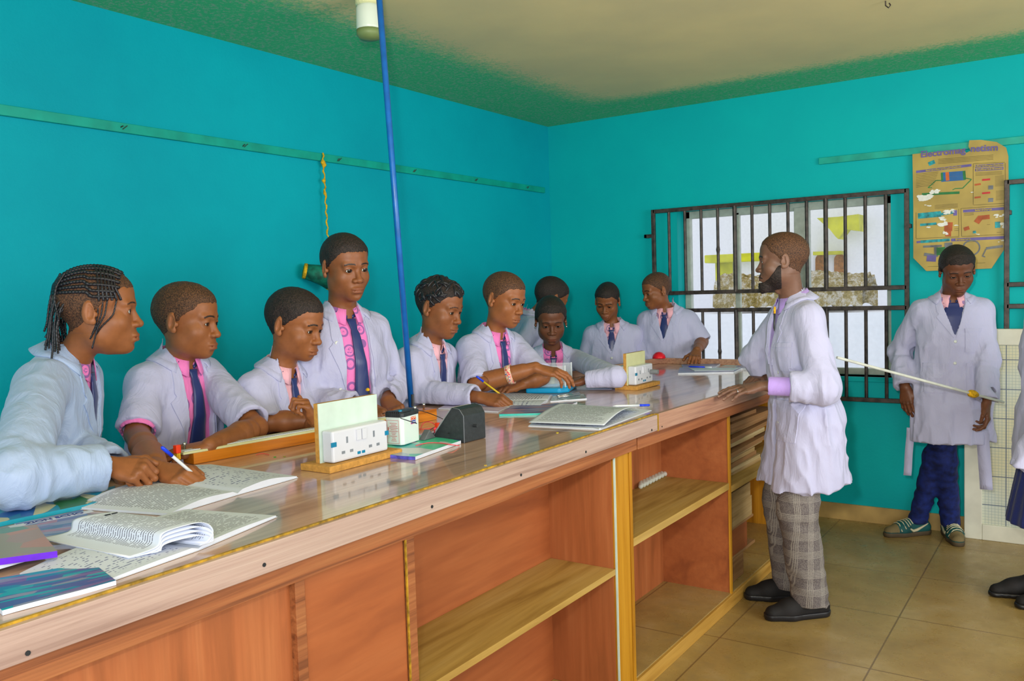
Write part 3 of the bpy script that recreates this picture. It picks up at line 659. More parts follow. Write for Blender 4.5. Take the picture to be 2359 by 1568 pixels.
# socket demonstration stands
def socket_stand(px, py, lab, H=0.165, double=False, front='white_laminate', LY=0.235):
    p = P(px, py); r = empty('socket_stand', (p.x, p.y, tz(p.y))); tag(r, lab, 'socket board')
    MB().box((-0.055, -0.025, 0.0005), (0.06, LY+0.035, 0.019)).build('base_board', M['mdf'], r, bevel=0.0015)
    MB().box((-0.02, 0, 0.019), (-0.004, LY, H+0.019)).build('upright_board', M['mdf'], r, bevel=0.001)
    MB().box((-0.004, 0.0, 0.019), (-0.0015, LY, H+0.019)).build('board_facing', M[front], r)
    def sock(x0, sg):
        x1 = x0+sg*0.042; lo, hi = min(x0, x1), max(x0, x1)
        s = MB().box((lo, 0.008, 0.0205), (hi, LY-0.004, 0.021+0.088)).build('double_socket', M['white_plastic'], r, bevel=0.006)
        fx = x1; e = 0.001*sg
        def bx(y, z, w, h, m, nm, d=0.0015):
            MB().box((min(fx-e, fx+sg*d), y-w/2, z-h/2), (max(fx-e, fx+sg*d), y+w/2, z+h/2)).build(nm, M[m], s, bevel=0.0004)
        for sy in (0, 1):
            c = LY*0.27+LY*0.46*sy
            bx(c, 0.078, 0.0075, 0.018, 'slot', 'socket_slot', 0.0006)
            for q in (-0.016, 0.016): bx(c+q, 0.045, 0.013, 0.008, 'slot', 'socket_slot', 0.0006)
        for q in (-0.010, 0.012): bx(LY*0.5+q, 0.086, 0.017, 0.03, 'white_plastic', 'rocker_switch', 0.005)
        for q in (-0.009, 0.009): bx(LY*0.5+q, 0.034, 0.013, 0.008, 'blue_plastic', 'blue_mark', 0.0008)
        bx(0.012, 0.072, 0.020, 0.013, 'blue_plastic', 'blue_mark', 0.0014)
        bx(LY-0.009, 0.072, 0.016, 0.013, 'blue_plastic', 'blue_mark', 0.0014)
    sock(-0.0015, 1)
    if double: sock(-0.02, -1)
    return r
sA = socket_stand(740, 1083, 'wooden stand with a double socket, between the open booklet and the battery')
sB = socket_stand(1446, 897, 'distant wooden stand with sockets on both faces, beside the lilac notebook', H=0.15, double=True, front='yellow_laminate', LY=0.20)
g = at(1492, 865, Z=tz(3.9)+0.06); o_ = MB().tube([(0, 0, 0), (0, 0.04, 0)], 0.012, 10).build('plug', flat('grey_plug_plastic', rgb(120, 125, 130), 0.4), bevel=0.002); o_.location = g; tag(o_, 'grey plug stuck into the far socket stand', 'plug')
o_.location = sB.location+Vector((0.043, 0.165, 0.07)); o_.rotation_euler = (0, 0, -math.pi/2)

# battery on a booklet, meter, leads
cv_green = cover_mat('green_blue_booklet_cover', [rgb(30, 170, 170), rgb(70, 200, 160), rgb(150, 170, 200), rgb(40, 120, 190), rgb(200, 205, 210)], 2.2, (1, 2, 1))
bk, _ = closed_book('booklet', 'green and blue booklet under the white battery', [(845, 1050), (957, 1060), (1062, 1022), (858, 994)], 0.010, cv_green, waves=0.0008, spine_mat=flat('violet_spine', rgb(80, 80, 180), 0.4, var=0.3, scale=40), spine_side=0)
sc_ = MB()
def cs(u, v):
    return Vector((0.11*(u-0.5), 0.10*(v-0.5), 0.03*math.sin(math.pi*u)*math.sin(math.pi*v)+0.006*math.sin(9*u+4*v)*math.sin(math.pi*u)+0.005*math.sin(14*v)*math.sin(math.pi*v)+0.006))
cr_ = MB().patch(cs, 18, 18).build('plastic_sachet', cover_mat('shiny_sachet_print', [rgb(180, 215, 220), rgb(120, 190, 200), rgb(230, 230, 230), rgb(200, 90, 90), rgb(90, 160, 110)], 3.5, (1, 1, 1)), solid=0.0006)
cr_.location = P(880, 1022)+Vector((-0.02, 0.0, 0.0105)); tag(cr_, 'crumpled shiny sachet lying on the green booklet behind the socket stand', 'sachet')
ba = P(931, 1027); br_ = empty('battery', (ba.x, ba.y, ZT+0.0115), math.radians(8)); tag(br_, 'white accumulator battery with a black cap and red lettering', 'battery')
W_, L_, H_ = 0.060, 0.105, 0.088
wb = NT('milky_battery_plastic', 0.3, 0.5); wb.color(rgb(216, 228, 226)); wb.b.inputs['Subsurface Weight'].default_value = 0.1
bx_ = [(-W_/2, -L_/2), (W_/2-0.008, -L_/2), (W_/2, -L_/2+0.01), (W_/2, L_/2-0.01), (W_/2-0.008, L_/2), (-W_/2, L_/2)]
MB().prism(bx_, 0.0005, H_).build('battery_case', wb.m, br_, bevel=0.003)
MB().prism([(x*1.03, y*1.02) for x, y in bx_], H_-0.001, H_+0.012).build('battery_cap', M['black_plastic'], br_, bevel=0.001)
for i in range(8): MB().box((-W_/2+0.003+i*0.007, -L_/2-0.0025, H_+0.002), (-W_/2+0.006+i*0.007, -L_/2+0.02, H_+0.017)).build('cap_rib', M['black_plastic'], br_)
MB().box((-0.022, -L_/2+0.02, H_+0.012), (0.024, 0.012, H_+0.016)).build('cap_cover', M['black_plastic'], br_, bevel=0.001)
for y in (-0.042, 0.042): MB().lathe([(0.006, 0), (0.006, 0.008), (0.004, 0.010)], 10, 0, Matrix.Translation((0.018, y, H_+0.012))).build('terminal', M['blue_plastic'] if y < 0 else M['steel'], br_, smooth=True)
red = flat('label_red', rgb(200, 50, 60), 0.5); lbm = frame((W_/2+0.0004, 0.012, H_-0.017), (0, 1, 0), (0, 0, 1), (1, 0, 0))
MB().box((-0.0145, -0.0115, 0), (0.0145, 0.0115, 0.0004)).build('label', red, br_).matrix_local = lbm
MB().box((-0.013, 0.0, 0.0005), (0.013, 0.010, 0.0008)).build('label_band', flat('label_cream', rgb(240, 220, 180), 0.5), br_).matrix_local = lbm
MB().box((-0.013, -0.010, 0.0005), (0.013, 0.0, 0.0008)).build('label_band', flat('label_blue', rgb(30, 60, 160), 0.5), br_).matrix_local = lbm
text_obj('label_lettering', 'ACme', 0.010, red, lbm @ Matrix.Translation((0, 0.005, 0.0012)), br_, bold=0.0003)
text_obj('label_lettering', 'Power-2', 0.0075, M['white_plastic'], lbm @ Matrix.Translation((0, -0.005, 0.0012)), br_, bold=0.0002)
fm = frame((-0.004, -L_/2-0.0004, 0.042), (1, 0, 0), (0, 0, 1), (0, -1, 0))
fr2 = MB()
for a, b_ in (((-0.022, -0.036), (0.022, -0.0352)), ((-0.022, 0.0352), (0.022, 0.036)), ((-0.022, -0.036), (-0.0212, 0.036)), ((0.0212, -0.036), (0.022, 0.036))): fr2.box((a[0], a[1], 0), (b_[0], b_[1], 0.0003))
for i in range(12):
    w = random.uniform(0.006, 0.017); c = 0.003
    fr2.box((c-w, 0.026-0.005*i, 0), (c+w*0.9, 0.0272-0.005*i, 0.0003))
fr2.box((-0.018, -0.008, 0), (-0.0155, 0.014, 0.0003)); fr2.build('printed_lettering', red, br_).matrix_local = fm

vm = P(1072, 1021); vr = empty('voltmeter', (vm.x-0.075, vm.y+0.05, ZT), math.radians(-92)); tag(vr, 'black desk meter with a sloping face turned from the camera, beside the battery', 'meter')
prof = [(-0.085, 0.0), (0.075, 0.0), (0.075, 0.085), (0.062, 0.106), (0.035, 0.112), (0.028, 0.110), (-0.05, 0.022), (-0.085, 0.018)]
MY = frame((0, 0, 0.0008), (0, 1, 0), (0, 0, 1), (1, 0, 0))
MB().prism(prof, -0.062, 0.05, 0, MY).build('meter_case', M['black_plastic'], vr, bevel=0.003)
sl = Vector((0, -0.078, -0.088)).normalized(); 
MB().box((-0.048, -0.055, 0.001), (0.046, 0.055, 0.005)).build('meter_face', flat('grey_meter_face', rgb(150, 150, 150), 0.2), vr, bevel=0.001).matrix_local = frame((0, -0.011, 0.068), (1, 0, 0), -sl, Vector((1, 0, 0)).cross(-sl))
MB().tube([(0.05, -0.052, 0.018), (0.05, 0.028, 0.112), (0.05, 0.058, 0.108), (0.05, 0.075, 0.088), (0.05, 0.075, 0.0)], 0.0007, 5).build('light_seam', M['slot'], vr)
for x in (-0.025, 0.0, 0.025): MB().lathe([(0.004, 0), (0.004, 0.010), (0.0055, 0.011), (0.0055, 0.018), (0.002, 0.020)], 10, 0, Matrix.Translation((x, -0.068, 0.018))).build('terminal', M['red_wire'] if x > 0 else M['black_plastic'], vr, smooth=True)
MB().tube([(0.0, 0.075, 0.05), (0.0, 0.09, 0.05)], 0.005, 10).build('knob', M['black_plastic'], vr)
def lead(lab, mat, pts, r=0.0014, cat='wire'):
    ps = [at(a, b_, Z=ZT+h) for a, b_, h in pts]; out = []
    n = len(ps)
    for i in range(n-1):
        p0, p1, p2, p3 = ps[max(i-1, 0)], ps[i], ps[i+1], ps[min(i+2, n-1)]
        for k in range(8):
            t = k/8; out.append(0.5*((2*p1)+(p2-p0)*t+(2*p0-5*p1+4*p2-p3)*t*t+(-p0+3*p1-3*p2+p3)*t**3))
    out.append(ps[-1]); c = out[0].copy()
    o = MB().tube([p-c for p in out], r, 6).build('wire_lead', mat, smooth=True); o.location = c; tag(o, lab, cat); return o
lead('thin black lead looping from the metre bridge end to the meter', M['black_wire'], [(930, 942, .045), (965, 945, .05), (990, 952, .05), (1022, 966, .03), (1030, 978, .006), (1045, 985, .02), (1030, 1000, .03)])
lead('thin black lead arching over the battery cap to the metre bridge', M['black_wire'], [(868, 958, .045), (892, 950, .06), (915, 960, .09), (938, 968, .106), (960, 975, .11)])
lead('black lead curled beside the red clip', M['black_wire'], [(1040, 974, .004), (1005, 982, .004), (985, 996, .004), (1000, 999, .004), (1012, 992, .006), (1025, 998, .02)])
lead('pink-red lead arching from the battery to the clip', M['red_wire'], [(968, 990, .02), (976, 974, .035), (992, 972, .04), (1006, 982, .02), (1009, 990, .016)])
lead('pink-red lead lying over the booklet corner', M['red_wire'], [(958, 1026, .013), (985, 1020, .013), (1012, 1020, .013), (1040, 1024, .012), (1058, 1026, .003)])
lead('pink-red lead lying flat behind the battery', M['red_wire'], [(876, 981, .003), (900, 984, .003), (972, 988, .003), (1004, 985, .003), (1014, 990, .006)])
lead('short pink thread lying beside the metre bridge', M['red_wire'], [(590, 1047, .002), (604, 1044, .002), (620, 1047, .002)], 0.0009)
cp = at(1008, 996, Z=ZT+0.004); cl = MB().box((-0.007, -0.006, 0), (0.007, 0.006, 0.034)).build('crocodile_clip', flat('red_clip_plastic', rgb(240, 70, 30), 0.4), bevel=0.002); cl.location = cp
tag(cl, 'small red crocodile clip standing between battery and meter', 'clip'); MB().box((-0.008, -0.0015, 0.002), (0.0085, 0.0015, 0.03)).build('metal_spring', M['steel'], cl)
k_ = MB().prism([(-0.03, 0), (0.03, 0), (0.0, 0.03)], -0.012, 0.012, 0, MY).build('switch_key', flat('grey_plastic', rgb(90, 94, 98), 0.5), bevel=0.002); k_.location = P(985, 1018)+Vector((0, 0, 0.0105)); tag(k_, 'small grey wedge-shaped switch between battery and meter', 'switch')

# papers, booklets and instruments further along
notes = open_book('paper_notes', 'loose printed sheets with a pen, lying at the worktop edge before the teacher', P(1280, 934), P(1380, 990), P(1262, 938), P(1218, 982), P(1500, 946), P(1385, 989), 0.003, 0.002, (M['page'], M['page']))
nb_ = MB()
q = [P(1218, 981), P(1392, 988), P(1472, 950), P(1290, 936)]
o = sum(q, Vector())/4; o.z = tz(o.y)+0.008
def nf(u, v):
    p = bil(q[0], q[1], q[2], q[3], u, v); return Vector((p.x-o.x, p.y-o.y, 0.005+0.012*math.sin(math.pi*v)*(0.5+u)+0.018*max(0, u-0.75)*4*v*0.6))
MB().patch(lambda u, v: nf(v, u) if False else nf(u, v), 30, 24).build('top_sheet', page_mat('printed_page_sideways', 36, words=46), notes, smooth=True, solid=0.0006).location = (o-notes.location)
nbk = open_book('open_notebook', 'open printed booklet in which the girl with twisted hair is writing', P(1010, 930), P(1262, 925), P(1050, 936), P(1240, 941), P(1130, 903), P(1272, 912), 0.009, 0.012, (M['page_notes'], M['page']))
closed_book('booklet', 'pale violet booklet under the near corner of the written one', [(1010, 942), (1148, 950), (1170, 940), (1040, 928)], 0.004, cover_mat('pale_violet_cover', [rgb(200, 190, 215), rgb(180, 170, 205)], 2))
closed_book('booklet', 'booklet with a turquoise spine in front of the open written booklet', [(1150, 958), (1272, 955), (1330, 930), (1178, 938)], 0.008, cover_mat('blue_grey_cover', [rgb(110, 130, 170), rgb(150, 120, 140), rgb(90, 110, 160), rgb(40, 80, 140)], 2.5), spine_mat=flat('turquoise_spine', rgb(20, 180, 170), 0.3), spine_side=0)
closed_book('pencil_case', 'clear case with thin rods beside the blue balance', [(1268, 926), (1352, 920), (1345, 910), (1275, 914)], 0.006, glass('pale_blue_plastic', (0.4, 0.65, 0.8, 1), 0.6, 0.1), cat='case')
for k, (a, b_) in enumerate((((1284, 918), (1334, 911)), ((1286, 921), (1336, 914)))):
    p0, p1 = P(*a), P(*b_); p0.z += 0.012; p1.z += 0.012; c = (p0+p1)/2
    o_ = MB().tube([p0-c, p1-c], 0.0042, 10).build('glass_rod', M['steel'], smooth=True); o_.location = c
    tag(o_, 'thin shiny rod lying on the clear case', 'rod', 'rods on the clear case')
# blue balance with a clear draught shield
bp = P(1272, 899); bz = tz(bp.y); sr = empty('balance', (bp.x, bp.y, bz), math.radians(20)); tag(sr, 'turquoise-blue balance with a clear box, touched by a boy with a wristband', 'balance')
tq = flat('turquoise_plastic', rgb(10, 150, 205), 0.3, var=0.02)
MB().prism([(-0.10, -0.13), (0.06, -0.13), (0.10, -0.09), (0.10, 0.13), (-0.10, 0.13)], 0.001, 0.026).build('balance_body', tq, sr, bevel=0.008)
MB().prism([(0.055, -0.10), (0.095, -0.08), (0.095, 0.08), (0.055, 0.10)], 0.02, 0.032).build('display_housing', tq, sr, bevel=0.003)
MB().lathe([(0.05, 0.026), (0.052, 0.031), (0.045, 0.034)], 24).build('weighing_pan', tq, sr, smooth=True)
MB().lathe([(0.014, 0.034), (0.014, 0.10), (0.012, 0.102)], 16).build('sample_cylinder', flat('greenish_weight', rgb(150, 165, 140), 0.4), sr)
HB = 0.125
for i, (x0, y0, x1, y1) in enumerate(((-0.08, -0.085, 0.08, -0.082), (-0.08, 0.082, 0.08, 0.085), (-0.08, -0.082, -0.077, 0.082), (0.077, -0.082, 0.08, 0.082))):
    MB().box((x0, y0, 0.027), (x1, y1, HB)).build('clear_wall', M['acrylic'], sr)
for x, y in ((-0.08, -0.085), (0.08, -0.085), (0.08, 0.085), (-0.08, 0.085)):
    MB().tube([(x, y, 0.026), (x, y, HB+0.002)], 0.0045, 8).build('corner_post', glass('thick_acrylic', (0.8, 0.86, 0.9, 1), 0.55, 0.1), sr)
MB().box((-0.084, 0.05, 0.026), (-0.04, 0.088, 0.03)).build('yellow_sticker', M['rope'], sr)
open_book('open_notebook', 'open lilac-ruled notebook before the girl facing the camera', P(1330, 882), P(1428, 884), P(1328, 898), P(1405, 899), P(1340, 870), P(1424, 862), 0.006, 0.012, (M['page_lilac'], M['page_lilac']))
for nm, quad, th, lb, cvm, bs in (('booklet', [(1562, 862), (1690, 860), (1710, 850), (1566, 850)], 0.010, 'thin booklet nearest the teacher in the far pile', cv_blue, 0),
                              ('booklet', [(1574, 849), (1646, 848), (1660, 840), (1570, 842)], 0.008, 'small booklet behind the first, towards the window', cv_blue, 0),
                              ('paper_sheet', [(1650, 846), (1700, 848), (1755, 842), (1700, 834)], 0.002, 'white loose sheet at the far end near the teacher', M['paper_white'], 0),
                              ('paper_sheet', [(1588, 853), (1600, 858), (1690, 857), (1706, 851)], 0.002, 'white sheet lying over the thin booklet', M['paper_white'], 0.0105),
                              ('booklet', [(1690, 851), (1752, 852), (1760, 846), (1700, 845)], 0.009, 'booklet lying partly behind the teacher', cv_blue, 0)):
    closed_book(nm, lb, quad, th, cvm, base=bs)
def pen(lab, a, b_, body, cap, r=0.0042, clip=True):
    c = (a+b_)/2; d = (b_-a).normalized(); L = (b_-a).length
    p0 = a-c; o = MB().tube([p0, p0+d*0.012, p0+d*0.014, p0+d*(L*0.72)], [0.0009, r*0.8, r, r], 10).build('pen', body, smooth=True)
    o.location = c; tag(o, lab, 'pen')
    MB().tube([p0+d*(L*0.72), p0+d*(L-0.004), p0+d*L], [r*1.12, r*1.12, r*0.6], 10).build('pen_cap', cap, o, smooth=True)
    return o
blue_ink = flat('blue_pen_plastic', rgb(20, 60, 220), 0.3); clearp = glass('clear_pen_barrel', (0.8, 0.85, 0.9, 1), 0.7, 0.1); yell = flat('yellow_pen_plastic', rgb(210, 180, 40), 0.4)
pa, pb_ = P(1412, 948), P(1497, 942); pa.z += 0.022; pb_.z += 0.016
pen('pen with a blue cap lying on the loose sheets', pa, pb_, clearp, blue_ink)
pa, pb_ = P(1585, 851), P(1640, 853); pa.z += 0.018; pb_.z += 0.018
pen('blue pen lying on the far booklets', pa, pb_, blue_ink, clearp)
rbp = P(1530, 829); rb2 = bpy.data.meshes.new('red_dome')
do = MB().lathe([(0.042, 0), (0.042, 0.006), (0.036, 0.022), (0.02, 0.036), (0.004, 0.040)], 20).build('red_dome', flat('red_plastic', rgb(214, 20, 40), 0.3), smooth=True)
do.location = (-2.27, Y3-0.045, tz(Y3-0.04)+0.0365-0.0); tag(do, 'small red dome on the lip corner before the bald boy', 'dome')
for (x, y, c) in ((633, 1053, (60, 160, 40)), (655, 1052, (150, 150, 60)), (1284, 997, (210, 190, 40)), (1118, 1072, (190, 160, 60))):
    p = P(x, y); cb_ = MB().box((-0.003, -0.002, 0), (0.003, 0.003, 0.002)).build('crumb', flat('crumb_tint', rgb(*c), 0.6)); cb_.location = p
    tag(cb_, 'tiny chip lying on the bare worktop', 'crumb', 'tiny chips on the worktop')

# ================================================================== poster, gridded board, cord
M['poster'] = flat('aged_poster_paper', rgb(170, 146, 66), 0.5, var=0.12, scale=5, spec=0.5)
violet = flat('violet_print', rgb(96, 84, 150), 0.5, var=0.1); inkp = flat('brown_print', rgb(96, 84, 40), 0.6, var=0.2)
def on_wall(px, py, off=0.03): return at(px, py, Y=YB-off)
OC = on_wall(2210, 480)
def PW(px, py, off=0.03): p = on_wall(px, py, off); return (p.x-OC.x, p.z-OC.z)
outline = [(2102, 355), (2160, 349), (2218, 343), (2226, 352), (2236, 347), (2231, 337), (2233, 323), (2260, 322), (2296, 327), (2318, 340), (2323, 360), (2324, 470), (2326, 540), (2323, 560), (2284, 618), (2240, 620), (2134, 624), (2104, 594), (2104, 480)]
pr_ = MB(); pol = [PW(*p) for p in outline]
pr_.prism(pol, 0, 0.0015, 0, frame((0, 0, 0), (1, 0, 0), (0, 0, 1), (0, 1, 0)))
pst = pr_.build('poster', M['poster']); pst.location = OC; pst.rotation_euler = (0, 0, 0); tag(pst, 'torn yellowed science poster about magnetism hanging between the windows', 'poster')
def pbar(x0, y0, x1, y1, w, mat, nm, off=0.0012, cap=True):
    a, b_ = Vector(PW(x0, y0)), Vector(PW(x1, y1)); d = (b_-a).normalized(); n = Vector((-d.y, d.x))*w/2
    mb.prism([tuple(a+n), tuple(a-n), tuple(b_-n), tuple(b_+n)], -off, 0, 0, frame((0, -0.0002, 0), (1, 0, 0), (0, 0, 1), (0, 1, 0)))
LAYER = [0]
def group_bars(nm, mat, bars):
    global mb
    mb = MB(); LAYER[0] += 1
    for i, (x0, y0, x1, y1, w) in enumerate(bars): pbar(x0, y0, x1, y1, w, mat, nm, 0.0008+0.00016*LAYER[0]+0.00001*(i % 12))
    return mb.build(nm, mat, pst)
def zp(x, y): return (2080+x/4.9, 320+y/4.9)      # from the detail crop's pixels
def Z4(a, b_, c, d_, w): x0, y0 = zp(a, b_); x1, y1 = zp(c, d_); return (x0, y0, x1, y1, w)
group_bars('printed_lettering_band', violet, [Z4(150, 372, 775, 295, 0.014), Z4(815, 310, 1135, 288, 0.015), Z4(815, 350, 1135, 330, 0.015), Z4(680, 815, 1140, 785, 0.015), Z4(545, 1140, 1165, 1110, 0.016), Z4(570, 835, 612, 833, 0.03), Z4(155, 1165, 200, 1160, 0.012)])
tealp = flat('turquoise_print', rgb(10, 140, 150), 0.5, var=0.3, scale=40); grp = flat('green_print', rgb(20, 110, 50), 0.5, var=0.2)
group_bars('printed_lettering_band', tealp, [Z4(170, 870, 430, 845, 0.032), Z4(200, 1160, 530, 1138, 0.016), Z4(195, 970, 380, 955, 0.014), Z4(430, 850, 570, 825, 0.016), Z4(1040, 970, 1100, 966, 0.034), Z4(290, 285, 360, 255, 0.022), Z4(790, 1052, 826, 1048, 0.014)])
text_w = [Z4(150, 400+18*i, 400-6*i, 372+18*i, 0.0018) for i in range(9)]+[Z4(400, 230+16*i, 1020, 180+16*i, 0.002) for i in range(4)]+[Z4(820, 385+14*i, 1120, 366+14*i, 0.0018) for i in range(3)]
text_w += [Z4(1040, 420+14*i, 1140, 412+14*i, 0.0016) for i in range(9)]+[Z4(1050, 590+14*i, 1140, 582+14*i, 0.0016) for i in range(8)]+[Z4(360, 750+13*i, 620, 730+13*i, 0.0016) for i in range(4)]+[Z4(690, 840+12*i, 800, 832+12*i, 0.0016) for i in range(3)]
text_w += [Z4(150, 830, 150, 1120, 0.002), Z4(150, 1125, 632, 1100, 0.002), Z4(632, 790, 632, 1100, 0.002), Z4(655, 785, 665, 1100, 0.002), Z4(665, 1100, 1160, 1075, 0.002), Z4(1160, 755, 1160, 1075, 0.002), Z4(655, 785, 1160, 750, 0.002), Z4(795, 280, 795, 740, 0.002), Z4(795, 745, 1155, 725, 0.002), Z4(1155, 270, 1160, 725, 0.002), Z4(795, 280, 1150, 262, 0.002)]
text_w += [Z4(450, 1100+20, 640, 1090+20, 0.0015), Z4(280, 1440, 440, 1436, 0.0016), Z4(830, 1400, 930, 1396, 0.0016), Z4(700, 1165, 850, 1155, 0.0016), Z4(580, 1000+14, 625, 1010, 0.0016), Z4(580, 1034, 625, 1030, 0.0016), Z4(1060, 1055, 1110, 1052, 0.0016), Z4(950, 966, 985, 964, 0.0016)]
group_bars('printed_lettering', inkp, text_w)
group_bars('printed_wire_line', grp, [Z4(285, 550, 375, 468, 0.005), Z4(375, 468, 435, 468, 0.005), Z4(285, 550, 330, 550, 0.004), Z4(560, 575, 590, 560, 0.004), Z4(590, 560, 675, 556, 0.005), Z4(675, 556, 775, 455, 0.005), Z4(700, 440, 775, 455, 0.005), Z4(215, 625, 640, 605, 0.014)])
bl_m = flat('blue_print', rgb(6, 88, 150), 0.45); orm = flat('orange_print', rgb(196, 92, 14), 0.5); redm = flat('red_print', rgb(190, 20, 30), 0.5); grey = flat('grey_print', rgb(100, 104, 110), 0.5, var=0.2); brn = flat('rust_print', rgb(170, 84, 40), 0.6, var=0.15)
group_bars('printed_battery_drawing', bl_m, [Z4(435, 405, 700, 385, 0.026), Z4(435, 458, 700, 438, 0.026)])
group_bars('printed_battery_drawing', orm, [Z4(500, 375, 506, 470, 0.018)])
group_bars('printed_battery_drawing', grp, [Z4(440, 380, 446, 470, 0.010), Z4(690, 360, 698, 460, 0.014)])
group_bars('printed_magnet', redm, [Z4(895, 463, 985, 455, 0.010), Z4(895, 613, 985, 605, 0.010)])
group_bars('printed_magnet', brn, [Z4(810, 518, 880, 508, 0.010), Z4(810, 662, 880, 655, 0.010), Z4(830, 945, 880, 880, 0.03), Z4(860, 890, 980, 878, 0.024), Z4(470, 990, 560, 990, 0.05), Z4(480, 1060, 545, 1058, 0.04), Z4(690, 1020, 750, 1000, 0.02)])
group_bars('printed_dial', grey, [Z4(965, 548, 1020, 546, 0.022), Z4(965, 690, 1020, 688, 0.022)])
group_bars('printed_machine_drawing', grey, [Z4(230, 1215, 440, 1205, 0.012), Z4(375, 1215, 378, 1330, 0.02), Z4(470, 1200, 560, 1196, 0.03), Z4(240, 1300, 380, 1320, 0.018), Z4(520, 1180, 525, 1240, 0.03), Z4(940, 1235, 1130, 1208, 0.014), Z4(940, 1240, 900, 1320, 0.006), Z4(895, 1320, 930, 1330, 0.006)])
group_bars('printed_machine_drawing', violet, [Z4(270, 1345, 375, 1350, 0.036)])
group_bars('printed_machine_drawing', grp, [Z4(380, 1270, 480, 1262, 0.045)])
ring = MB(); cx_, cz_ = PW(*zp(772, 1228)); 
for i in range(24):
    a, b_ = 2*math.pi*i/24, 2*math.pi*(i+1)/24
    ring.prism([(cx_+r_*math.cos(t), cz_+r_*math.sin(t)) for r_, t in ((0.038, a), (0.046, a), (0.046, b_), (0.038, b_))], -0.0012, 0, 0, frame((0, -0.0002, 0), (1, 0, 0), (0, 0, 1), (0, 1, 0)))
ring.build('printed_ring', grey, pst)
def ptext(s, x0, y0, x1, y1, size, mat, nm='title_lettering'):
    a, b_ = Vector(PW(x0, y0)), Vector(PW(x1, y1)); c = (a+b_)/2; d = (b_-a).normalized()
    e1 = Vector((d.x, 0, d.y)); e2 = Vector((-d.y, 0, d.x))
    text_obj(nm, s, size, mat, frame((c.x, -0.0052, c.y), e1, e2, e1.cross(e2)), pst, bold=0.0012)
ptext('Electromag', 2118, 357, 2228, 345, 0.051, violet); ptext('netism', 2238, 343, 2298, 340, 0.051, violet)
ptext('Force on a Current-Carrying Conductor', *zp(160, 371), *zp(765, 297), 0.011, M['poster'], 'band_lettering')
ptext('A Current-Carrying Conductor', *zp(822, 309), *zp(1128, 290), 0.011, M['poster'], 'band_lettering'); ptext('has a Magnetic Field round it', *zp(822, 350), *zp(1128, 331), 0.011, M['poster'], 'band_lettering')
ptext('Induced Current', *zp(690, 813), *zp(1130, 787), 0.012, M['poster'], 'band_lettering'); ptext('Electromagnets', *zp(560, 1139), *zp(800, 1128), 0.012, M['poster'], 'band_lettering')
# torn white patches where the print has peeled off
peel = MB(); random.seed(11); pk_ = 0
for cx2, cy2, sx, sy, n in ((250, 660, 90, 34, 24), (370, 590, 50, 24, 10), (520, 820, 70, 24, 14), (450, 930, 40, 60, 18), (300, 995, 36, 10, 4), (1090, 860, 60, 22, 7), (1140, 970, 36, 40, 12), (480, 1060, 30, 26, 5), (620, 975, 40, 8, 3), (280, 750, 40, 10, 4), (1100, 1155, 60, 6, 4), (770, 600, 20, 8, 2), (1175, 685, 14, 8, 2), (840, 1070, 26, 8, 3)):
    for _ in range(n):
        pk_ += 1
        x = cx2+random.uniform(-sx, sx)*0.8; y = cy2+random.uniform(-sy, sy)*0.8-0.25*(x-cx2)*(1 if sx > 50 else 0)
        r = random.uniform(0.35, 1)*min(sx, sy+14)*0.5; cxx, czz = PW(*zp(x, y)); r_ = r/4.9*0.0028
        k = 7; peel.prism([(cxx+r_*random.uniform(0.5, 1.3)*math.cos(2*math.pi*i/k)*1.5, czz+r_*random.uniform(0.4, 0.9)*math.sin(2*math.pi*i/k)) for i in range(k)][::-1], -0.0033-0.000015*pk_, -0.0003, 0, frame((0, 0, 0), (1, 0, 0), (0, 0, 1), (0, 1, 0)))
peel.build('peeled_stain', flat('bare_white_paper', rgb(222, 224, 218), 0.6), pst)

# gridded white board leaning at the wall
GY = YB-0.079
g0 = at(2222, 1238, Y=GY); ga = at(2238, 757, Y=GY)
bx0 = g0.x; bz1 = at(2340, 757, Y=GY).z
gb = empty('gridded_board', (bx0+0.5, GY, 0)); tag(gb, 'tall white-framed board covered with a fine square wire grid, standing at the wall', 'board')
WB = 1.0; wf_ = flat('board_frame_white', rgb(206, 206, 190), 0.5, var=0.05, scale=8)
for (x0, z0, x1, z1) in ((-0.5, 0.0, -0.41, bz1), (0.41, 0.0, 0.5, bz1), (-0.41, bz1-0.09, 0.41, bz1), (-0.41, 0.0, 0.41, 0.09)):
    MB().box((x0, -0.02, z0), (x1, 0.02, z1)).build('board_frame', wf_, gb, bevel=0.004)
k = NT('gridded_panel', 0.5, 0.4); co = k.coords('Object'); sep = k.new('ShaderNodeSeparateXYZ'); k.link(co, sep.inputs[0])
def gl(pitch, w, off=0.0):
    out = None
    for ax_ in (0, 2):
        f = k.math('FRACT', k.math('MULTIPLY', k.math('ADD', sep.outputs[ax_], 10+off), 1/pitch)); m = k.math('LESS_THAN', f, w/pitch)
        out = m if out is None else k.math('MAXIMUM', out, m)
    return out
c = k.ramp(k.noise(co, 3, 5), [(0.35, rgb(196, 204, 192)), (0.65, rgb(206, 200, 160))])
c = k.mix(k.math('MULTIPLY', gl(0.0165, 0.0018), 0.6), c, rgb(110, 140, 150)); c = k.mix(k.math('MULTIPLY', gl(0.165, 0.0045, 0.03), 0.85), c, rgb(50, 70, 110)); k.color(c)
MB().box((-0.415, -0.004, 0.085), (0.415, 0.006, bz1-0.085)).build('grid_panel', k.m, gb)
for x in (-0.45, 0.45): MB().box((x-0.02, 0.02, 0.45), (x+0.02, 0.0735, 0.47)).build('wall_bracket', wf_, gb)

# thin stick with yellow tape spanning from the counter end behind the teacher to the gridded board
sa = at(1935, 825, Y=4.95); sb_ = at(2312, 926, Y=GY-0.30)

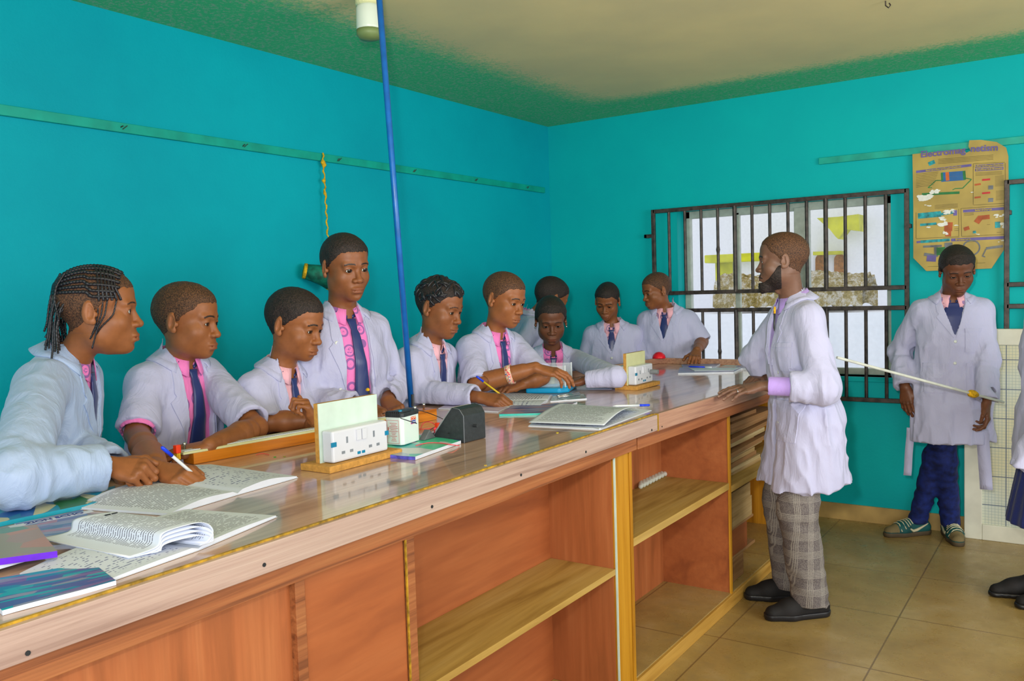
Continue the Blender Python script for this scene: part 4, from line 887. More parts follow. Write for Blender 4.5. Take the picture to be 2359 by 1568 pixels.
# ================================================================== people: distance fields turned into smooth closed surfaces
F32 = np.float32
class Grid:
    def __init__(s, lo, hi, h, fill=0.2):
        s.lo = np.array(lo, float); s.h = h; s.n = np.maximum(4, np.ceil((np.array(hi)-s.lo)/h).astype(int)+1)
        s.ax = [(s.lo[i]+h*np.arange(s.n[i])).astype(F32) for i in range(3)]
        s.A = np.full(tuple(s.n), fill, F32)
    @staticmethod
    def like(g, A):
        r = Grid.__new__(Grid); r.lo, r.h, r.n, r.ax, r.A = g.lo, g.h, g.n, g.ax, A; return r
    def sl(s, lo, hi, m):
        out = []
        for i in range(3):
            a = int(max(0, math.floor((lo[i]-m-s.lo[i])/s.h))); b = int(min(s.n[i], math.ceil((hi[i]+m-s.lo[i])/s.h)+1))
            if b <= a: return None
            out.append(slice(a, b))
        return tuple(out)
    def xyz(s, sl): return s.ax[0][sl[0]][:, None, None], s.ax[1][sl[1]][None, :, None], s.ax[2][sl[2]][None, None, :]
    def full(s): return s.xyz((slice(None),)*3)
    def put(s, fn, lo, hi, k=0.0, op='u'):
        sl = s.sl(lo, hi, k+2.5*s.h)
        if sl is None: return s
        X, Y, Z = s.xyz(sl); d = fn(X, Y, Z); B = s.A[sl]
        if op == 's': d = -d; a, b = -B, -d
        else: a, b = B, d
        if k > 0:
            hh = np.clip(0.5+0.5*(b-a)/k, 0, 1); r = b*(1-hh)+a*hh-k*hh*(1-hh)
        else: r = np.minimum(a, b)
        s.A[sl] = -r if op == 's' else r
        return s
    def sample(s, P_):
        q = (np.asarray(P_, float)-s.lo)/s.h; i = np.clip(np.floor(q).astype(int), 0, s.n-2); f = np.clip(q-i, 0, 1)
        r = 0
        for dx_ in (0, 1):
            for dy_ in (0, 1):
                for dz_ in (0, 1):
                    w = (f[:, 0] if dx_ else 1-f[:, 0])*(f[:, 1] if dy_ else 1-f[:, 1])*(f[:, 2] if dz_ else 1-f[:, 2])
                    r = r+w*s.A[i[:, 0]+dx_, i[:, 1]+dy_, i[:, 2]+dz_]
        return r
def ell(g, c, r, k=0.0, op='u', R=None):
    c = np.array(c, float); r = np.array(r, float); m = r.max() if R is not None else None
    ext = np.full(3, m) if m is not None else r
    def fn(X, Y, Z):
        x, y, z = X-c[0], Y-c[1], Z-c[2]
        if R is not None: x, y, z = (R[0][0]*x+R[1][0]*y+R[2][0]*z, R[0][1]*x+R[1][1]*y+R[2][1]*z, R[0][2]*x+R[1][2]*y+R[2][2]*z)
        k0 = np.sqrt((x/r[0])**2+(y/r[1])**2+(z/r[2])**2); k1 = np.sqrt((x/r[0]**2)**2+(y/r[1]**2)**2+(z/r[2]**2)**2)+1e-9
        return (k0*(k0-1)/k1).astype(F32)
    return g.put(fn, c-ext, c+ext, k, op)
def cone(g, a, b, r1, r2, k=0.0, op='u', flat_=None, cut=None, fn2=None):
    a = np.array(a, float); b = np.array(b, float); ba = b-a; l2 = max(ba@ba, 1e-9); R_ = max(r1, r2)
    def fn(X, Y, Z):
        x, y, z = X-a[0], Y-a[1], Z-a[2]
        t = np.clip((x*ba[0]+y*ba[1]+z*ba[2])/l2, 0, 1)
        dx_, dy_, dz_ = x-t*ba[0], y-t*ba[1], z-t*ba[2]
        if flat_ is not None:
            n, f = flat_; q = (dx_*n[0]+dy_*n[1]+dz_*n[2])*(f-1); dx_, dy_, dz_ = dx_+q*n[0], dy_+q*n[1], dz_+q*n[2]
        d = np.sqrt(dx_**2+dy_**2+dz_**2)-(r1+(r2-r1)*t)
        if fn2 is not None: d = d+fn2(X, Y, Z, t)
        if cut is not None:
            cn, cp = cut; d = np.maximum(d, (X-cp[0])*cn[0]+(Y-cp[1])*cn[1]+(Z-cp[2])*cn[2])
        return d.astype(F32)
    return g.put(fn, np.minimum(a, b)-R_, np.maximum(a, b)+R_, k, op)
def nets(A, lo, h):
    """naive surface nets: numpy quads and vertices of the zero surface"""
    S = A < 0
    c = np.zeros(tuple(n-1 for n in A.shape), np.int8)
    for i in (0, 1):
        for j in (0, 1):
            for k in (0, 1): c += S[i:A.shape[0]-1+i, j:A.shape[1]-1+j, k:A.shape[2]-1+k]
    act = (c > 0) & (c < 8); I = np.argwhere(act)
    if not len(I): return np.zeros((0, 3)), np.zeros((0, 4), int)
    idx = np.full(act.shape, -1, np.int32); idx[act] = np.arange(len(I))
    cs = [(i, j, k) for i in (0, 1) for j in (0, 1) for k in (0, 1)]
    V = {q: A[I[:, 0]+q[0], I[:, 1]+q[1], I[:, 2]+q[2]] for q in cs}
    pos = np.zeros((len(I), 3)); cnt = np.zeros(len(I))
    for q in cs:
        for ax_ in range(3):
            if q[ax_] == 0:
                r = list(q); r[ax_] = 1; r = tuple(r); a, b = V[q], V[r]; m = (a < 0) != (b < 0)
                t = np.where(m, a/np.where(m, a-b, 1), 0); p = np.array(q, float)[None]+np.zeros((len(I), 3)); p[:, ax_] += t
                pos += p*m[:, None]; cnt += m
    pts = (I+pos/cnt[:, None])*h+lo
    F_ = []
    for ax_ in range(3):
        a = [slice(None)]*3; b = [slice(None)]*3; a[ax_] = slice(0, -1); b[ax_] = slice(1, None)
        s0, s1 = S[tuple(a)], S[tuple(b)]; E_ = np.argwhere(s0 != s1); inside = s0[E_[:, 0], E_[:, 1], E_[:, 2]]
        u, v = [(1, 2), (2, 0), (0, 1)][ax_]
        ok = (E_[:, u] > 0) & (E_[:, v] > 0) & (E_[:, u] < A.shape[u]-1) & (E_[:, v] < A.shape[v]-1); E_ = E_[ok]; inside = inside[ok]
        q = []
        for du, dv in ((-1, -1), (0, -1), (0, 0), (-1, 0)):
            e = E_.copy(); e[:, u] += du; e[:, v] += dv; q.append(idx[e[:, 0], e[:, 1], e[:, 2]])
        q = np.stack(q, 1); q[~inside] = q[~inside][:, ::-1]; F_.append(q)
    F_ = np.concatenate(F_); return pts, F_[(F_ >= 0).all(1)]
def vnoise(g_ax, cell, seed, amp=1.0):
    """smooth value noise on a grid, CELL gives its grain along x, y, z"""
    rs = np.random.RandomState(seed); out = []
    ns = [int(np.ceil((a[-1]-a[0])/c))+4 for a, c in zip(g_ax, cell)]
    L = rs.rand(*ns).astype(F32)*2-1
    for i in range(3):
        t = (g_ax[i]-g_ax[i][0])/cell[i]; k = np.floor(t).astype(int); f = (t-k); f = f*f*(3-2*f)
        sh = [1, 1, 1]; sh[i] = -1; f = f.reshape(sh).astype(F32)
        L = np.take(L, k, axis=i)*(1-f)+np.take(L, k+1, axis=i)*f
    return L*amp
class Part:
    """mesh pieces gathered into one object, with a tint per vertex"""
    def __init__(s): s.v = []; s.f = []; s.c = []; s.m = []; s.n = 0
    def add(s, v, f, c=None, m=0):
        v = np.asarray(v, float); s.v.append(v); s.f += [tuple(int(i)+s.n for i in q) for q in f]; s.m += [m]*len(f)
        s.c.append(np.ones((len(v), 3))*0.5 if c is None else np.broadcast_to(np.asarray(c, float), (len(v), 3))); s.n += len(v); return s
    def build(s, name, mats, origin, parent=None, smooth=True):
        me = bpy.data.meshes.new(name); v = np.concatenate(s.v)-np.array(origin)[None]
        me.from_pydata(v.tolist(), [], s.f)
        for m in (mats if isinstance(mats, (list, tuple)) else [mats]): me.materials.append(m)
        me.polygons.foreach_set('material_index', s.m)
        ca = me.color_attributes.new('tint', 'FLOAT_COLOR', 'POINT'); c = np.concatenate(s.c); c = np.concatenate([c, np.ones((len(c), 1))], 1)
        ca.data.foreach_set('color', c.astype(F32).ravel())
        if smooth: me.polygons.foreach_set('use_smooth', [True]*len(me.polygons))
        me.update()
        o = bpy.data.objects.new(name, me); COL.objects.link(o)
        if parent is None: o.location = origin
        else: o.parent = parent
        return o
def skin_mat():
    k = NT('brown_skin', 0.47, 0.38); a = k.new('ShaderNodeAttribute'); a.attribute_name = 'tint'
    n = k.noise(k.coords(), 60, 4, 0.6)
    k.color(k.mix(k.ramp(n, [(0.35, (0.14,)*3), (0.65, (0,)*3)]), a.outputs['Color'], (0.02, 0.008, 0.004, 1))); k.bump(k.noise(k.coords(), 500, 3), 0.06, 0.002)
    return k.m
M['skin'] = skin_mat()
def hair_mat(name, c1, c2, sc=260, rough=0.6):
    k = NT(name, rough, 0.35); n = k.noise(k.coords(), sc, 3, 0.6); k.color(k.ramp(n, [(0.4, c1), (0.65, c2)])); k.bump(n, 0.7, 0.004); return k.m
M['hair_black'] = hair_mat('short_black_hair', rgb(22, 18, 18), rgb(58, 46, 42))
M['hair_brown'] = hair_mat('cropped_brown_hair', rgb(52, 34, 26), rgb(112, 76, 50))
M['hair_twist'] = flat('shiny_black_braid', rgb(30, 30, 36), 0.35, var=0.3, scale=200)
M['eye_white'] = flat('eye_white', rgb(214, 214, 206), 0.15); M['iris'] = flat('dark_iris', rgb(24, 14, 10), 0.1, spec=0.8)
def cloth(name, c, rough=0.75, spec=0.2, sheen=0.15, bump=0.5, var=0.03, print_=None):
    k = NT(name, rough, spec); co = k.coords()
    n = k.noise(co, 7, 5, 0.6); lo = tuple(v*(1-var) for v in c[:3]); hi = tuple(min(1, v*(1+var)) for v in c[:3])
    col = k.ramp(n, [(0.3, lo), (0.7, hi)])
    if print_ is not None:
        v = k.new('ShaderNodeTexVoronoi'); k.link(co, v.inputs['Vector']); v.inputs['Scale'].default_value = 14.0; v.inputs['Randomness'].default_value = 0.35
        d = v.outputs['Distance']; r1 = k.math('MULTIPLY', k.math('GREATER_THAN', d, 0.27), k.math('LESS_THAN', d, 0.36)); r2 = k.math('LESS_THAN', d, 0.20)
        r3 = k.math('GREATER_THAN', k.noise(co, 230, 2), 0.5); m = k.math('MAXIMUM', r1, k.math('MULTIPLY', r2, r3))
        col = k.mix(k.math('MULTIPLY', m, 0.75), col, print_)
    k.color(col); k.b.inputs['Sheen Weight'].default_value = sheen
    w = k.noise(k.coords(scale=(1, 1, 0.4)), 11, 5, 0.55, 1.2); k.bump(w, bump, 0.02); return k.m
M['coat'] = cloth('white_lab_coat_cloth', rgb(180, 182, 214), 0.7)
M['coat_cool'] = cloth('bluish_white_satin_coat_cloth', rgb(158, 178, 212), 0.5, 0.4)
M['pink'] = cloth('pink_school_shirt', rgb(232, 124, 190), 0.7, print_=rgb(96, 84, 150))
M['pale_pink'] = cloth('pale_pink_school_shirt', rgb(232, 176, 190), 0.7, print_=rgb(110, 100, 160))
M['tie'] = cloth('navy_satin_tie', rgb(30, 46, 104), 0.35, 0.5, 0.1, 0.1)
M['navy'] = cloth('navy_cloth', rgb(34, 44, 104), 0.8, print_=None)
M['lilac'] = cloth('lilac_shirt', rgb(178, 150, 226), 0.7)
M['button'] = flat('pearl_button', rgb(206, 212, 208), 0.25)

EYE_Y, EYE_X, EYE_R = 0.0680, 0.0315, 0.0135
def make_head(h=0.0026, neck=(0, -0.03, -0.19), neck_r=(0.050, 0.056), child=0.0, female=0, beard=0, hair='crop', hair_t=0.0045, eye_open=0.6, gaze=(0, 0), skin=(0.13, 0.05, 0.022), full_lips=1.0, jaw=1.0, seed=1, hairline=0.064):
    """head in its own frame: face to +y, up +z, eyes at z=0; returns pieces [verts, faces, tint, material] and the hair pieces"""
    n_ = np.array(neck)
    g = Grid((-0.105, -0.135, min(-0.15, n_[2]-0.03)), (0.105, 0.14, 0.15), h)
    ell(g, (0, -0.014, 0.034), (0.0745, 0.096, 0.083+0.003*child))
    ell(g, (0, 0.012, 0.045), (0.066, 0.072, 0.062), 0.02)
    ell(g, (0, 0.022, -0.045), (0.058*jaw, 0.062, 0.072-0.006*child), 0.03)
    ell(g, (0, 0.062, -0.096+0.006*child), (0.022*jaw, 0.020, 0.018), 0.025)
    for s in (-1, 1):
        ell(g, (s*0.042*jaw, 0.004, -0.060), (0.019, 0.028, 0.026), 0.035)
        ell(g, (s*0.040, 0.050, -0.030), (0.020, 0.020, 0.020), 0.032)
        cone(g, (s*0.012, 0.081, 0.017), (s*0.042, 0.070, 0.018), 0.009+0.002*(beard > 0), 0.008, 0.016)
    ell(g, (0, 0.058, -0.066), (0.032, 0.030, 0.026), 0.02)
    # eye hollows
    for s in (-1, 1): ell(g, (s*0.031, 0.096, -0.001), (0.019, 0.019, 0.012), 0.012, 's')
    # nose
    cone(g, (0, 0.077, 0.008), (0, 0.0955, -0.033), 0.0065, 0.0095, 0.010)
    ell(g, (0, 0.0975, -0.0360), (0.0115, 0.0098, 0.0088), 0.008)
    for s in (-1, 1):
        ell(g, (s*0.0150, 0.0895, -0.038), (0.0085, 0.0095, 0.0075), 0.006)
        ell(g, (s*0.0085, 0.0955, -0.0468), (0.0042, 0.005, 0.004), 0.003, 's')
    # mouth
    fl = full_lips
    ell(g, (0, 0.0850, -0.0660), (0.0245, 0.0118, 0.0064*fl), 0.006)
    ell(g, (0, 0.0838, -0.0780), (0.0215, 0.0122, 0.0076*fl), 0.006)
    cone(g, (-0.022, 0.0890, -0.0722), (0.022, 0.0890, -0.0722), 0.0012, 0.0012, 0.003, 's')
    cone(g, (0, 0.097, -0.0722), (0, 0.094, -0.0722), 0.002, 0.002, 0.003, 's') if False else None
    ell(g, (0, 0.089, -0.090), (0.016, 0.008, 0.006), 0.008, 's')
    # lids over the eyeballs, then the slit
    for s in (-1, 1):
        ell(g, (s*EYE_X, EYE_Y, 0), (EYE_R+0.0022,)*3, 0.006)
        dz = -0.0015-0.0028*(1-eye_open)
        ell(g, (s*EYE_X, EYE_Y+0.016, dz), (0.0128, 0.013, 0.0030+0.0042*eye_open), 0.0015, 's')
    # ears
    for s in (-1, 1):
        Rz = np.array(((math.cos(s*0.35), math.sin(s*0.35), 0), (-math.sin(s*0.35), math.cos(s*0.35), 0), (0, 0, 1))).T
        ell(g, (s*0.078, -0.014, -0.004), (0.0065, 0.018, 0.030), 0.006, R=Rz.T)
        ell(g, (s*0.084, -0.009, 0.0), (0.006, 0.0115, 0.021), 0.004, 's', R=Rz.T)
        ell(g, (s*0.079, -0.004, -0.026), (0.006, 0.008, 0.009), 0.005)
        ell(g, (s*0.0755, 0.003, -0.008), (0.006, 0.005, 0.007), 0.004)
        cone(g, (s*0.078, -0.016, 0.012), (s*0.079, -0.019, -0.012), 0.0035, 0.0025, 0.003)
    # neck
    cone(g, (0, -0.022, -0.045), n_, neck_r[0], neck_r[1], 0.028)
    if not female and not child: ell(g, tuple(np.array((0, 0.02, -0.125))), (0.01, 0.012, 0.014), 0.012)
    v, f = nets(g.A, g.lo, h)
    # tint
    sk = np.array(skin); C_ = np.tile(sk, (len(v), 1))
    x, y, z = v.T
    def blend(mask, col):
        m = np.clip(mask, 0, 1)[:, None]; C_[:] = C_*(1-m)+np.array(col)[None]*m
    lip = np.minimum((x/0.0245)**2+((z+0.0715)/0.0135)**2, 9); blend(((1.05-lip)*4)*(y > 0.08)*0.8, sk*0.8+np.array((0.04, 0.008, 0.008)))
    for s in (-1, 1):
        bx = np.clip((s*x-0.012)/0.034, 0, 1); by = 0.0195+0.006*np.sin(bx*2.4)-0.006*bx
        blend((1-np.abs(z-by)/(0.0036 if not female else 0.0026))*2.2*((s*x > 0.011) & (s*x < 0.049) & (y > 0.04)), (0.012, 0.008, 0.007))
        ed = ((x-s*EYE_X)/0.0128)**2+((z+0.0015+0.0028*(1-eye_open))/(0.0040+0.0038*eye_open))**2
        blend((1.25-ed)*3*(y > 0.07), (0.015, 0.008, 0.006))
    blend(((np.abs(x) > 0.073) & (np.abs(y+0.01) < 0.03) & (np.abs(z) < 0.034))*0.35, sk*1.35+0.015)
    body = [(v, f, C_, 0)]
    # eyeballs
    for s in (-1, 1):
        nu, nv = 20, 14; vv = []; R_ = EYE_R
        gz = np.array((gaze[0]*0.4, 1.0, gaze[1]*0.4)); gz /= np.linalg.norm(gz); e1 = np.cross(gz, (0, 0, 1)); e1 /= np.linalg.norm(e1); e2 = np.cross(e1, gz)
        for j in range(nv+1):
            t = math.pi*j/nv
            for i in range(nu):
                p = 2*math.pi*i/nu; vv.append((np.array((s*EYE_X, EYE_Y, 0))+R_*(gz*math.cos(t)+(e1*math.cos(p)+e2*math.sin(p))*math.sin(t))))
        ff = [(j*nu+i, (j+1)*nu+i, (j+1)*nu+(i+1) % nu, j*nu+(i+1) % nu) for j in range(nv) for i in range(nu)]
        k_ = 3*nu
        body.append((np.array(vv), ff[k_:], None, 1)); body.append((np.array(vv), ff[:k_], None, 2))
    hairs = []
    if hair in ('crop', 'black', 'bald', 'afro'):
        X, Y, Z = g.full(); cut = np.interp(g.ax[1], [-0.13, -0.075, -0.03, -0.012, 0.006, 0.018, 0.045, 0.062, 0.14], [-0.062, -0.058, -0.03, 0.0, 0.004, 0.018, 0.040, hairline-0.004, hairline+0.002]).astype(F32)[None, :, None]
        depth = (Z-cut)+vnoise(g.ax, (0.007,)*3, seed+3, 0.0035); t = np.clip(depth*0.16+0.0005, 0.0006, hair_t)
        r_ = np.sqrt((X/0.0735)**2+((Y+0.014)/0.095)**2+((Z-0.034)/0.082)**2)
        d = np.maximum(g.A-t, -depth); d = np.maximum(d, (np.abs(X)-0.076) if hair_t < 0.008 else (np.abs(X)-0.082))
        d = d+vnoise(g.ax, (0.006,)*3, seed, 0.0009 if hair_t > 0.003 else 0.0003)
        hv, hf = nets(d.astype(F32), g.lo, h); hairs.append((hv, hf, None, 0))
    if beard:
        X, Y, Z = g.full(); g2 = Grid.like(g, g.A.copy())
        ell(g2, (0, 0.072, -0.112), (0.026, 0.022, 0.024), 0.02)
        top = np.interp(np.abs(g.ax[1]-0.0), [0, 0.015, 0.035, 0.055, 0.075, 0.1], [-0.02, -0.022, -0.05, -0.074, -0.088, -0.09]).astype(F32)[None, :, None]
        d = np.maximum(g2.A-0.004, Z-top); d = np.maximum(d, -(Z+0.152)); d = np.maximum(d, -(Y-0.004)); d = np.maximum(d, -(Z+0.128+0.0*Y)-0.25*(Y-0.05))
        must = np.maximum(np.maximum(g.A-0.0014, np.abs(Z+0.0545+0.018*(np.abs(X)/0.028)**2)-0.0036), np.abs(X)-0.029); must = np.maximum(must, -(Y-0.06))
        d = np.minimum(d, must)+vnoise(g.ax, (0.005,)*3, seed+5, 0.0012)
        hv, hf = nets(d.astype(F32), g.lo, h); hairs.append((hv, hf, None, 1))
    return body, hairs, g
def field_normal(g, P_):
    e = g.h; return np.stack([g.sample(P_+np.eye(3)[i]*e)-g.sample(P_-np.eye(3)[i]*e) for i in range(3)], 1)
def onto(g, P_, off=0.0):
    """move points onto the zero surface (+off) of a field"""
    P_ = np.array(P_, float)
    for _ in range(6):
        d = g.sample(P_)-off; n = field_normal(g, P_); n /= np.linalg.norm(n, axis=1)[:, None]+1e-9; P_ = P_-n*np.clip(d, -0.03, 0.03)[:, None]
    return P_
def tube_np(pts, r, seg=6):
    m = MB(); m.tube([Vector(p) for p in pts], r, seg); return np.array(m.v), m.f
def R_from(dirh, pitch=0.0, roll=0.0):
    y = np.array((dirh[0], dirh[1], 0.0)); y /= np.linalg.norm(y); z = np.array((0, 0, 1.0)); x = np.cross(y, z)
    c, s = math.cos(pitch), math.sin(pitch); y2 = c*y-s*z; z2 = s*y+c*z
    c, s = math.cos(roll), math.sin(roll); x3 = c*x+s*z2; z3 = -s*x+c*z2
    return np.stack([x3, y2, z3], 1)
def facing(pos, az):
    """horizontal direction that looks AZ degrees round from the photographer, + towards the picture's far side wall window"""
    tc = -np.array((pos[0]-CAM[0], pos[1]-CAM[1])); tc /= np.linalg.norm(tc); r = np.array((-tc[1], tc[0]))
    if r@AX[0][:2] < 0: r = -r
    a = math.radians(az); return math.cos(a)*tc+math.sin(a)*r

# ------------------------------------------------------------------ hands
FINGERS = [((0.024, 0.088, 0.0), (0.042, 0.025, 0.021), 0.0086), ((0.005, 0.092, 0.002), (0.046, 0.029, 0.022), 0.0088), ((-0.014, 0.088, 0.001), (0.042, 0.027, 0.021), 0.0083), ((-0.031, 0.078, -0.002), (0.033, 0.020, 0.018), 0.0074)]
def make_hand(W, f, n, side, elbow, curls=(0.5,)*4, spread=0.06, thumb=(0.7, 0.5), s=1.0, h=0.0022, skin=(0.13, 0.05, 0.022), bare=0.12, arm_r=(0.026, 0.040), pinch=0.0):
    """hand at wrist W: F fingers' direction, N back-of-hand direction, SIDE +1 right hand; bare forearm back towards ELBOW"""
    W = np.array(W, float); f = np.array(f, float); f /= np.linalg.norm(f); n = np.array(n, float); n -= f*(n@f); n /= np.linalg.norm(n)
    t = -np.cross(f, n)*side            # towards the thumb
    Q = lambda p: W+(t*p[0]+f*p[1]+n*p[2])*s
    E_ = np.array(elbow, float); ad = E_-W; al = np.linalg.norm(ad); ad /= al; Lb = min(bare, al)
    pts = [W-0.0*f, W+ad*Lb]+[Q((0.04*a, 0.2*b, 0.1*c)) for a in (-2, 2) for b in (0, 1) for c in (-1, 0.6)]
    lo = np.min(pts, 0)-0.03; hi = np.max(pts, 0)+0.03
    g = Grid(lo, hi, h)
    r_end = arm_r[0]+(arm_r[1]-arm_r[0])*min(1, Lb/0.24)
    cone(g, W, W+ad*Lb, arm_r[0]*s, r_end*s, 0.01, flat_=(n, 1.25))
    cone(g, W+ad*min(Lb, 0.06)*s, W+ad*Lb, 0.030*s, r_end*1.04*s, 0.02) if Lb > 0.09 else None
    for (kx, ky, kz), ph, r in FINGERS: cone(g, Q((kx*0.45, 0.006, -0.002)), Q((kx, ky-0.006, kz-0.003)), 0.0135*s, 0.0112*s, 0.012)
    cone(g, Q((0.012, 0.03, -0.010)), Q((-0.018, 0.045, -0.010)), 0.013*s, 0.012*s, 0.014)
    cone(g, Q((0.014, 0.014, -0.012)), Q((0.034, 0.052, -0.014)), 0.015*s, 0.013*s, 0.014)   # ball of the thumb
    nails = []
    for i, ((kx, ky, kz), ph, r) in enumerate(FINGERS):
        c = curls[i] if hasattr(curls, '__len__') else curls
        a = spread*(1.5-i)*1.0-pinch*(1.5-i)*0.35; k0 = np.array((kx, ky, kz)); ang = c*0.75
        p = k0.copy(); rr = r
        for j, L_ in enumerate(ph):
            d = np.array((math.sin(a)*math.cos(ang), math.cos(a)*math.cos(ang), -math.sin(ang))); q = p+d*L_
            cone(g, Q(p), Q(q), rr*s, rr*0.92*s, 0.0035 if j else 0.008); 
            if j < 2: ell(g, Q(q), (rr*1.02*s,)*3, 0.003)
            if j == 2:
                up = np.array((0, math.sin(ang), math.cos(ang))); nails.append((Q(q+up*rr*0.9+d*0.001), rr*s))
            p = q; rr *= 0.93; ang += c*(1.05 if j == 0 else 0.75)
    ta, tc_ = thumb; p = np.array((0.034, 0.046, -0.013)); d = np.array((math.sin(ta), math.cos(ta)*0.9, -0.25*tc_)); d /= np.linalg.norm(d)
    q = p+d*0.034; cone(g, Q(p), Q(q), 0.0115*s, 0.0098*s, 0.008); d2 = d+np.array((-tc_*0.9, 0.25, -0.25*tc_)); d2 /= np.linalg.norm(d2); q2 = q+d2*0.029
    cone(g, Q(q), Q(q2), 0.0098*s, 0.0085*s, 0.004)
    v, fc = nets(g.A, g.lo, h); nr = field_normal(g, v); nr /= np.linalg.norm(nr, axis=1)[:, None]+1e-9
    sk = np.array(skin); C_ = np.tile(sk, (len(v), 1)); y = (v-W)@f
    palm = np.clip(-(nr@n)*1.6-0.5, 0, 1)*(y > 0.01*s)*0.55
    C_ = C_*(1-palm[:, None])+(sk*1.9+np.array((0.05, 0.02, 0.01)))*palm[:, None]
    for c, r in nails:
        m = np.clip(1.6-np.linalg.norm(v-c, axis=1)/(r*0.75), 0, 1)[:, None]*0.7; C_ = C_*(1-m)+np.array((0.42, 0.26, 0.2))*m
    kn = np.clip((nr@n), 0, 1)*(np.abs(y-0.085*s) < 0.012); C_ = C_*(1-0.2*kn[:, None])
    return (v, fc, C_, 0), nails, Q
def ik(S, W, L1, L2, pole):
    S, W, pole = map(lambda a: np.array(a, float), (S, W, pole)); d = W-S; L = np.linalg.norm(d)
    k = max(1.0, L/((L1+L2)*0.995)); L1 *= k; L2 *= k; d /= L
    a = (L1*L1-L2*L2+L*L)/(2*L); hgt = math.sqrt(max(0, L1*L1-a*a)); p = pole-d*(pole@d); p /= np.linalg.norm(p)+1e-9
    return S+d*a+p*hgt

# ------------------------------------------------------------------ clothed upper bodies
PROF = ([0.06, 0.03, 0.0, -0.03, -0.06, -0.10, -0.20, -0.34, -0.48, -0.62, -0.80, -1.05],
        [0.052, 0.058, 0.080, 0.118, 0.152, 0.172, 0.180, 0.172, 0.176, 0.192, 0.205, 0.225],
        [0.050, 0.054, 0.062, 0.074, 0.088, 0.102, 0.118, 0.116, 0.120, 0.130, 0.140, 0.155])
def torso_fn(s, shrink=0.0, zb=-0.6, wide=1.0, deep=1.0, fold=None, skirt=1.0):
    zs = np.array(PROF[0][::-1])*s; a_ = np.array(PROF[1][::-1])*s*wide-shrink; b_ = np.array(PROF[2][::-1])*s*deep-shrink
    a_[zs < -0.5*s] = (a_[zs < -0.5*s])*skirt
    def fn(X, Y, Z):
        a = np.interp(Z, zs, a_).astype(F32); b = np.interp(Z, zs, b_).astype(F32); yo = np.interp(Z, [-0.5*s, -0.2*s, 0], [0.0, 0.008*s, -0.005*s]).astype(F32)
        q = np.sqrt((np.abs(X/a))**2.3+(np.abs((Y-yo)/b))**2.3+1e-9)**(2/2.3); d = (q-1)*np.minimum(a, b)*0.85
        d = np.maximum(d, zb-Z)
        return d.astype(F32) if fold is None else d+fold(X, Y, Z)
    return fn
def strip(fnA, fnB, n, m=4):
    """quads between two polylines given as functions of t"""
    v = []; 
    for j in range(m+1):
        for i in range(n+1): t = i/n; v.append(np.array(fnA(t))*(1-j/m)+np.array(fnB(t))*(j/m))
    w = n+1; return np.array(v), [(j*w+i, j*w+i+1, (j+1)*w+i+1, (j+1)*w+i) for j in range(m) for i in range(n)]
def front_y(g, x, z):
    """front surface height of a field along y"""
    ys = g.ax[1][::-1].astype(float); P_ = np.stack([np.full_like(ys, x), ys, np.full_like(ys, z)], 1); d = g.sample(P_); k = np.argmax(d < 0)
    if d[k] >= 0: return -1.0
    return ys[k] if k == 0 else ys[k]+(ys[k-1]-ys[k])*(0-d[k])/(d[k-1]-d[k]+1e-9)
def drape(g, v, off):
    y = np.array([front_y(g, p[0], p[2]) for p in v]); ok = y > -0.5
    y = np.where(ok, y, y[ok].mean() if ok.any() else 0.1)
    return np.array([(p[0], q+off, p[2]) for p, q in zip(v, y)])
def thick(v, f, t, nrm=(0, 1, 0)):
    """give a sheet a thickness along a direction"""
    v = np.asarray(v); n = len(v); back = v-np.array(nrm)*t; from collections import Counter
    e = Counter(); 
    for q in f:
        for i in range(len(q)): e[(q[i], q[(i+1) % len(q)])] += 1
    rim = [(a, b) for (a, b) in e if (b, a) not in e]
    return np.concatenate([v, back]), [tuple(q) for q in f]+[tuple(n+i for i in q[::-1]) for q in f]+[(b, a, n+a, n+b) for a, b in rim]

HEADS = {}
def get_head(**kw):
    key = repr(sorted(kw.items()))
    if key not in HEADS: HEADS[key] = make_head(**kw)
    return HEADS[key]
def collar(g, s, r0, h0, zb, spread_, open_deg, point, tilt, y0=0.0, m=26, lay=0.006):
    """folded collar round the neck; stands up, folds over and lies on the garment under it, two points in front"""
    v = []; rows = 5
    for j in range(rows):
        for i in range(m+1):
            a = math.radians(open_deg/2+(360-open_deg)*i/m)             # 0 = front
            front = max(0, 1-min(a, 2*math.pi-a)/math.radians(70)); fx = math.sin(a); fy = math.cos(a)
            zr = zb-tilt*fy
            if j == 0: r, z = r0, zr-0.012*s
            elif j == 1: r, z = r0+0.001, zr+h0
            elif j == 2: r, z = r0+0.006*s, zr+h0+0.001
            elif j == 3: r, z = r0+0.014*s+spread_*0.4, zr+h0*0.35-point*front*0.45
            else: r, z = r0+0.020*s+spread_, zr-0.008*s-point*front
            tw = (0.55*front*point/0.03 if j >= 3 else 0)*(0.012*s)*(j-2)
            v.append((r*fx+(tw if fx > 0 else -tw), y0+r*fy*1.0, z))
    w = m+1; f = [(j*w+i, j*w+i+1, (j+1)*w+i+1, (j+1)*w+i) for j in range(rows-1) for i in range(m)]
    v = np.array(v)
    if g is not None:
        for k in range(3*w, 5*w):      # keep the fallen leaf above the cloth below it
            d = g.sample(v[k][None])[0]
            if d < lay: 
                n = field_normal(g, v[k][None])[0]; n /= np.linalg.norm(n)+1e-9; v[k] = v[k]+n*(lay-d)
    return v, f
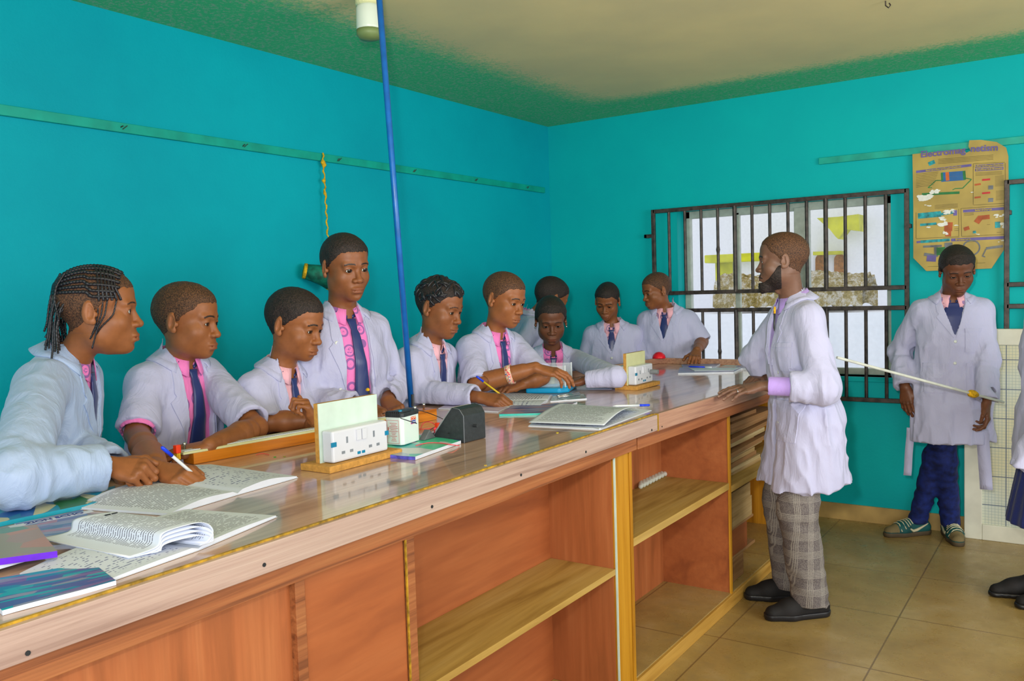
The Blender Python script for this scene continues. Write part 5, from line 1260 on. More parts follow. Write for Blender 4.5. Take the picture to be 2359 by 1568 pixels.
def solidify(v, f, t):
    v = np.asarray(v, float); N = np.zeros_like(v)
    for q in f:
        a, b, c = v[q[0]], v[q[1]], v[q[2]]; n = np.cross(b-a, c-a); 
        for i in q: N[i] += n
    N /= np.linalg.norm(N, axis=1)[:, None]+1e-12; from collections import Counter
    e = Counter((q[i], q[(i+1) % len(q)]) for q in f for i in range(len(q))); n = len(v)
    rim = [(a, b) for (a, b) in e if (b, a) not in e]
    return np.concatenate([v+N*t/2, v-N*t/2]), [tuple(q) for q in f]+[tuple(n+i for i in q[::-1]) for q in f]+[(b, a, n+a, n+b) for a, b in rim]
class Frame:
    def __init__(s, o, R): s.o = np.array(o, float); s.R = R
    def w(s, v): return np.asarray(v) @ s.R.T+s.o
    def l(s, v): return (np.asarray(v)-s.o) @ s.R
DOWN = np.array((0, 0, -1.0))
def person(name, label, head, torso, hands=(), coat=None, hair='crop', hair_fn=None, shirt='pink', tie=None, legs=None, skin=(0.165, 0.060, 0.024), hd={}, hs=1.0, shirt_kind='V', ground=None, scale=1.0, rough_torso=0.0, cuffcol=None, extra=None, clip=False, coatcol='coat', hfine=0.0026, neck_r=None):
    """HEAD: (pos, az, pitch, roll); TORSO: (neck base pos, az, lean, side lean); HANDS: dicts"""
    s = scale
    hp, haz, hpitch, hroll = head; tp, taz, lean, slean = torso
    hp, tp = np.array(hp, float), np.array(tp, float)
    HR = R_from(facing(hp, haz), hpitch, hroll); TR = R_from(facing(tp, taz), lean, slean)
    H, T = Frame(hp, HR*hs), Frame(tp, TR)
    H.l = lambda v: (np.asarray(v)-hp) @ HR/hs
    def clipc(gg):
        if not clip: return
        X, Y, Z = gg.full(); wx = TR[0, 0]*X+TR[0, 1]*Y+TR[0, 2]*Z+tp[0]; wy = TR[1, 0]*X+TR[1, 1]*Y+TR[1, 2]*Z+tp[1]; wz = TR[2, 0]*X+TR[2, 1]*Y+TR[2, 2]*Z+tp[2]
        xe = np.where(wy < 2.955, XB, -2.42+0.12*(wy-2.955)/2.1)
        gg.A = np.maximum(gg.A, np.minimum(np.minimum(wx-xe+0.004, (1.026 if clip is True else clip)-wz), (Y3+0.004-wy))).astype(F32)
    org = np.array(ground if ground is not None else (tp[0], tp[1], 0.0))
    B = Part(); kids = []
    # ---- head and neck
    nb = H.l(T.w((0, 0.004, -0.035*s)))
    nr_ = neck_r or ((0.040, 0.046) if hd.get('female') or hd.get('child') else (0.047, 0.053))
    pieces, hairs, hg = make_head(h=hfine, neck=tuple(nb), neck_r=nr_, hair=hair, skin=skin, **hd)
    for v, f, c, m in pieces: B.add(H.w(v), f, c, m)
    hp_parts = []
    for v, f, c, m in hairs: hp_parts.append((H.w(v), f, m))
    # ---- arms
    sh = {}; joints = {}
    for d in hands:
        sd = d['side']; S = T.w((sd*0.148*s, -0.008*s, -0.075*s)); W = np.array(d['W'], float)
        pole = d.get('pole'); pole = TR @ np.array(pole if pole is not None else (sd*0.5, -0.5, -1.0))
        E_ = d['E'] if 'E' in d else ik(S, W, 0.275*s, 0.245*s, pole); joints[sd] = (S, np.array(E_, float), W)
    for d in hands:
        if d.get('hidden'): continue
        sd = d['side']; S, E_, W = joints[sd]; al = np.linalg.norm(E_-W)
        kw = {k: d[k] for k in ('curls', 'spread', 'thumb', 'pinch') if k in d}
        (v, f, c, m), nails, Q = make_hand(W, d['f'], d['n'], sd, E_, s=d.get('s', 0.95*s), bare=d.get('bare', 0.10), skin=skin, h=d.get('h', 0.0024), **kw)
        B.add(v, f, c, m); d['Q'] = Q
        if d.get('elbow'):
            g = Grid(np.minimum(np.minimum(S, E_), W)-0.07, np.maximum(np.maximum(S, E_), W)+0.07, 0.004)
            cone(g, S+(E_-S)*0.3, E_, 0.046*s, 0.038*s, 0.01); cone(g, E_, E_+(W-E_)*0.35, 0.040*s, 0.041*s, 0.015); cone(g, E_+(W-E_)*0.35, W, 0.041*s, 0.0275*s, 0.015)
            v, f = nets(g.A, g.lo, g.h); B.add(v, f, skin)
    # ---- torso under the clothes, legs
    tg = Grid((-0.2*s, -0.13*s, -0.62*s), (0.2*s, 0.14*s, 0.04), 0.012)
    tg.put(torso_fn(s, 0.022, -0.60*s), tg.lo, tg.lo+tg.n*tg.h); clipc(tg); v, f = nets(tg.A, tg.lo, tg.h); B.add(T.w(v), f, skin)
    hipc = T.w((0, 0, -0.52*s))
    lg = legs or {}
    feet = lg.get('feet')
    if feet is None:
        rt = TR[:, 0]*np.array((1, 1, 0)); feet = [(org+np.array((rt[0], rt[1], 0))*sd*0.10) for sd in (-1, 1)]
    fdir = [np.array((*facing(tp, a), 0)) for a in lg.get('az', (taz, taz))]
    hips = [hipc+TR[:, 0]*sd*0.085*s*1.0 for sd in (-1, 1)]
    knees = []
    for i in (0, 1):
        A_ = np.array(feet[i], float)+np.array((0, 0, 0.085)); ll = (np.linalg.norm(hips[i]-A_))/2
        knees.append(ik(hips[i], A_, max(ll, 0.40*s), max(ll, 0.40*s), fdir[i]+np.array((0, 0, 0.01))))
    lo = np.min([*hips, *knees, *[np.array(f_) for f_ in feet]], 0)-0.17; hi = np.max([*hips, *knees], 0)+0.17
    fine = 0.006 if lg.get('visible') else 0.014
    g = Grid(lo, hi, fine)
    for i in (0, 1):
        A_ = np.array(feet[i], float)+np.array((0, 0, 0.06))
        cone(g, hips[i], knees[i], 0.060*s, 0.045*s, 0.02); cone(g, knees[i], A_, 0.044*s, 0.030*s, 0.02)
    v, f = nets(g.A, g.lo, g.h); B.add(v, f, skin)
    body = B.build(name, [M['skin'], M['eye_white'], M['iris']], org)
    tag(body, label, 'person'); kid = lambda nm, v, f, mt, lab=None, par=None, smooth=True: _kid(body, org, nm, v, f, mt, lab, smooth)
    for v, f, m in hp_parts:
        kid('beard' if m else 'hair', v, f, M['hair_black'] if (m or hair in ('black', 'afro')) else M['hair_brown'])
    if hair_fn is not None: hair_fn(body, org, H, hg)
    # ---- trousers and shoes
    if lg.get('skirt'):
        g = Grid(lo-0.05, hi+0.1, 0.008); 
        top_, bot_ = hipc, (np.array(feet[0])+np.array(feet[1]))/2+np.array((0, 0, lg['skirt']))
        def pleat(X, Y, Z, t): return (0.006*np.sin(np.arctan2(Y-top_[1], X-top_[0])*22)*t).astype(F32)
        cone(g, top_, bot_, 0.13*s, 0.21*s, 0, flat_=(TR[:, 1], 1.25), fn2=pleat, cut=((0, 0, -1), bot_+np.array((0, 0, 0.0)))); v, f = nets(g.A, g.lo, g.h); kid('skirt', v, f, M['navy'])
    else:
        g = Grid(lo-0.02, hi+0.06, fine); tm = lg.get('mat', 'navy'); rr = lg.get('r', (0.088, 0.066, 0.062)); sd_ = lg.get('seed', 3)
        nz = vnoise(g.ax, (0.05, 0.05, 0.03), sd_, 0.006 if lg.get('visible') else 0)
        for i in (0, 1):
            A_ = np.array(feet[i], float)+np.array((0, 0, lg.get('hem', 0.075)))
            cone(g, hips[i], knees[i], rr[0]*s, rr[1]*s, 0.03); cone(g, knees[i], A_, rr[1]*s, rr[2]*s, 0.03, cut=((0, 0, -1), A_))
        ell(g, hipc-np.array((0, 0, 0.05)), (0.13*s, 0.09*s, 0.08*s), 0.05)
        g.A = (g.A+nz).astype(F32); v, f = nets(g.A, g.lo, g.h); kid('trousers', v, f, M[tm])
    for i in (0, 1):
        shoe(kid, body, org, np.array(feet[i], float), fdir[i], s, lg)
    # ---- coat: torso and sleeves in one piece
    cz = coat or {}; zb = -cz.get('length', 0.62)*s
    J = {sd: [T.l(p) for p in j] for sd, j in joints.items()}
    ends = [j for js in J.values() for j in js]
    lo = np.minimum(np.min(ends, 0)-0.10, (-0.25*s, -0.18*s, zb-0.03)); hi = np.maximum(np.max(ends, 0)+0.10, (0.25*s, 0.2*s, 0.07)); hi[2] = max(hi[2], 0.07)
    hh = cz.get('h', 0.0055); g = Grid(lo, hi, hh)
    sd_ = cz.get('seed', 1); nz = vnoise(g.ax, (0.05, 0.05, 0.16), sd_, 1.0); nz2 = vnoise(g.ax, (0.042, 0.036, 0.085), sd_+9, 1.0)
    g.put(torso_fn(s, 0.0, zb, cz.get('wide', 1.0), cz.get('deep', 1.0), None, cz.get('skirt', 1.0)), (-0.24*s, -0.2*s, zb), (0.24*s, 0.2*s, 0.06))
    LG = [[T.l(p) for p in (hips[i], knees[i])] for i in (0, 1)]
    if cz.get('length', 0.62) > 0.7:
        for hp0, kn0 in LG:
            cone(g, hp0, kn0+np.array((0, 0, -0.02)), 0.115*s, 0.120*s, 0.05, cut=((0, 0, -1), (0, 0, zb)))
    for sd, (S, E_, W) in J.items():
        cone(g, (sd*0.06*s, -0.01*s, -0.035*s), S, 0.045*s, 0.055*s, 0.05)
    X, Y, Z = g.full()
    low = np.clip((-Z-0.05)/0.25, 0.25, 1); fa = cz.get('fold', 0.008)
    FN = (fa*(1-2*np.abs(nz))*low+fa*0.55*(1-2*np.abs(nz2))*low).astype(F32)
    full = (g.A-FN).astype(F32)
    op = cz.get('open', [(0.05, 0.058), (-0.03, 0.056), (-0.27, 0.0)]); zo = np.array([a[0] for a in op])[::-1]*s; wo = np.array([a[1] for a in op])[::-1]*s; xo = cz.get('xo', 0.0)
    wid = np.interp(g.ax[2], zo, wo, left=wo[0], right=wo[-1]).astype(F32)[None, None, :]
    cut = np.maximum(np.abs(X-xo)-wid, -Y); g.A = np.maximum(g.A, np.where(wid > 0.002, -cut, -1)).astype(F32)
    ncut = np.maximum(np.sqrt(X*X+(Y-0.0)**2)-0.060*s, -(Z+0.03)); g.A = np.maximum(g.A, -ncut).astype(F32)
    torso_cut = Grid.like(g, (g.A-FN).astype(F32))
    for sd, (S, E_, W) in J.items():
        sr = cz.get('sleeve', {}).get(sd, 1.0)   # fraction of the forearm covered; <0: of the upper arm only
        rw = cz.get('sleeve_r', (0.062, 0.055, 0.047))
        if sr >= 0:
            cone(g, S, E_, rw[0]*s, rw[1]*s, 0.018)
            D_ = W-E_; C_ = E_+D_*sr*0.96; u = D_/np.linalg.norm(D_)
            def rings(X, Y, Z, t, E_=E_, u=u): return (-0.0022*np.sin(((X-E_[0])*u[0]+(Y-E_[1])*u[1]+(Z-E_[2])*u[2])*170+3*t)*np.exp(-((t-0.12)/0.22)**2)).astype(F32)
            cone(g, E_, C_, rw[1]*s, rw[2]*s, 0.02, cut=(u, C_), fn2=rings)
            cone(g, C_-u*0.03, C_+u*0.03, rw[2]*s-0.009, rw[2]*s-0.009, 0, 's')
        else:
            D_ = E_-S; C_ = S+D_*(-sr); u = D_/np.linalg.norm(D_)
            cone(g, S, C_, rw[0]*s, 0.066*s, 0.02, cut=(u, C_))
            cone(g, C_-u*0.035, C_+u*0.03, 0.066*s-0.013, 0.066*s-0.013, 0, 's')
        joints[sd] += (C_, u)
    g.A = (g.A-FN).astype(F32)
    clipc(g); v, f = nets(g.A, g.lo, g.h); coato = kid('lab_coat', T.w(v), f, M[coatcol])
    # ---- shirt seen in the opening
    sg = Grid((-0.15*s, -0.12*s, max(zb, -0.62*s)), (0.15*s, 0.2*s, 0.03), 0.006)
    sg.put(torso_fn(s, 0.011, max(zb, -0.6*s), cz.get('wide', 1.0), cz.get('deep', 1.0)), sg.lo, sg.lo+sg.n*sg.h)
    sg.A = (sg.A-vnoise(sg.ax, (0.05, 0.05, 0.09), sd_+4, 0.003)).astype(F32)
    X, Y, Z = sg.full(); sg.A = np.maximum(sg.A, -np.maximum(np.sqrt(X*X+Y*Y)-0.050*s, -(Z+0.02))).astype(F32)
    clipc(sg); v, f = nets(sg.A, sg.lo, sg.h); kid('shirt', T.w(v), f, M[shirt])
    fg = sg
    big = torso_cut; 
    v, f = collar(big, s, 0.059*s, 0.030*s, -0.004*s, 0.006*s, 24, 0.034*s, 0.016*s, lay=-0.002); v, f = solidify(v, f, 0.0022); kid('shirt_collar', T.w(v), f, M[shirt])
    # ---- coat collar and lapels
    cw = cz.get('lapel', 0.055)*s; zl = cz.get('lapel_z', op[-1][0] if op[-1][1] == 0 else -0.26)*s
    v, f = collar(big, s, 0.070*s, 0.022*s, -0.012*s, 0.020*s, 96, 0.012*s, 0.020*s, lay=0.003); v, f = solidify(v, f, 0.003); kid('coat_collar', T.w(v), f, M[coatcol])
    for sd in (-1, 1):
        wf = lambda z: float(np.interp(z, zo, wo))
        zt_ = -0.030*s
        A_ = lambda t: (xo+sd*(wf(zt_+(zl-zt_)*t)), 0, zt_+(zl-zt_)*t)
        def B_(t):
            z = zt_+(zl-zt_)*t; wl = cw*np.interp(t, [0, 0.30, 0.36, 0.42, 1], [0.55, 0.75, 0.62, 1.0, 0.08]); return (xo+sd*(wf(z)+wl), 0, z+0.012*s*(1-t))
        v, f = strip(A_, B_, 26, 5)
        if sd < 0: f = [q[::-1] for q in f]
        v = drape(torso_cut, v+np.array((sd*0.003, 0, 0)), 0.0035)
        bad = v[:, 1] < -0.5
        if bad.any(): 
            for i in np.where(bad)[0]: v[i, 1] = v[~bad, 1].mean() if (~bad).any() else 0.1
        v, f = thick(v, f, 0.0045); kid('lapel', T.w(v), f, M[coatcol], smooth=False)
    # front edge, buttons and pockets
    gb_ = Grid.like(g, full)
    for bxx, bz in cz.get('buttons', ()):
        y = front_y(gb_, bxx*s, bz*s)
        if y < -0.5: continue
        m = MB().lathe([(0.002, 0.0), (0.0078, 0.0), (0.0085, 0.0015), (0.006, 0.003), (0.002, 0.0024)], 14, 0, frame((bxx*s, y+0.0006, bz*s), (1, 0, 0), (0, 0, -1), (0, 1, 0)))
        kid('button', T.w(np.array(m.v)), m.f, M['button'])
    for px_, pz, pw, ph_ in cz.get('pockets', ()):
        n = 9; vs, f = strip(lambda t: ((px_-pw/2+pw*t)*s, 0, pz*s), lambda t: ((px_-pw/2+pw*t)*s, 0, (pz-ph_)*s), n, 10)
        vs = drape(gb_, vs, 0.0035); vs, f = thick(vs, [q[::-1] for q in f], 0.005); kid('pocket', T.w(vs), f, M[coatcol], smooth=False)
        vs, f = strip(lambda t: ((px_-pw/2+pw*t)*s, 0, pz*s), lambda t: ((px_-pw/2+pw*t)*s, 0, (pz-0.018)*s), n, 3)
        vs = drape(gb_, vs, 0.006); vs, f = thick(vs, [q[::-1] for q in f], 0.004); kid('pocket_band', T.w(vs), f, M[coatcol], smooth=False)
    # ---- tie
    if tie:
        tl = tie.get('len', 0.36)*s; tx = tie.get('x', 0.0); tw = tie.get('w', 1.0)*s
        z0_ = -0.030*s
        wfn = lambda t: np.interp(t, [0, 0.10, 0.101, 0.16, 0.88, 1.0], [0.020, 0.013, 0.016, 0.018, 0.038, 0.004])*tw
        A_ = lambda t: (-wfn(t)+tx*t, 0, z0_-tl*t); B_ = lambda t: (wfn(t)+tx*t, 0, z0_-tl*t)
        vs, f = strip(A_, B_, 30, 6); zz = np.clip(vs[:, 2], sg.lo[2]+0.01, None); q = vs.copy(); q[:, 2] = zz
        y = np.array([front_y(fg, p[0], p[2]) for p in q]); y = np.where(y < 0, 0.05*s, y); tt = (z0_-vs[:, 2])/tl
        xx = vs[:, 0]-tx*tt; vs[:, 1] = np.maximum(y, y.max()*0.0)+0.007+np.clip(0.10-tt, 0, 1)*0.05+0.004*(1-(np.abs(xx)/(0.04*tw))**2)
        vs, f = thick(vs, [q_[::-1] for q_ in f], 0.006); kid('necktie', T.w(vs), f, M['tie'])
        for sd in (-1, 1):   # band under the collar
            bs, bf = strip(lambda t: (sd*(0.012+0.040*t)*s, 0.064*s-0.012*s*t, (-0.030+0.020*t)*s), lambda t: (sd*(0.010+0.042*t)*s, 0.062*s-0.012*s*t, (-0.018+0.020*t)*s), 6, 1)
            bs, bf = solidify(bs, bf, 0.004); kid('necktie_band', T.w(bs), bf, M['tie'])
    # ---- shirt cuffs peeping out of the coat sleeves
    for d in hands:
        if d.get('cuff'):
            S, E_, W, C_, u = joints[d['side']]; Cw, uw = T.w(C_), TR @ u
            r_ = (0.060 if cz.get('sleeve', {}).get(d['side'], 1) < 0 else 0.040)*s; L_ = d['cuff']
            g5 = Grid(np.minimum(Cw-uw*0.05, Cw+uw*(L_+0.02))-0.09, np.maximum(Cw-uw*0.05, Cw+uw*(L_+0.02))+0.09, 0.004)
            cone(g5, Cw-uw*0.012, Cw+uw*L_, r_, r_*0.97, 0, cut=(uw, Cw+uw*L_)); cone(g5, Cw+uw*(L_-0.03), Cw+uw*(L_+0.04), r_-0.009, r_-0.009, 0, 's')
            v, f = nets(g5.A, g5.lo, g5.h); kid('shirt_cuff', v, f, M[shirt])
    body['_x'] = 0; del body['_x']
    return body, T, H, joints, kid
def _kid(body, org, nm, v, f, mt, lab, smooth):
    me = bpy.data.meshes.new(nm); me.from_pydata((np.asarray(v)-org).tolist(), [], [tuple(int(i) for i in q) for q in f]); me.materials.append(mt)
    if smooth: me.polygons.foreach_set('use_smooth', [True]*len(me.polygons))
    me.update(); o = bpy.data.objects.new(nm, me); COL.objects.link(o); o.parent = body
    if lab: o['label'] = lab
    return o
def shoe(kid, body, org, foot, fd, s, lg):
    up = np.array((0, 0, 1.0)); sdv = np.cross(fd, up)
    Q = lambda a, b, c: foot+(sdv*a+fd*b)*s+up*c*s
    vis = lg.get('visible'); h = 0.004 if vis else 0.009
    g = Grid(np.minimum(Q(0, -0.12, 0), Q(0, 0.24, 0))-0.09*np.array((1, 1, 0.2)), np.maximum(Q(0, -0.12, 0.16), Q(0, 0.24, 0.16))+0.09*np.array((1, 1, 0)), h)
    cone(g, Q(0, -0.045, 0.042), Q(0, 0.10, 0.036), 0.040*s, 0.042*s, 0.02); cone(g, Q(0, 0.10, 0.034), Q(0.006, 0.175, 0.026), 0.044*s, 0.034*s, 0.02)
    cone(g, Q(0, -0.035, 0.05), Q(0, -0.015, 0.095), 0.040*s, 0.040*s, 0.02); cone(g, Q(0, 0.0, 0.085), Q(0, 0.11, 0.045), 0.030*s, 0.034*s, 0.03)
    X, Y, Z = g.full(); up_ = np.maximum(g.A, 0.022*s-Z); up_ = np.maximum(up_, Z-0.105*s)
    v, f = nets(up_.astype(F32), g.lo, h); sh = kid('shoe', v, f, M[lg.get('shoe', 'black_shoe')])
    g2 = Grid.like(g, np.full_like(g.A, 0.2))
    cone(g2, Q(0, -0.045, 0.02), Q(0, 0.10, 0.02), 0.044*s, 0.046*s, 0.02); cone(g2, Q(0, 0.10, 0.02), Q(0.006, 0.178, 0.02), 0.047*s, 0.037*s, 0.02)
    so = np.maximum(np.maximum(g2.A, Z-0.027*s), 0.001-Z); v, f = nets(so.astype(F32), g2.lo, h)
    so_ = kid('shoe_sole', v, f, M[lg.get('sole', 'black_sole')]); so_.parent = sh
    if vis and lg.get('laces'):
        for i in range(6):
            b = 0.035+0.017*i; zc = 0.094-0.0085*i
            a0, a1, a2 = Q(-0.024, b, zc-0.014), Q(0, b+0.004, zc+0.0135-0.002*i*0), Q(0.024, b+0.008, zc-0.014)
            pts = onto(g, np.array([a0, (a0+a1)/2+up*0.01, a1, (a1+a2)/2+up*0.01, a2]), 0.002)
            tv, tf = tube_np(pts, 0.0032, 6); lc = kid('lace', tv, tf, M['lace']); lc.parent = sh
        tp_ = np.array([Q(a, b, 0.05) for a, b in ((-0.03, 0.12), (0, 0.115), (0.03, 0.12))])
        v, f = nets(np.maximum(np.maximum(g.A-0.0015, 0.03*s-Z), np.maximum(-((X-Q(0, 0.140, 0)[0])*fd[0]+(Y-Q(0, 0.140, 0)[1])*fd[1]), g.A-0.0015)).astype(F32), g.lo, h)
        if len(v): c = kid('toe_patch', v, f, M['toe']); c.parent = sh
        # curved stripe on both flanks
        for sd in (-1, 1):
            pts = [Q(sd*0.05, b, z) for b, z in ((0.075, 0.052), (0.055, 0.036), (0.03, 0.040), (-0.005, 0.056), (-0.04, 0.072), (-0.06, 0.08))]
            pts = onto(g, np.array(pts), 0.0006); m = MB(); m.tube([Vector(p) for p in pts], [0.004, 0.0085, 0.0085, 0.006, 0.004, 0.0015], 8); c = kid('side_stripe', np.array(m.v), m.f, M['lace']); c.parent = sh
M['black_shoe'] = flat('black_shoe_suede', rgb(18, 16, 18), 0.75, var=0.2); M['black_sole'] = flat('black_rubber_sole', rgb(26, 26, 30), 0.35)
M['green_shoe'] = flat('teal_green_suede', rgb(6, 74, 74), 0.7, var=0.15); M['brown_sole'] = flat('dark_rubber_sole', rgb(74, 62, 44), 0.7); M['lace'] = flat('cream_lace', rgb(186, 180, 150), 0.7); M['toe'] = flat('tan_toe_suede', rgb(112, 98, 64), 0.8)
def tweed():
    k = NT('checked_tweed', 0.85, 0.2); co = k.coords(); sep = k.new('ShaderNodeSeparateXYZ'); k.link(co, sep.inputs[0])
    d = k.math('ADD', k.math('MULTIPLY', sep.outputs[0], 0.75), k.math('MULTIPLY', sep.outputs[1], 0.66))
    def band(src, pitch, w, fine):
        f = k.math('FRACT', k.math('DIVIDE', k.math('ADD', src, 10.0), pitch)); b = k.math('LESS_THAN', f, w)
        ff = k.math('LESS_THAN', k.math('FRACT', k.math('DIVIDE', k.math('ADD', src, 10.0), fine)), 0.45); return k.math('MULTIPLY', b, ff)
    m = k.math('MAXIMUM', band(sep.outputs[2], 0.085, 0.42, 0.0068), band(d, 0.062, 0.40, 0.0068))
    base = k.ramp(k.noise(co, 240, 2), [(0.4, rgb(88, 82, 84)), (0.6, rgb(116, 110, 108))]); k.color(k.mix(k.math('MULTIPLY', m, 0.42), base, rgb(176, 172, 162))); return k.m
M['tweed'] = tweed()
M['jeans'] = flat('dark_blue_denim', rgb(12, 30, 92), 0.8, var=0.3, scale=30, bump=0.1)

# ================================================================== hair of the two girls with braids
def cornrows(body, org, H, hg):
    rs = random.Random(4); n = 0
    def strand(pts, r, nm='braid', off=0.0035, proj=True, k=18):
        P0 = np.array(pts, float)
        t = np.linspace(0, 1, k*len(P0)); P_ = np.stack([np.interp(t, np.linspace(0, 1, len(P0)), P0[:, i]) for i in range(3)], 1)
        for _ in range(10): P_[1:-1] = (P_[:-2]+P_[1:-1]*2+P_[2:])/4
        if proj: P_ = onto(hg, P_, off)
        L = np.linalg.norm(np.diff(P_, axis=0), axis=1).sum(); ph = np.linspace(0, L/0.0095*math.pi, len(P_))
        rr = r*(0.78+0.32*np.abs(np.sin(ph)))
        v, f = tube_np(P_, rr.tolist(), 7); _kid(body, org, nm, H.w(v), f, M['hair_twist'], None, True)
    for sd in (-1, 1):
        for i, th in enumerate((3, 13, 24, 36, 49, 63, 78)):
            a = math.radians(th); pts = []
            for w in np.linspace(0.70-0.10*(th < 20), -0.93, 13):
                q = math.sqrt(1-w*w); pts.append((sd*0.0745*math.cos(a)*q, -0.014+0.096*w, 0.034+0.083*math.sin(a)*q+0.012*(w < 0)*math.cos(a)))
            strand(pts, 0.0046, k=14)
        # fine braids falling from the parting over the temple
        for j in range(6):
            y0 = 0.004+0.0075*j; x1 = 0.068-0.004*abs(j-2)
            pts = [(sd*0.012, y0-0.012, 0.112), (sd*0.040, y0, 0.098), (sd*0.062, y0+0.006, 0.062), (sd*(x1+0.003), y0+0.006+0.003*j, 0.028)]
            strand(pts, 0.0032, k=10)
            lz = -0.055-0.02*rs.random()-0.012*j*(j < 4); zz = 0.028
            pts2 = [(sd*(x1+0.005), y0+0.006+0.003*j, zz), (sd*(x1+0.011), y0+0.002+0.002*j, -0.01), (sd*(x1+0.009), y0-0.004-0.004*j, -0.04), (sd*(x1+0.004), y0-0.012-0.010*rs.random()-0.004*j, lz)]
            if j % 2 == 0 or j < 3: strand(pts2, 0.0022, proj=False, k=12)
    # hanging bunch at the back
    for i in range(30):
        a = rs.uniform(-1, 1); x0 = 0.062*a; y0 = -0.104+0.03*a*a; z0 = 0.03+0.04*rs.uniform(-1, 1)
        ln = rs.uniform(0.06, 0.12); dx_ = rs.uniform(-0.012, 0.012); dy_ = rs.uniform(-0.022, 0.004)
        pts = [(x0*0.8, y0+0.012, z0+0.035), (x0, y0-0.008, z0), (x0+dx_*0.5, y0-0.014+dy_*0.3, z0-ln*0.5), (x0+dx_, y0-0.010+dy_, z0-ln), (x0+dx_*1.8, y0-0.006+dy_*1.7, z0-ln-0.02)]
        strand(pts, 0.0029, proj=False, k=12)
def twists(body, org, H, hg):
    rs = random.Random(9)
    for i in range(120):
        a = rs.uniform(0, 2*math.pi); b_ = rs.uniform(-0.15, 1); q = math.sqrt(max(0, 1-b_*b_))
        c = np.array((0.076*q*math.cos(a), -0.014+0.098*q*math.sin(a), 0.034+0.085*b_))
        lim = np.interp(c[1], [-0.12, -0.05, 0.0, 0.03, 0.06], [-0.05, -0.02, 0.012, 0.035, 0.062])
        if c[2] < lim: continue
        n = (c-np.array((0, -0.014, 0.034))); n /= np.linalg.norm(n); t = np.cross(n, (rs.uniform(-1, 1), rs.uniform(-0.4, 1), rs.uniform(-1, 1))); t /= np.linalg.norm(t)
        L = rs.uniform(0.014, 0.026); lift = rs.uniform(0.003, 0.008)
        P_ = np.array([c-t*L, c-t*L*0.5+n*0.002, c, c+t*L*0.5, c+t*L]); P_ = onto(hg, P_, 0.0)
        P_ = P_+n*np.array([0.001, lift*0.8, lift, lift*0.9, 0.002])[:, None]
        tt = np.linspace(0, 1, 15); P_ = np.stack([np.interp(tt, np.linspace(0, 1, 5), P_[:, k]) for k in range(3)], 1)
        for _ in range(3): P_[1:-1] = (P_[:-2]+P_[1:-1]*2+P_[2:])/4
        v, f = tube_np(P_, (0.0052*(0.75+0.25*np.sin(np.linspace(0, 3.14, 15)))).tolist(), 7); _kid(body, org, 'hair_twist', H.w(v), f, M['hair_twist'], None, True)

# ================================================================== the people
DF = 1.03
def pd(px, py, d): return np.array(at(px, py, D=d*DF))
def pz(px, py, z): return np.array(at(px, py, Z=z))
IR = AX[0]*np.array((1, 1, 0)); IR = IR/np.linalg.norm(IR)         # along the window wall side
TOW = -AX[2]*np.array((1, 1, 0)); TOW = TOW/np.linalg.norm(TOW)    # towards the photographer
UP = np.array((0, 0, 1.0))
def vec(a, b_, c): return IR*a+TOW*b_+UP*c
CROSS = [(0.05, 0.058), (-0.03, 0.056), (-0.27, 0.0)]
def opened(w): return [(0.05, 0.058), (-0.03, 0.058), (-0.20, w), (-0.7, w*1.15)]
SK1, SK2, SK3 = (0.29, 0.102, 0.034), (0.24, 0.084, 0.030), (0.15, 0.053, 0.024)
btn = lambda *z: tuple((0.0, q) for q in z)

braid_girl = person('person', 'braided girl in a bluish lab coat, hands clasped on the worktop, nearest the camera',
       (pd(229, 716, 2.40), 81, 0.02, 0.0), (pd(160, 822, 2.44), 72, 0.30, 0.0),
       hands=[dict(side=1, W=pz(246, 1072, 1.09), f=vec(1, 0.0, -0.12), n=vec(0.1, 0.6, 0.8), curls=(1.5, 1.55, 1.6, 1.6), E=pz(36, 1098, 1.105), bare=0.06, thumb=(0.5, 0.8), s=1.0),
              dict(side=-1, W=pz(250, 1092, 1.045)+vec(0, -0.06, 0), E=pd(150, 1030, 2.46), f=vec(0.9, 0.45, -0.2), n=vec(0, 0.1, 1), curls=(1.1, 1.15, 1.2, 1.25), bare=0.06, thumb=(0.4, 0.6))],
       coat=dict(seed=11, sleeve={1: 0.97, -1: 0.9}, open=[(0.05, 0.06), (-0.03, 0.058), (-0.24, 0.0)], buttons=btn(-0.265, -0.36), fold=0.010, sleeve_r=(0.072, 0.066, 0.054), h=0.0052, wide=1.05),
       hair='crop', hair_fn=cornrows, tie=dict(len=0.30), skin=SK1, hd=dict(female=1, eye_open=0.75, gaze=(0, 0.05), hair_t=0.0012, full_lips=1.1, jaw=0.95), hs=1.08, scale=0.97, coatcol='coat_cool', clip=True, hfine=0.0024)

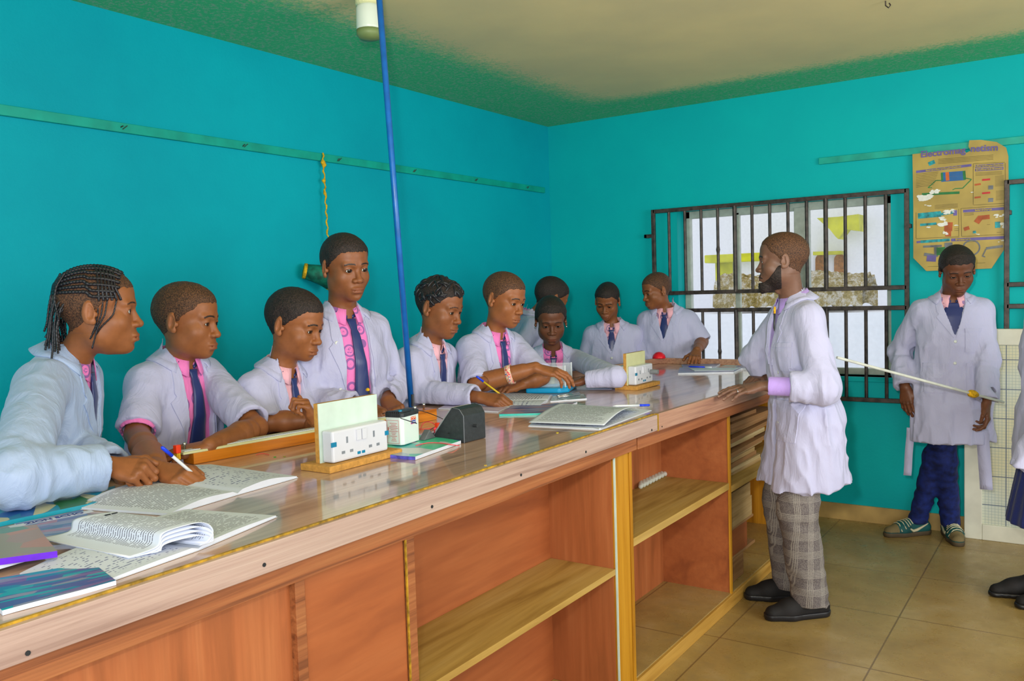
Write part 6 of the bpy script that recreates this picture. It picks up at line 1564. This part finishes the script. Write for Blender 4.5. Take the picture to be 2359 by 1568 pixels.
pen_boy = person('person', 'cropped-haired boy in short sleeves writing with a pen beside the braided girl',
       (pd(432, 739, 2.82), 64, 0.10, 0.0), (pd(412, 826, 2.86), 44, 0.12, 0.0),
       hands=[dict(side=1, W=pz(360, 1080, 1.060), f=vec(0.96, 0.30, -0.12), n=vec(0.1, 0.45, 0.9), curls=(0.62, 0.7, 0.75, 0.8), E=pd(316, 1000, 2.62), bare=0.2, elbow=1, cuff=0.016, thumb=(0.35, 0.7), pinch=0.5, s=1.0, spread=0.03),
              dict(side=-1, W=pz(482, 1026, 1.062), f=vec(-1, 0.25, -0.12), n=vec(0.0, 0.3, 1), curls=(0.45, 0.5, 0.6, 0.7), E=pz(590, 985, 1.075), bare=0.2, elbow=1, s=0.95)],
       coat=dict(seed=22, sleeve={1: -0.88, -1: -0.9}, open=opened(0.062), lapel_z=-0.30, lapel=0.06, fold=0.011, wide=1.02, h=0.0052),
       tie=dict(len=0.32, x=0.01), skin=SK1, hd=dict(eye_open=0.35, gaze=(0, -0.2), child=0.5, hair_t=0.0032), hs=1.09, scale=0.92, clip=True, hfine=0.0024)
bx_p = M['pink']
small_boy = person('person', 'smaller boy looking down behind the near socket stand, pale pink collar',
       (pd(680, 748, 3.0), 58, 0.26, 0.0), (pd(648, 846, 3.03), 50, 0.22, 0.0),
       hands=[dict(side=1, W=pz(738, 966, 1.07), f=vec(0.9, 0.1, -0.1), n=vec(0, 0.3, 1), E=pd(612, 972, 2.88), bare=0.2, elbow=1, curls=(0.5,)*4),
              dict(side=-1, W=pz(726, 978, 1.07)+vec(0, -0.03, 0), f=vec(-0.35, 0.2, 0.9), n=vec(0.9, -0.3, 0.3), curls=(1.3, 1.3, 1.35, 1.4), thumb=(0.1, 0.0), bare=0.2, elbow=1, s=0.92)],
       coat=dict(seed=33, sleeve={1: -0.98, -1: -0.92}, open=[(0.05, 0.058), (-0.03, 0.056), (-0.18, 0.045), (-0.60, 0.035)], lapel_z=-0.26, fold=0.010),
       shirt='pale_pink', tie=dict(len=0.30), skin=SK1, hair='black', hd=dict(child=1, eye_open=0.45, gaze=(0, -0.3), hair_t=0.0040, jaw=0.95), hs=1.08, scale=0.86, clip=True)

tall_boy = person('person', 'tall boy standing upright in an open lab coat, long navy tie showing',
       (pd(796, 615, 3.2), 30, 0.16, -0.05), (pd(786, 716, 3.26), 30, 0.0, 0.0),
       hands=[dict(side=-1, W=pz(892, 921, 1.09), f=vec(0.45, 0.85, -0.35), n=vec(-0.1, 0.45, 0.9), curls=(1.15, 1.2, 1.2, 1.2), bare=0.06, thumb=(0.3, 0.8), s=1.0, pole=(-0.7, -0.4, -0.8)),
              dict(side=1, W=pz(828, 932, 1.10), f=vec(0.75, 0.35, -0.35), n=vec(0, 0.5, 0.85), curls=(0.9, 1.0, 1.05, 1.1), bare=0.06, thumb=(0.3, 0.7), s=1.0)],
       coat=dict(seed=44, sleeve={1: 0.95, -1: 0.93}, open=opened(0.058), lapel_z=-0.30, buttons=((0.085, -0.12), (0.085, -0.30)), fold=0.009),
       hair='black', tie=dict(len=0.42, x=-0.02), skin=SK2, hd=dict(eye_open=0.6, gaze=(-0.2, -0.4), full_lips=1.1, hair_t=0.0048), hs=1.07, scale=0.98, clip=True)

twist_girl = person('person', 'girl with black twisted hair bending over her writing, behind the blue pole',
       (pd(1013, 708, 3.67), 58, 0.26, 0.0), (pd(992, 792, 3.72), 56, 0.26, 0.0),
       hands=[dict(side=1, W=pz(1104, 914, 1.06), f=vec(0.98, 0.25, -0.1), n=vec(0.0, 0.45, 0.9), curls=(0.8, 0.9, 0.95, 1.0), E=pd(972, 905, 3.62), bare=0.07, thumb=(0.35, 0.7), pinch=0.5, s=1.05),
              dict(side=-1, W=pd(1100, 905, 3.95), f=vec(0, 1, 0), n=UP, hidden=True)],
       coat=dict(seed=55, sleeve={1: 0.97, -1: 0.97}, fold=0.009, sleeve_r=(0.066, 0.062, 0.052), buttons=btn(-0.30, -0.40)),
       shirt='pale_pink', hair='black', hair_fn=twists, tie=dict(len=0.30), skin=SK2, hd=dict(female=1, eye_open=0.4, gaze=(0, -0.3), hair_t=0.004), hs=1.10, scale=0.94, clip=True)

band_boy = person('person', 'boy with a printed wristband reaching for the blue balance',
       (pd(1162, 690, 3.92), 52, 0.24, 0.05), (pd(1137, 766, 3.97), 44, 0.18, 0.0),
       hands=[dict(side=1, W=pz(1234, 846, 1.155), f=vec(0.98, 0.1, -0.22), n=vec(0.25, 0.3, 0.95), curls=(0.35, 0.4, 0.45, 0.55), E=pz(1098, 884, 1.085), bare=0.24, elbow=1, thumb=(0.5, 0.3), s=1.05),
              dict(side=-1, W=pz(1205, 884, 1.062), f=vec(-0.95, 0.35, -0.1), n=vec(0.1, 0.3, 1), curls=(0.9, 1.0, 1.0, 1.0), E=pz(1250, 872, 1.09)+vec(0, -0.08, 0), bare=0.2, elbow=1, s=1.0)],
       coat=dict(seed=66, sleeve={1: -1.0, -1: -0.95}, open=[(0.05, 0.058), (-0.03, 0.058), (-0.20, 0.04), (-0.36, 0.012)], lapel_z=-0.34, fold=0.009, sleeve_r=(0.066, 0.062, 0.05)),
       tie=dict(len=0.36), skin=SK1, hd=dict(eye_open=0.35, gaze=(0, -0.3), hair_t=0.0028, child=0.4), hs=1.08, scale=0.93, clip=True)

hidden_child = person('person', 'child almost hidden behind the girl facing the camera, only neck and black hair showing',
       (pd(1270, 688, 5.0), 118, 0.42, -0.1), (pd(1222, 728, 5.02), 110, 0.3, 0.0), hands=[dict(side=1, W=pd(1236, 850, 4.9), f=vec(1, 0, -1), n=UP, hidden=True), dict(side=-1, W=pd(1300, 860, 5.1), f=vec(1, 0, -1), n=UP, hidden=True)],
       coat=dict(seed=77, h=0.008), hair='black', skin=SK2, hd=dict(child=1, hair_t=0.006), hs=1.05, scale=0.88, clip=True, hfine=0.0036)

front_girl = person('person', 'short-haired girl facing the camera, looking down at the balance and her notebook',
       (pd(1269, 738, 4.6), 4, 0.34, 0.0), (pd(1273, 805, 4.68), 4, 0.26, 0.0),
       hands=[dict(side=-1, W=pz(1346, 876, 1.06), f=vec(-1, 0.2, -0.1), n=UP, E=pz(1418, 868, 1.075), curls=(0.5,)*4, bare=0.05),
              dict(side=1, W=pz(1215, 874, 1.06)+vec(0, -0.1, 0), f=vec(1, 0.3, -0.1), n=UP, curls=(0.5,)*4, bare=0.05)],
       coat=dict(seed=88, sleeve={1: 0.95, -1: 0.97}, open=[(0.05, 0.06), (-0.03, 0.060), (-0.22, 0.035), (-0.5, 0.02)], lapel_z=-0.26, pockets=((-0.09, -0.16, 0.09, 0.10),), h=0.006, sleeve_r=(0.060, 0.053, 0.045)),
       hair='black', tie=dict(len=0.3), skin=SK3, hd=dict(female=1, child=0.6, eye_open=0.25, gaze=(0, -0.4), hair_t=0.008, full_lips=1.2, hairline=0.070), hs=1.06, scale=0.92, clip=True, hfine=0.003)

corner_boy = person('person', 'boy in the far corner with bent head and arms down, beside the bald boy',
       (pd(1399, 694, 5.5), -14, 0.42, 0.06), (pd(1411, 746, 5.55), -6, 0.10, 0.0),
       hands=[dict(side=1, W=pd(1356, 872, 5.40), f=-UP, n=IR, hidden=True), dict(side=-1, W=pd(1484, 872, 5.45), f=-UP, n=IR, hidden=True)],
       coat=dict(seed=99, h=0.0075, open=[(0.05, 0.056), (-0.03, 0.05), (-0.19, 0.0)], buttons=btn(-0.22, -0.32, -0.42), sleeve={1: 0.9, -1: 0.9}),
       shirt='pale_pink', hair='black', tie=dict(len=0.2), skin=SK2, hd=dict(child=1, eye_open=0.25, gaze=(0, -0.4), hair_t=0.005), hs=1.0, scale=0.94, clip=True, hfine=0.0034)

bald_boy = person('person', 'bald-shaven boy in a wide short-sleeved lab coat before the window, hand on the raised lip',
       (pd(1512, 670, 5.48), -62, 0.22, 0.0), (pd(1536, 712, 5.50), -14, 0.06, 0.0),
       hands=[dict(side=1, W=pd(1492, 860, 5.35), f=-UP, n=IR, hidden=True),
              dict(side=-1, W=pd(1606, 806, 5.22), f=vec(-0.4, 0.85, -0.45), n=vec(0, 0.4, 1), curls=(0.6, 0.7, 0.8, 0.8), E=pd(1618, 785, 5.42), bare=0.2, elbow=1, s=1.0)],
       coat=dict(seed=12, h=0.0075, open=[(0.05, 0.058), (-0.03, 0.055), (-0.21, 0.0)], sleeve={1: 0.7, -1: -1.02}, wide=1.05),
       shirt='pale_pink', hair='crop', tie=dict(len=0.2), skin=SK2, hd=dict(child=1, eye_open=0.3, hair_t=0.0012, gaze=(0, -0.3)), hs=1.0, scale=0.94, clip=True, hfine=0.0034)

teacher, TT, TH, TJ, tkid = person('person', 'bearded teacher in a long lab coat, checked trousers and black shoes, leaning on the worktop',
       (np.array(at(1801, 600, D=3.80)), -90, 0.02, 0.0), (np.array(at(1826, 690, D=3.84)), -70, 0.10, 0.0),
       hands=[dict(side=-1, W=pz(1752, 888, 1.058), f=vec(-1, 0.12, -0.10), n=vec(-0.05, 0.28, 0.95), curls=(0.16, 0.2, 0.25, 0.3), E=np.array(at(1896, 893, D=3.60)), bare=0.10, spread=0.05, thumb=(0.8, 0.4), cuff=0.095, s=1.0),
              dict(side=1, W=pz(1768, 866, 1.052)+vec(0, -0.02, 0), f=vec(-0.9, 0.5, -0.1), n=vec(0, 0.1, 1), curls=(0.5, 0.6, 0.65, 0.7), E=np.array(at(1738, 822, D=4.12)), bare=0.06, s=1.0)],
       coat=dict(seed=5, length=0.80, sleeve={-1: 0.52, 1: 0.9}, open=[(0.05, 0.06), (-0.03, 0.055), (-0.26, 0.026), (-0.60, 0.034), (-0.9, 0.03)], lapel_z=-0.27, buttons=((-0.055, -0.30), (-0.055, -0.40), (-0.058, -0.52)), pockets=((-0.10, -0.17, 0.10, 0.12), (-0.10, -0.42, 0.15, 0.17)), fold=0.008, skirt=0.96, wide=0.94, sleeve_r=(0.062, 0.062, 0.058)),
       shirt='lilac', hair='crop', skin=(0.17, 0.085, 0.055), hd=dict(beard=1, eye_open=0.45, jaw=1.02, hair_t=0.0024, hairline=0.074), hs=1.05, scale=1.02,
       legs=dict(visible=1, mat='tweed', feet=[np.array(at(1868, 1418, Z=0.0)), np.array(at(1822, 1378, Z=0.0))], az=(-62, -74), r=(0.098, 0.082, 0.078), hem=0.055, shoe='black_shoe', sole='black_sole', seed=8))

boy, BT, BH, BJ, bkid = person('person', 'boy standing before the poster, head bent, in a long lab coat, jeans and green shoes',
       (np.array(at(2205, 622, Y=5.15)), 12, 0.42, -0.06), (np.array(at(2192, 684, Y=5.20)), 8, 0.0, 0.0),
       hands=[dict(side=1, W=np.array(at(2085, 892, Y=5.10)), f=vec(0.05, 0.15, -1), n=vec(-0.75, 0.6, 0.1), curls=(0.35, 0.4, 0.45, 0.5), bare=0.05, thumb=(0.4, 0.5), s=1.0),
              dict(side=-1, W=np.array(at(2274, 925, Y=5.05)), f=vec(-0.05, 0.2, -1), n=vec(0.8, 0.5, 0.1), curls=(0.5, 0.65, 0.75, 0.8), bare=0.05, thumb=(0.4, 0.8), s=1.0)],
       coat=dict(seed=6, length=0.80, h=0.006, open=[(0.05, 0.06), (-0.03, 0.058), (-0.22, 0.0)], buttons=btn(-0.24, -0.36, -0.50), pockets=((-0.10, -0.17, 0.10, 0.13), (0.10, -0.36, 0.14, 0.16), (-0.12, -0.36, 0.13, 0.16)), fold=0.008, sleeve={1: 0.97, -1: 0.97}, sleeve_r=(0.066, 0.060, 0.052)),
       shirt='pale_pink', hair='afro', tie=dict(len=0.2, w=2.6), skin=SK3, hd=dict(eye_open=0.2, gaze=(0, -0.4), hair_t=0.009), hs=1.05, scale=0.97,
       legs=dict(visible=1, mat='jeans', feet=[np.array(at(2112, 1230, Z=0.0)), np.array(at(2190, 1236, Z=0.0))], az=(-52, 14), r=(0.085, 0.062, 0.052), hem=0.07, shoe='green_shoe', sole='brown_sole', laces=1))

# ------------------------------------------------------------------ the person cut off at the picture's edge
edge_p = person('person', 'person in lab coat and navy skirt, mostly outside the picture',
       (pd(2440, 600, 3.80), -70, 0.1, 0.0), (pd(2434, 700, 3.80), -62, 0.0, 0.0),
       hands=[dict(side=-1, W=pd(2352, 1088, 3.66), f=-UP, n=-IR, hidden=True), dict(side=1, W=pd(2460, 1060, 4.1), f=-UP, n=IR, hidden=True)],
       coat=dict(seed=15, h=0.0075, length=0.72, sleeve={1: 1.0, -1: 1.0}, sleeve_r=(0.062, 0.058, 0.056)), hair='black', shirt='pale_pink', skin=SK2, hd=dict(female=1, hair_t=0.006), scale=0.98, hs=1.0, hfine=0.004,
       legs=dict(skirt=0.36, feet=[np.array(at(2385, 1372, Z=0.0)), np.array(at(2450, 1400, Z=0.0))], az=(-60, -60)))

# ------------------------------------------------------------------ pens, probe, wristband, ring, earrings, coat strings, stick
def held_pen(lab, tip, tail_px, L, body, cap):
    best = min((abs((at(*tail_px, D=float(d))-tip).length-L), float(d)) for d in np.linspace(1.5, 5, 1401) if at(*tail_px, D=float(d)).z > tip.z)[1]
    return pen(lab, tip, at(*tail_px, D=best), body, cap, 0.0042)
def nearest_tail(lab, tip, tail_px, L, body, cap):
    c = Vector(CAM.tolist()); d = Vector(ray(*tail_px).tolist()); d.normalize()
    t = (tip-c).dot(d); foot = c+d*t; h = (foot-tip).length
    q = max(0, L*L-h*h)**0.5
    return pen(lab, tip, foot-d*min(q, 0.09), body, cap, 0.0042)
nearest_tail('blue-capped pen held by the cropped-haired boy over the open booklet', Vector(pz(456, 1100, 1.034).tolist()), (372, 1029), 0.145, clearp, blue_ink)
nearest_tail('blue and yellow pen held by the girl with twisted hair', Vector(pz(1158, 912, 1.036).tolist()), (1097, 866), 0.145, yell, blue_ink)
pr0 = Vector(pz(866, 962, 1.066).tolist()); o_ = MB().tube([(0, 0, 0), (-0.004, 0.0, 0.03), (-0.03, 0.002, 0.085), (-0.034, 0.002, 0.095)], [0.006, 0.0065, 0.0035, 0.002], 8).build('probe', M['black_plastic'], smooth=True)
o_.location = pr0; tag(o_, 'small dark sliding contact pressed on the metre bridge by the tall boy', 'probe')
MB().lathe([(0.002, 0), (0.007, 0.002), (0.007, 0.008), (0.002, 0.012)], 10, 0, Matrix.Translation((-0.036, 0.002, 0.092))).build('probe_knob', M['rope'], o_, smooth=True)
# wristband on the reaching arm
bb_, bT, bH, bJ, bk_ = band_boy; S_, E_, W_ = [np.array(bJ[1][i]) for i in range(3)]; u = (W_-E_)/np.linalg.norm(W_-E_); c = E_+(W_-E_)*0.57
m = MB().tube([Vector(c-u*0.013), Vector(c+u*0.013)], 0.0415, 20, cap=False)
wbm = NT('printed_wristband', 0.5, 0.4); wb_n = wbm.noise(wbm.coords(), 110, 2); wbm.color(wbm.ramp(wb_n, [(0.0, rgb(220, 205, 170)), (0.47, rgb(214, 70, 76)), (0.56, rgb(230, 220, 200)), (0.66, rgb(60, 80, 150))], 'CONSTANT'))
wr = bk_('wristband', np.array(m.v), m.f, wbm.m); sm = wr.modifiers.new('s', 'SOLIDIFY'); sm.thickness = 0.002
# ring on the teacher's finger, pen in his shirt pocket
def ring_on(kid, center, ax_, r, mat, nm):
    a = np.array(ax_, float); a /= np.linalg.norm(a); b_ = np.cross(a, (0, 0, 1.0)); b_ /= np.linalg.norm(b_); c_ = np.cross(a, b_)
    P_ = [Vector(center+(b_*math.cos(t)+c_*math.sin(t))*r) for t in np.linspace(0, 2*math.pi, 17)]
    m = MB().tube(P_, 0.0016, 6, cap=False); kid(nm, np.array(m.v), m.f, mat)
Wt = np.array(TJ[-1][2]); ft = vec(-1, 0.12, -0.10); ft /= np.linalg.norm(ft); nt = vec(-0.05, 0.28, 0.95); nt -= ft*(nt@ft); nt /= np.linalg.norm(nt); tt_ = np.cross(ft, nt)
ring_on(tkid, Wt+tt_*(-0.016)+ft*0.112+nt*(-0.004), ft, 0.0105, M['steel'], 'finger_ring')
pp_ = at(1783, 733, D=3.66); pen('dark pen clipped to the chest of the teacher', pp_+Vector((0.0, 0, -0.055)), pp_+Vector((0.004, 0, 0.05)), M['black_plastic'], M['rope'])
# earrings of the girl who faces the camera
fb_, fT, fH, fJ, fk = front_girl
for sd in (-1, 1):
    v, f = tube_np([(sd*0.081, -0.006, -0.034), (sd*0.083, -0.006, -0.040), (sd*0.082, -0.006, -0.045)], [0.002, 0.004, 0.002], 8); fk('earring', fH.w(v), f, M['steel'])
# loose strings of the standing boy's coat
for pts, w in ((((2098, 985), (2094, 1040), (2090, 1095)), 0.020), (((2262, 990), (2268, 1060), (2272, 1128)), 0.030)):
    P0 = [np.array(at(*p, Y=5.12+0.012*i)) for i, p in enumerate(pts)]; tq_ = np.linspace(0, 1, 12)
    C0 = np.stack([np.interp(tq_, [0, 0.5, 1], [p[k] for p in P0]) for k in range(3)], 1); C0[:, 1] += 0.006*np.sin(tq_*9)
    v = np.concatenate([C0-np.array((w, 0, 0)), C0+np.array((w, 0.004, 0))]); n = len(C0); f = [(i, i+1, n+i+1, n+i) for i in range(n-1)]
    v, f = solidify(v, f, 0.003); bkid('coat_belt', v, f, M['coat'])
# the long thin stick
sa = at(1928, 823, D=3.93); sb_ = at(2312, 926, Y=5.0); c = (sa+sb_)/2
st = MB().tube([sa-c, sb_-c], 0.0065, 10).build('white_stick', flat('white_stick_paint', rgb(200, 205, 196), 0.5)); st.location = c
tag(st, 'long thin white stick with yellow tape between teacher and standing boy', 'stick')
k0, k1 = at(2222, 899, D=(sa.lerp(sb_, 0.77)-Vector(CAM.tolist())).dot(Vector(AX[2].tolist()))), None
d = (sb_-sa).normalized(); m0 = sa.lerp(sb_, 0.80)-c
MB().tube([m0-d*0.035, m0-d*0.02, m0, m0+d*0.02, m0+d*0.035], [0.008, 0.018, 0.02, 0.016, 0.008], 9).build('tape_wrap', M['rope'], st, smooth=True)
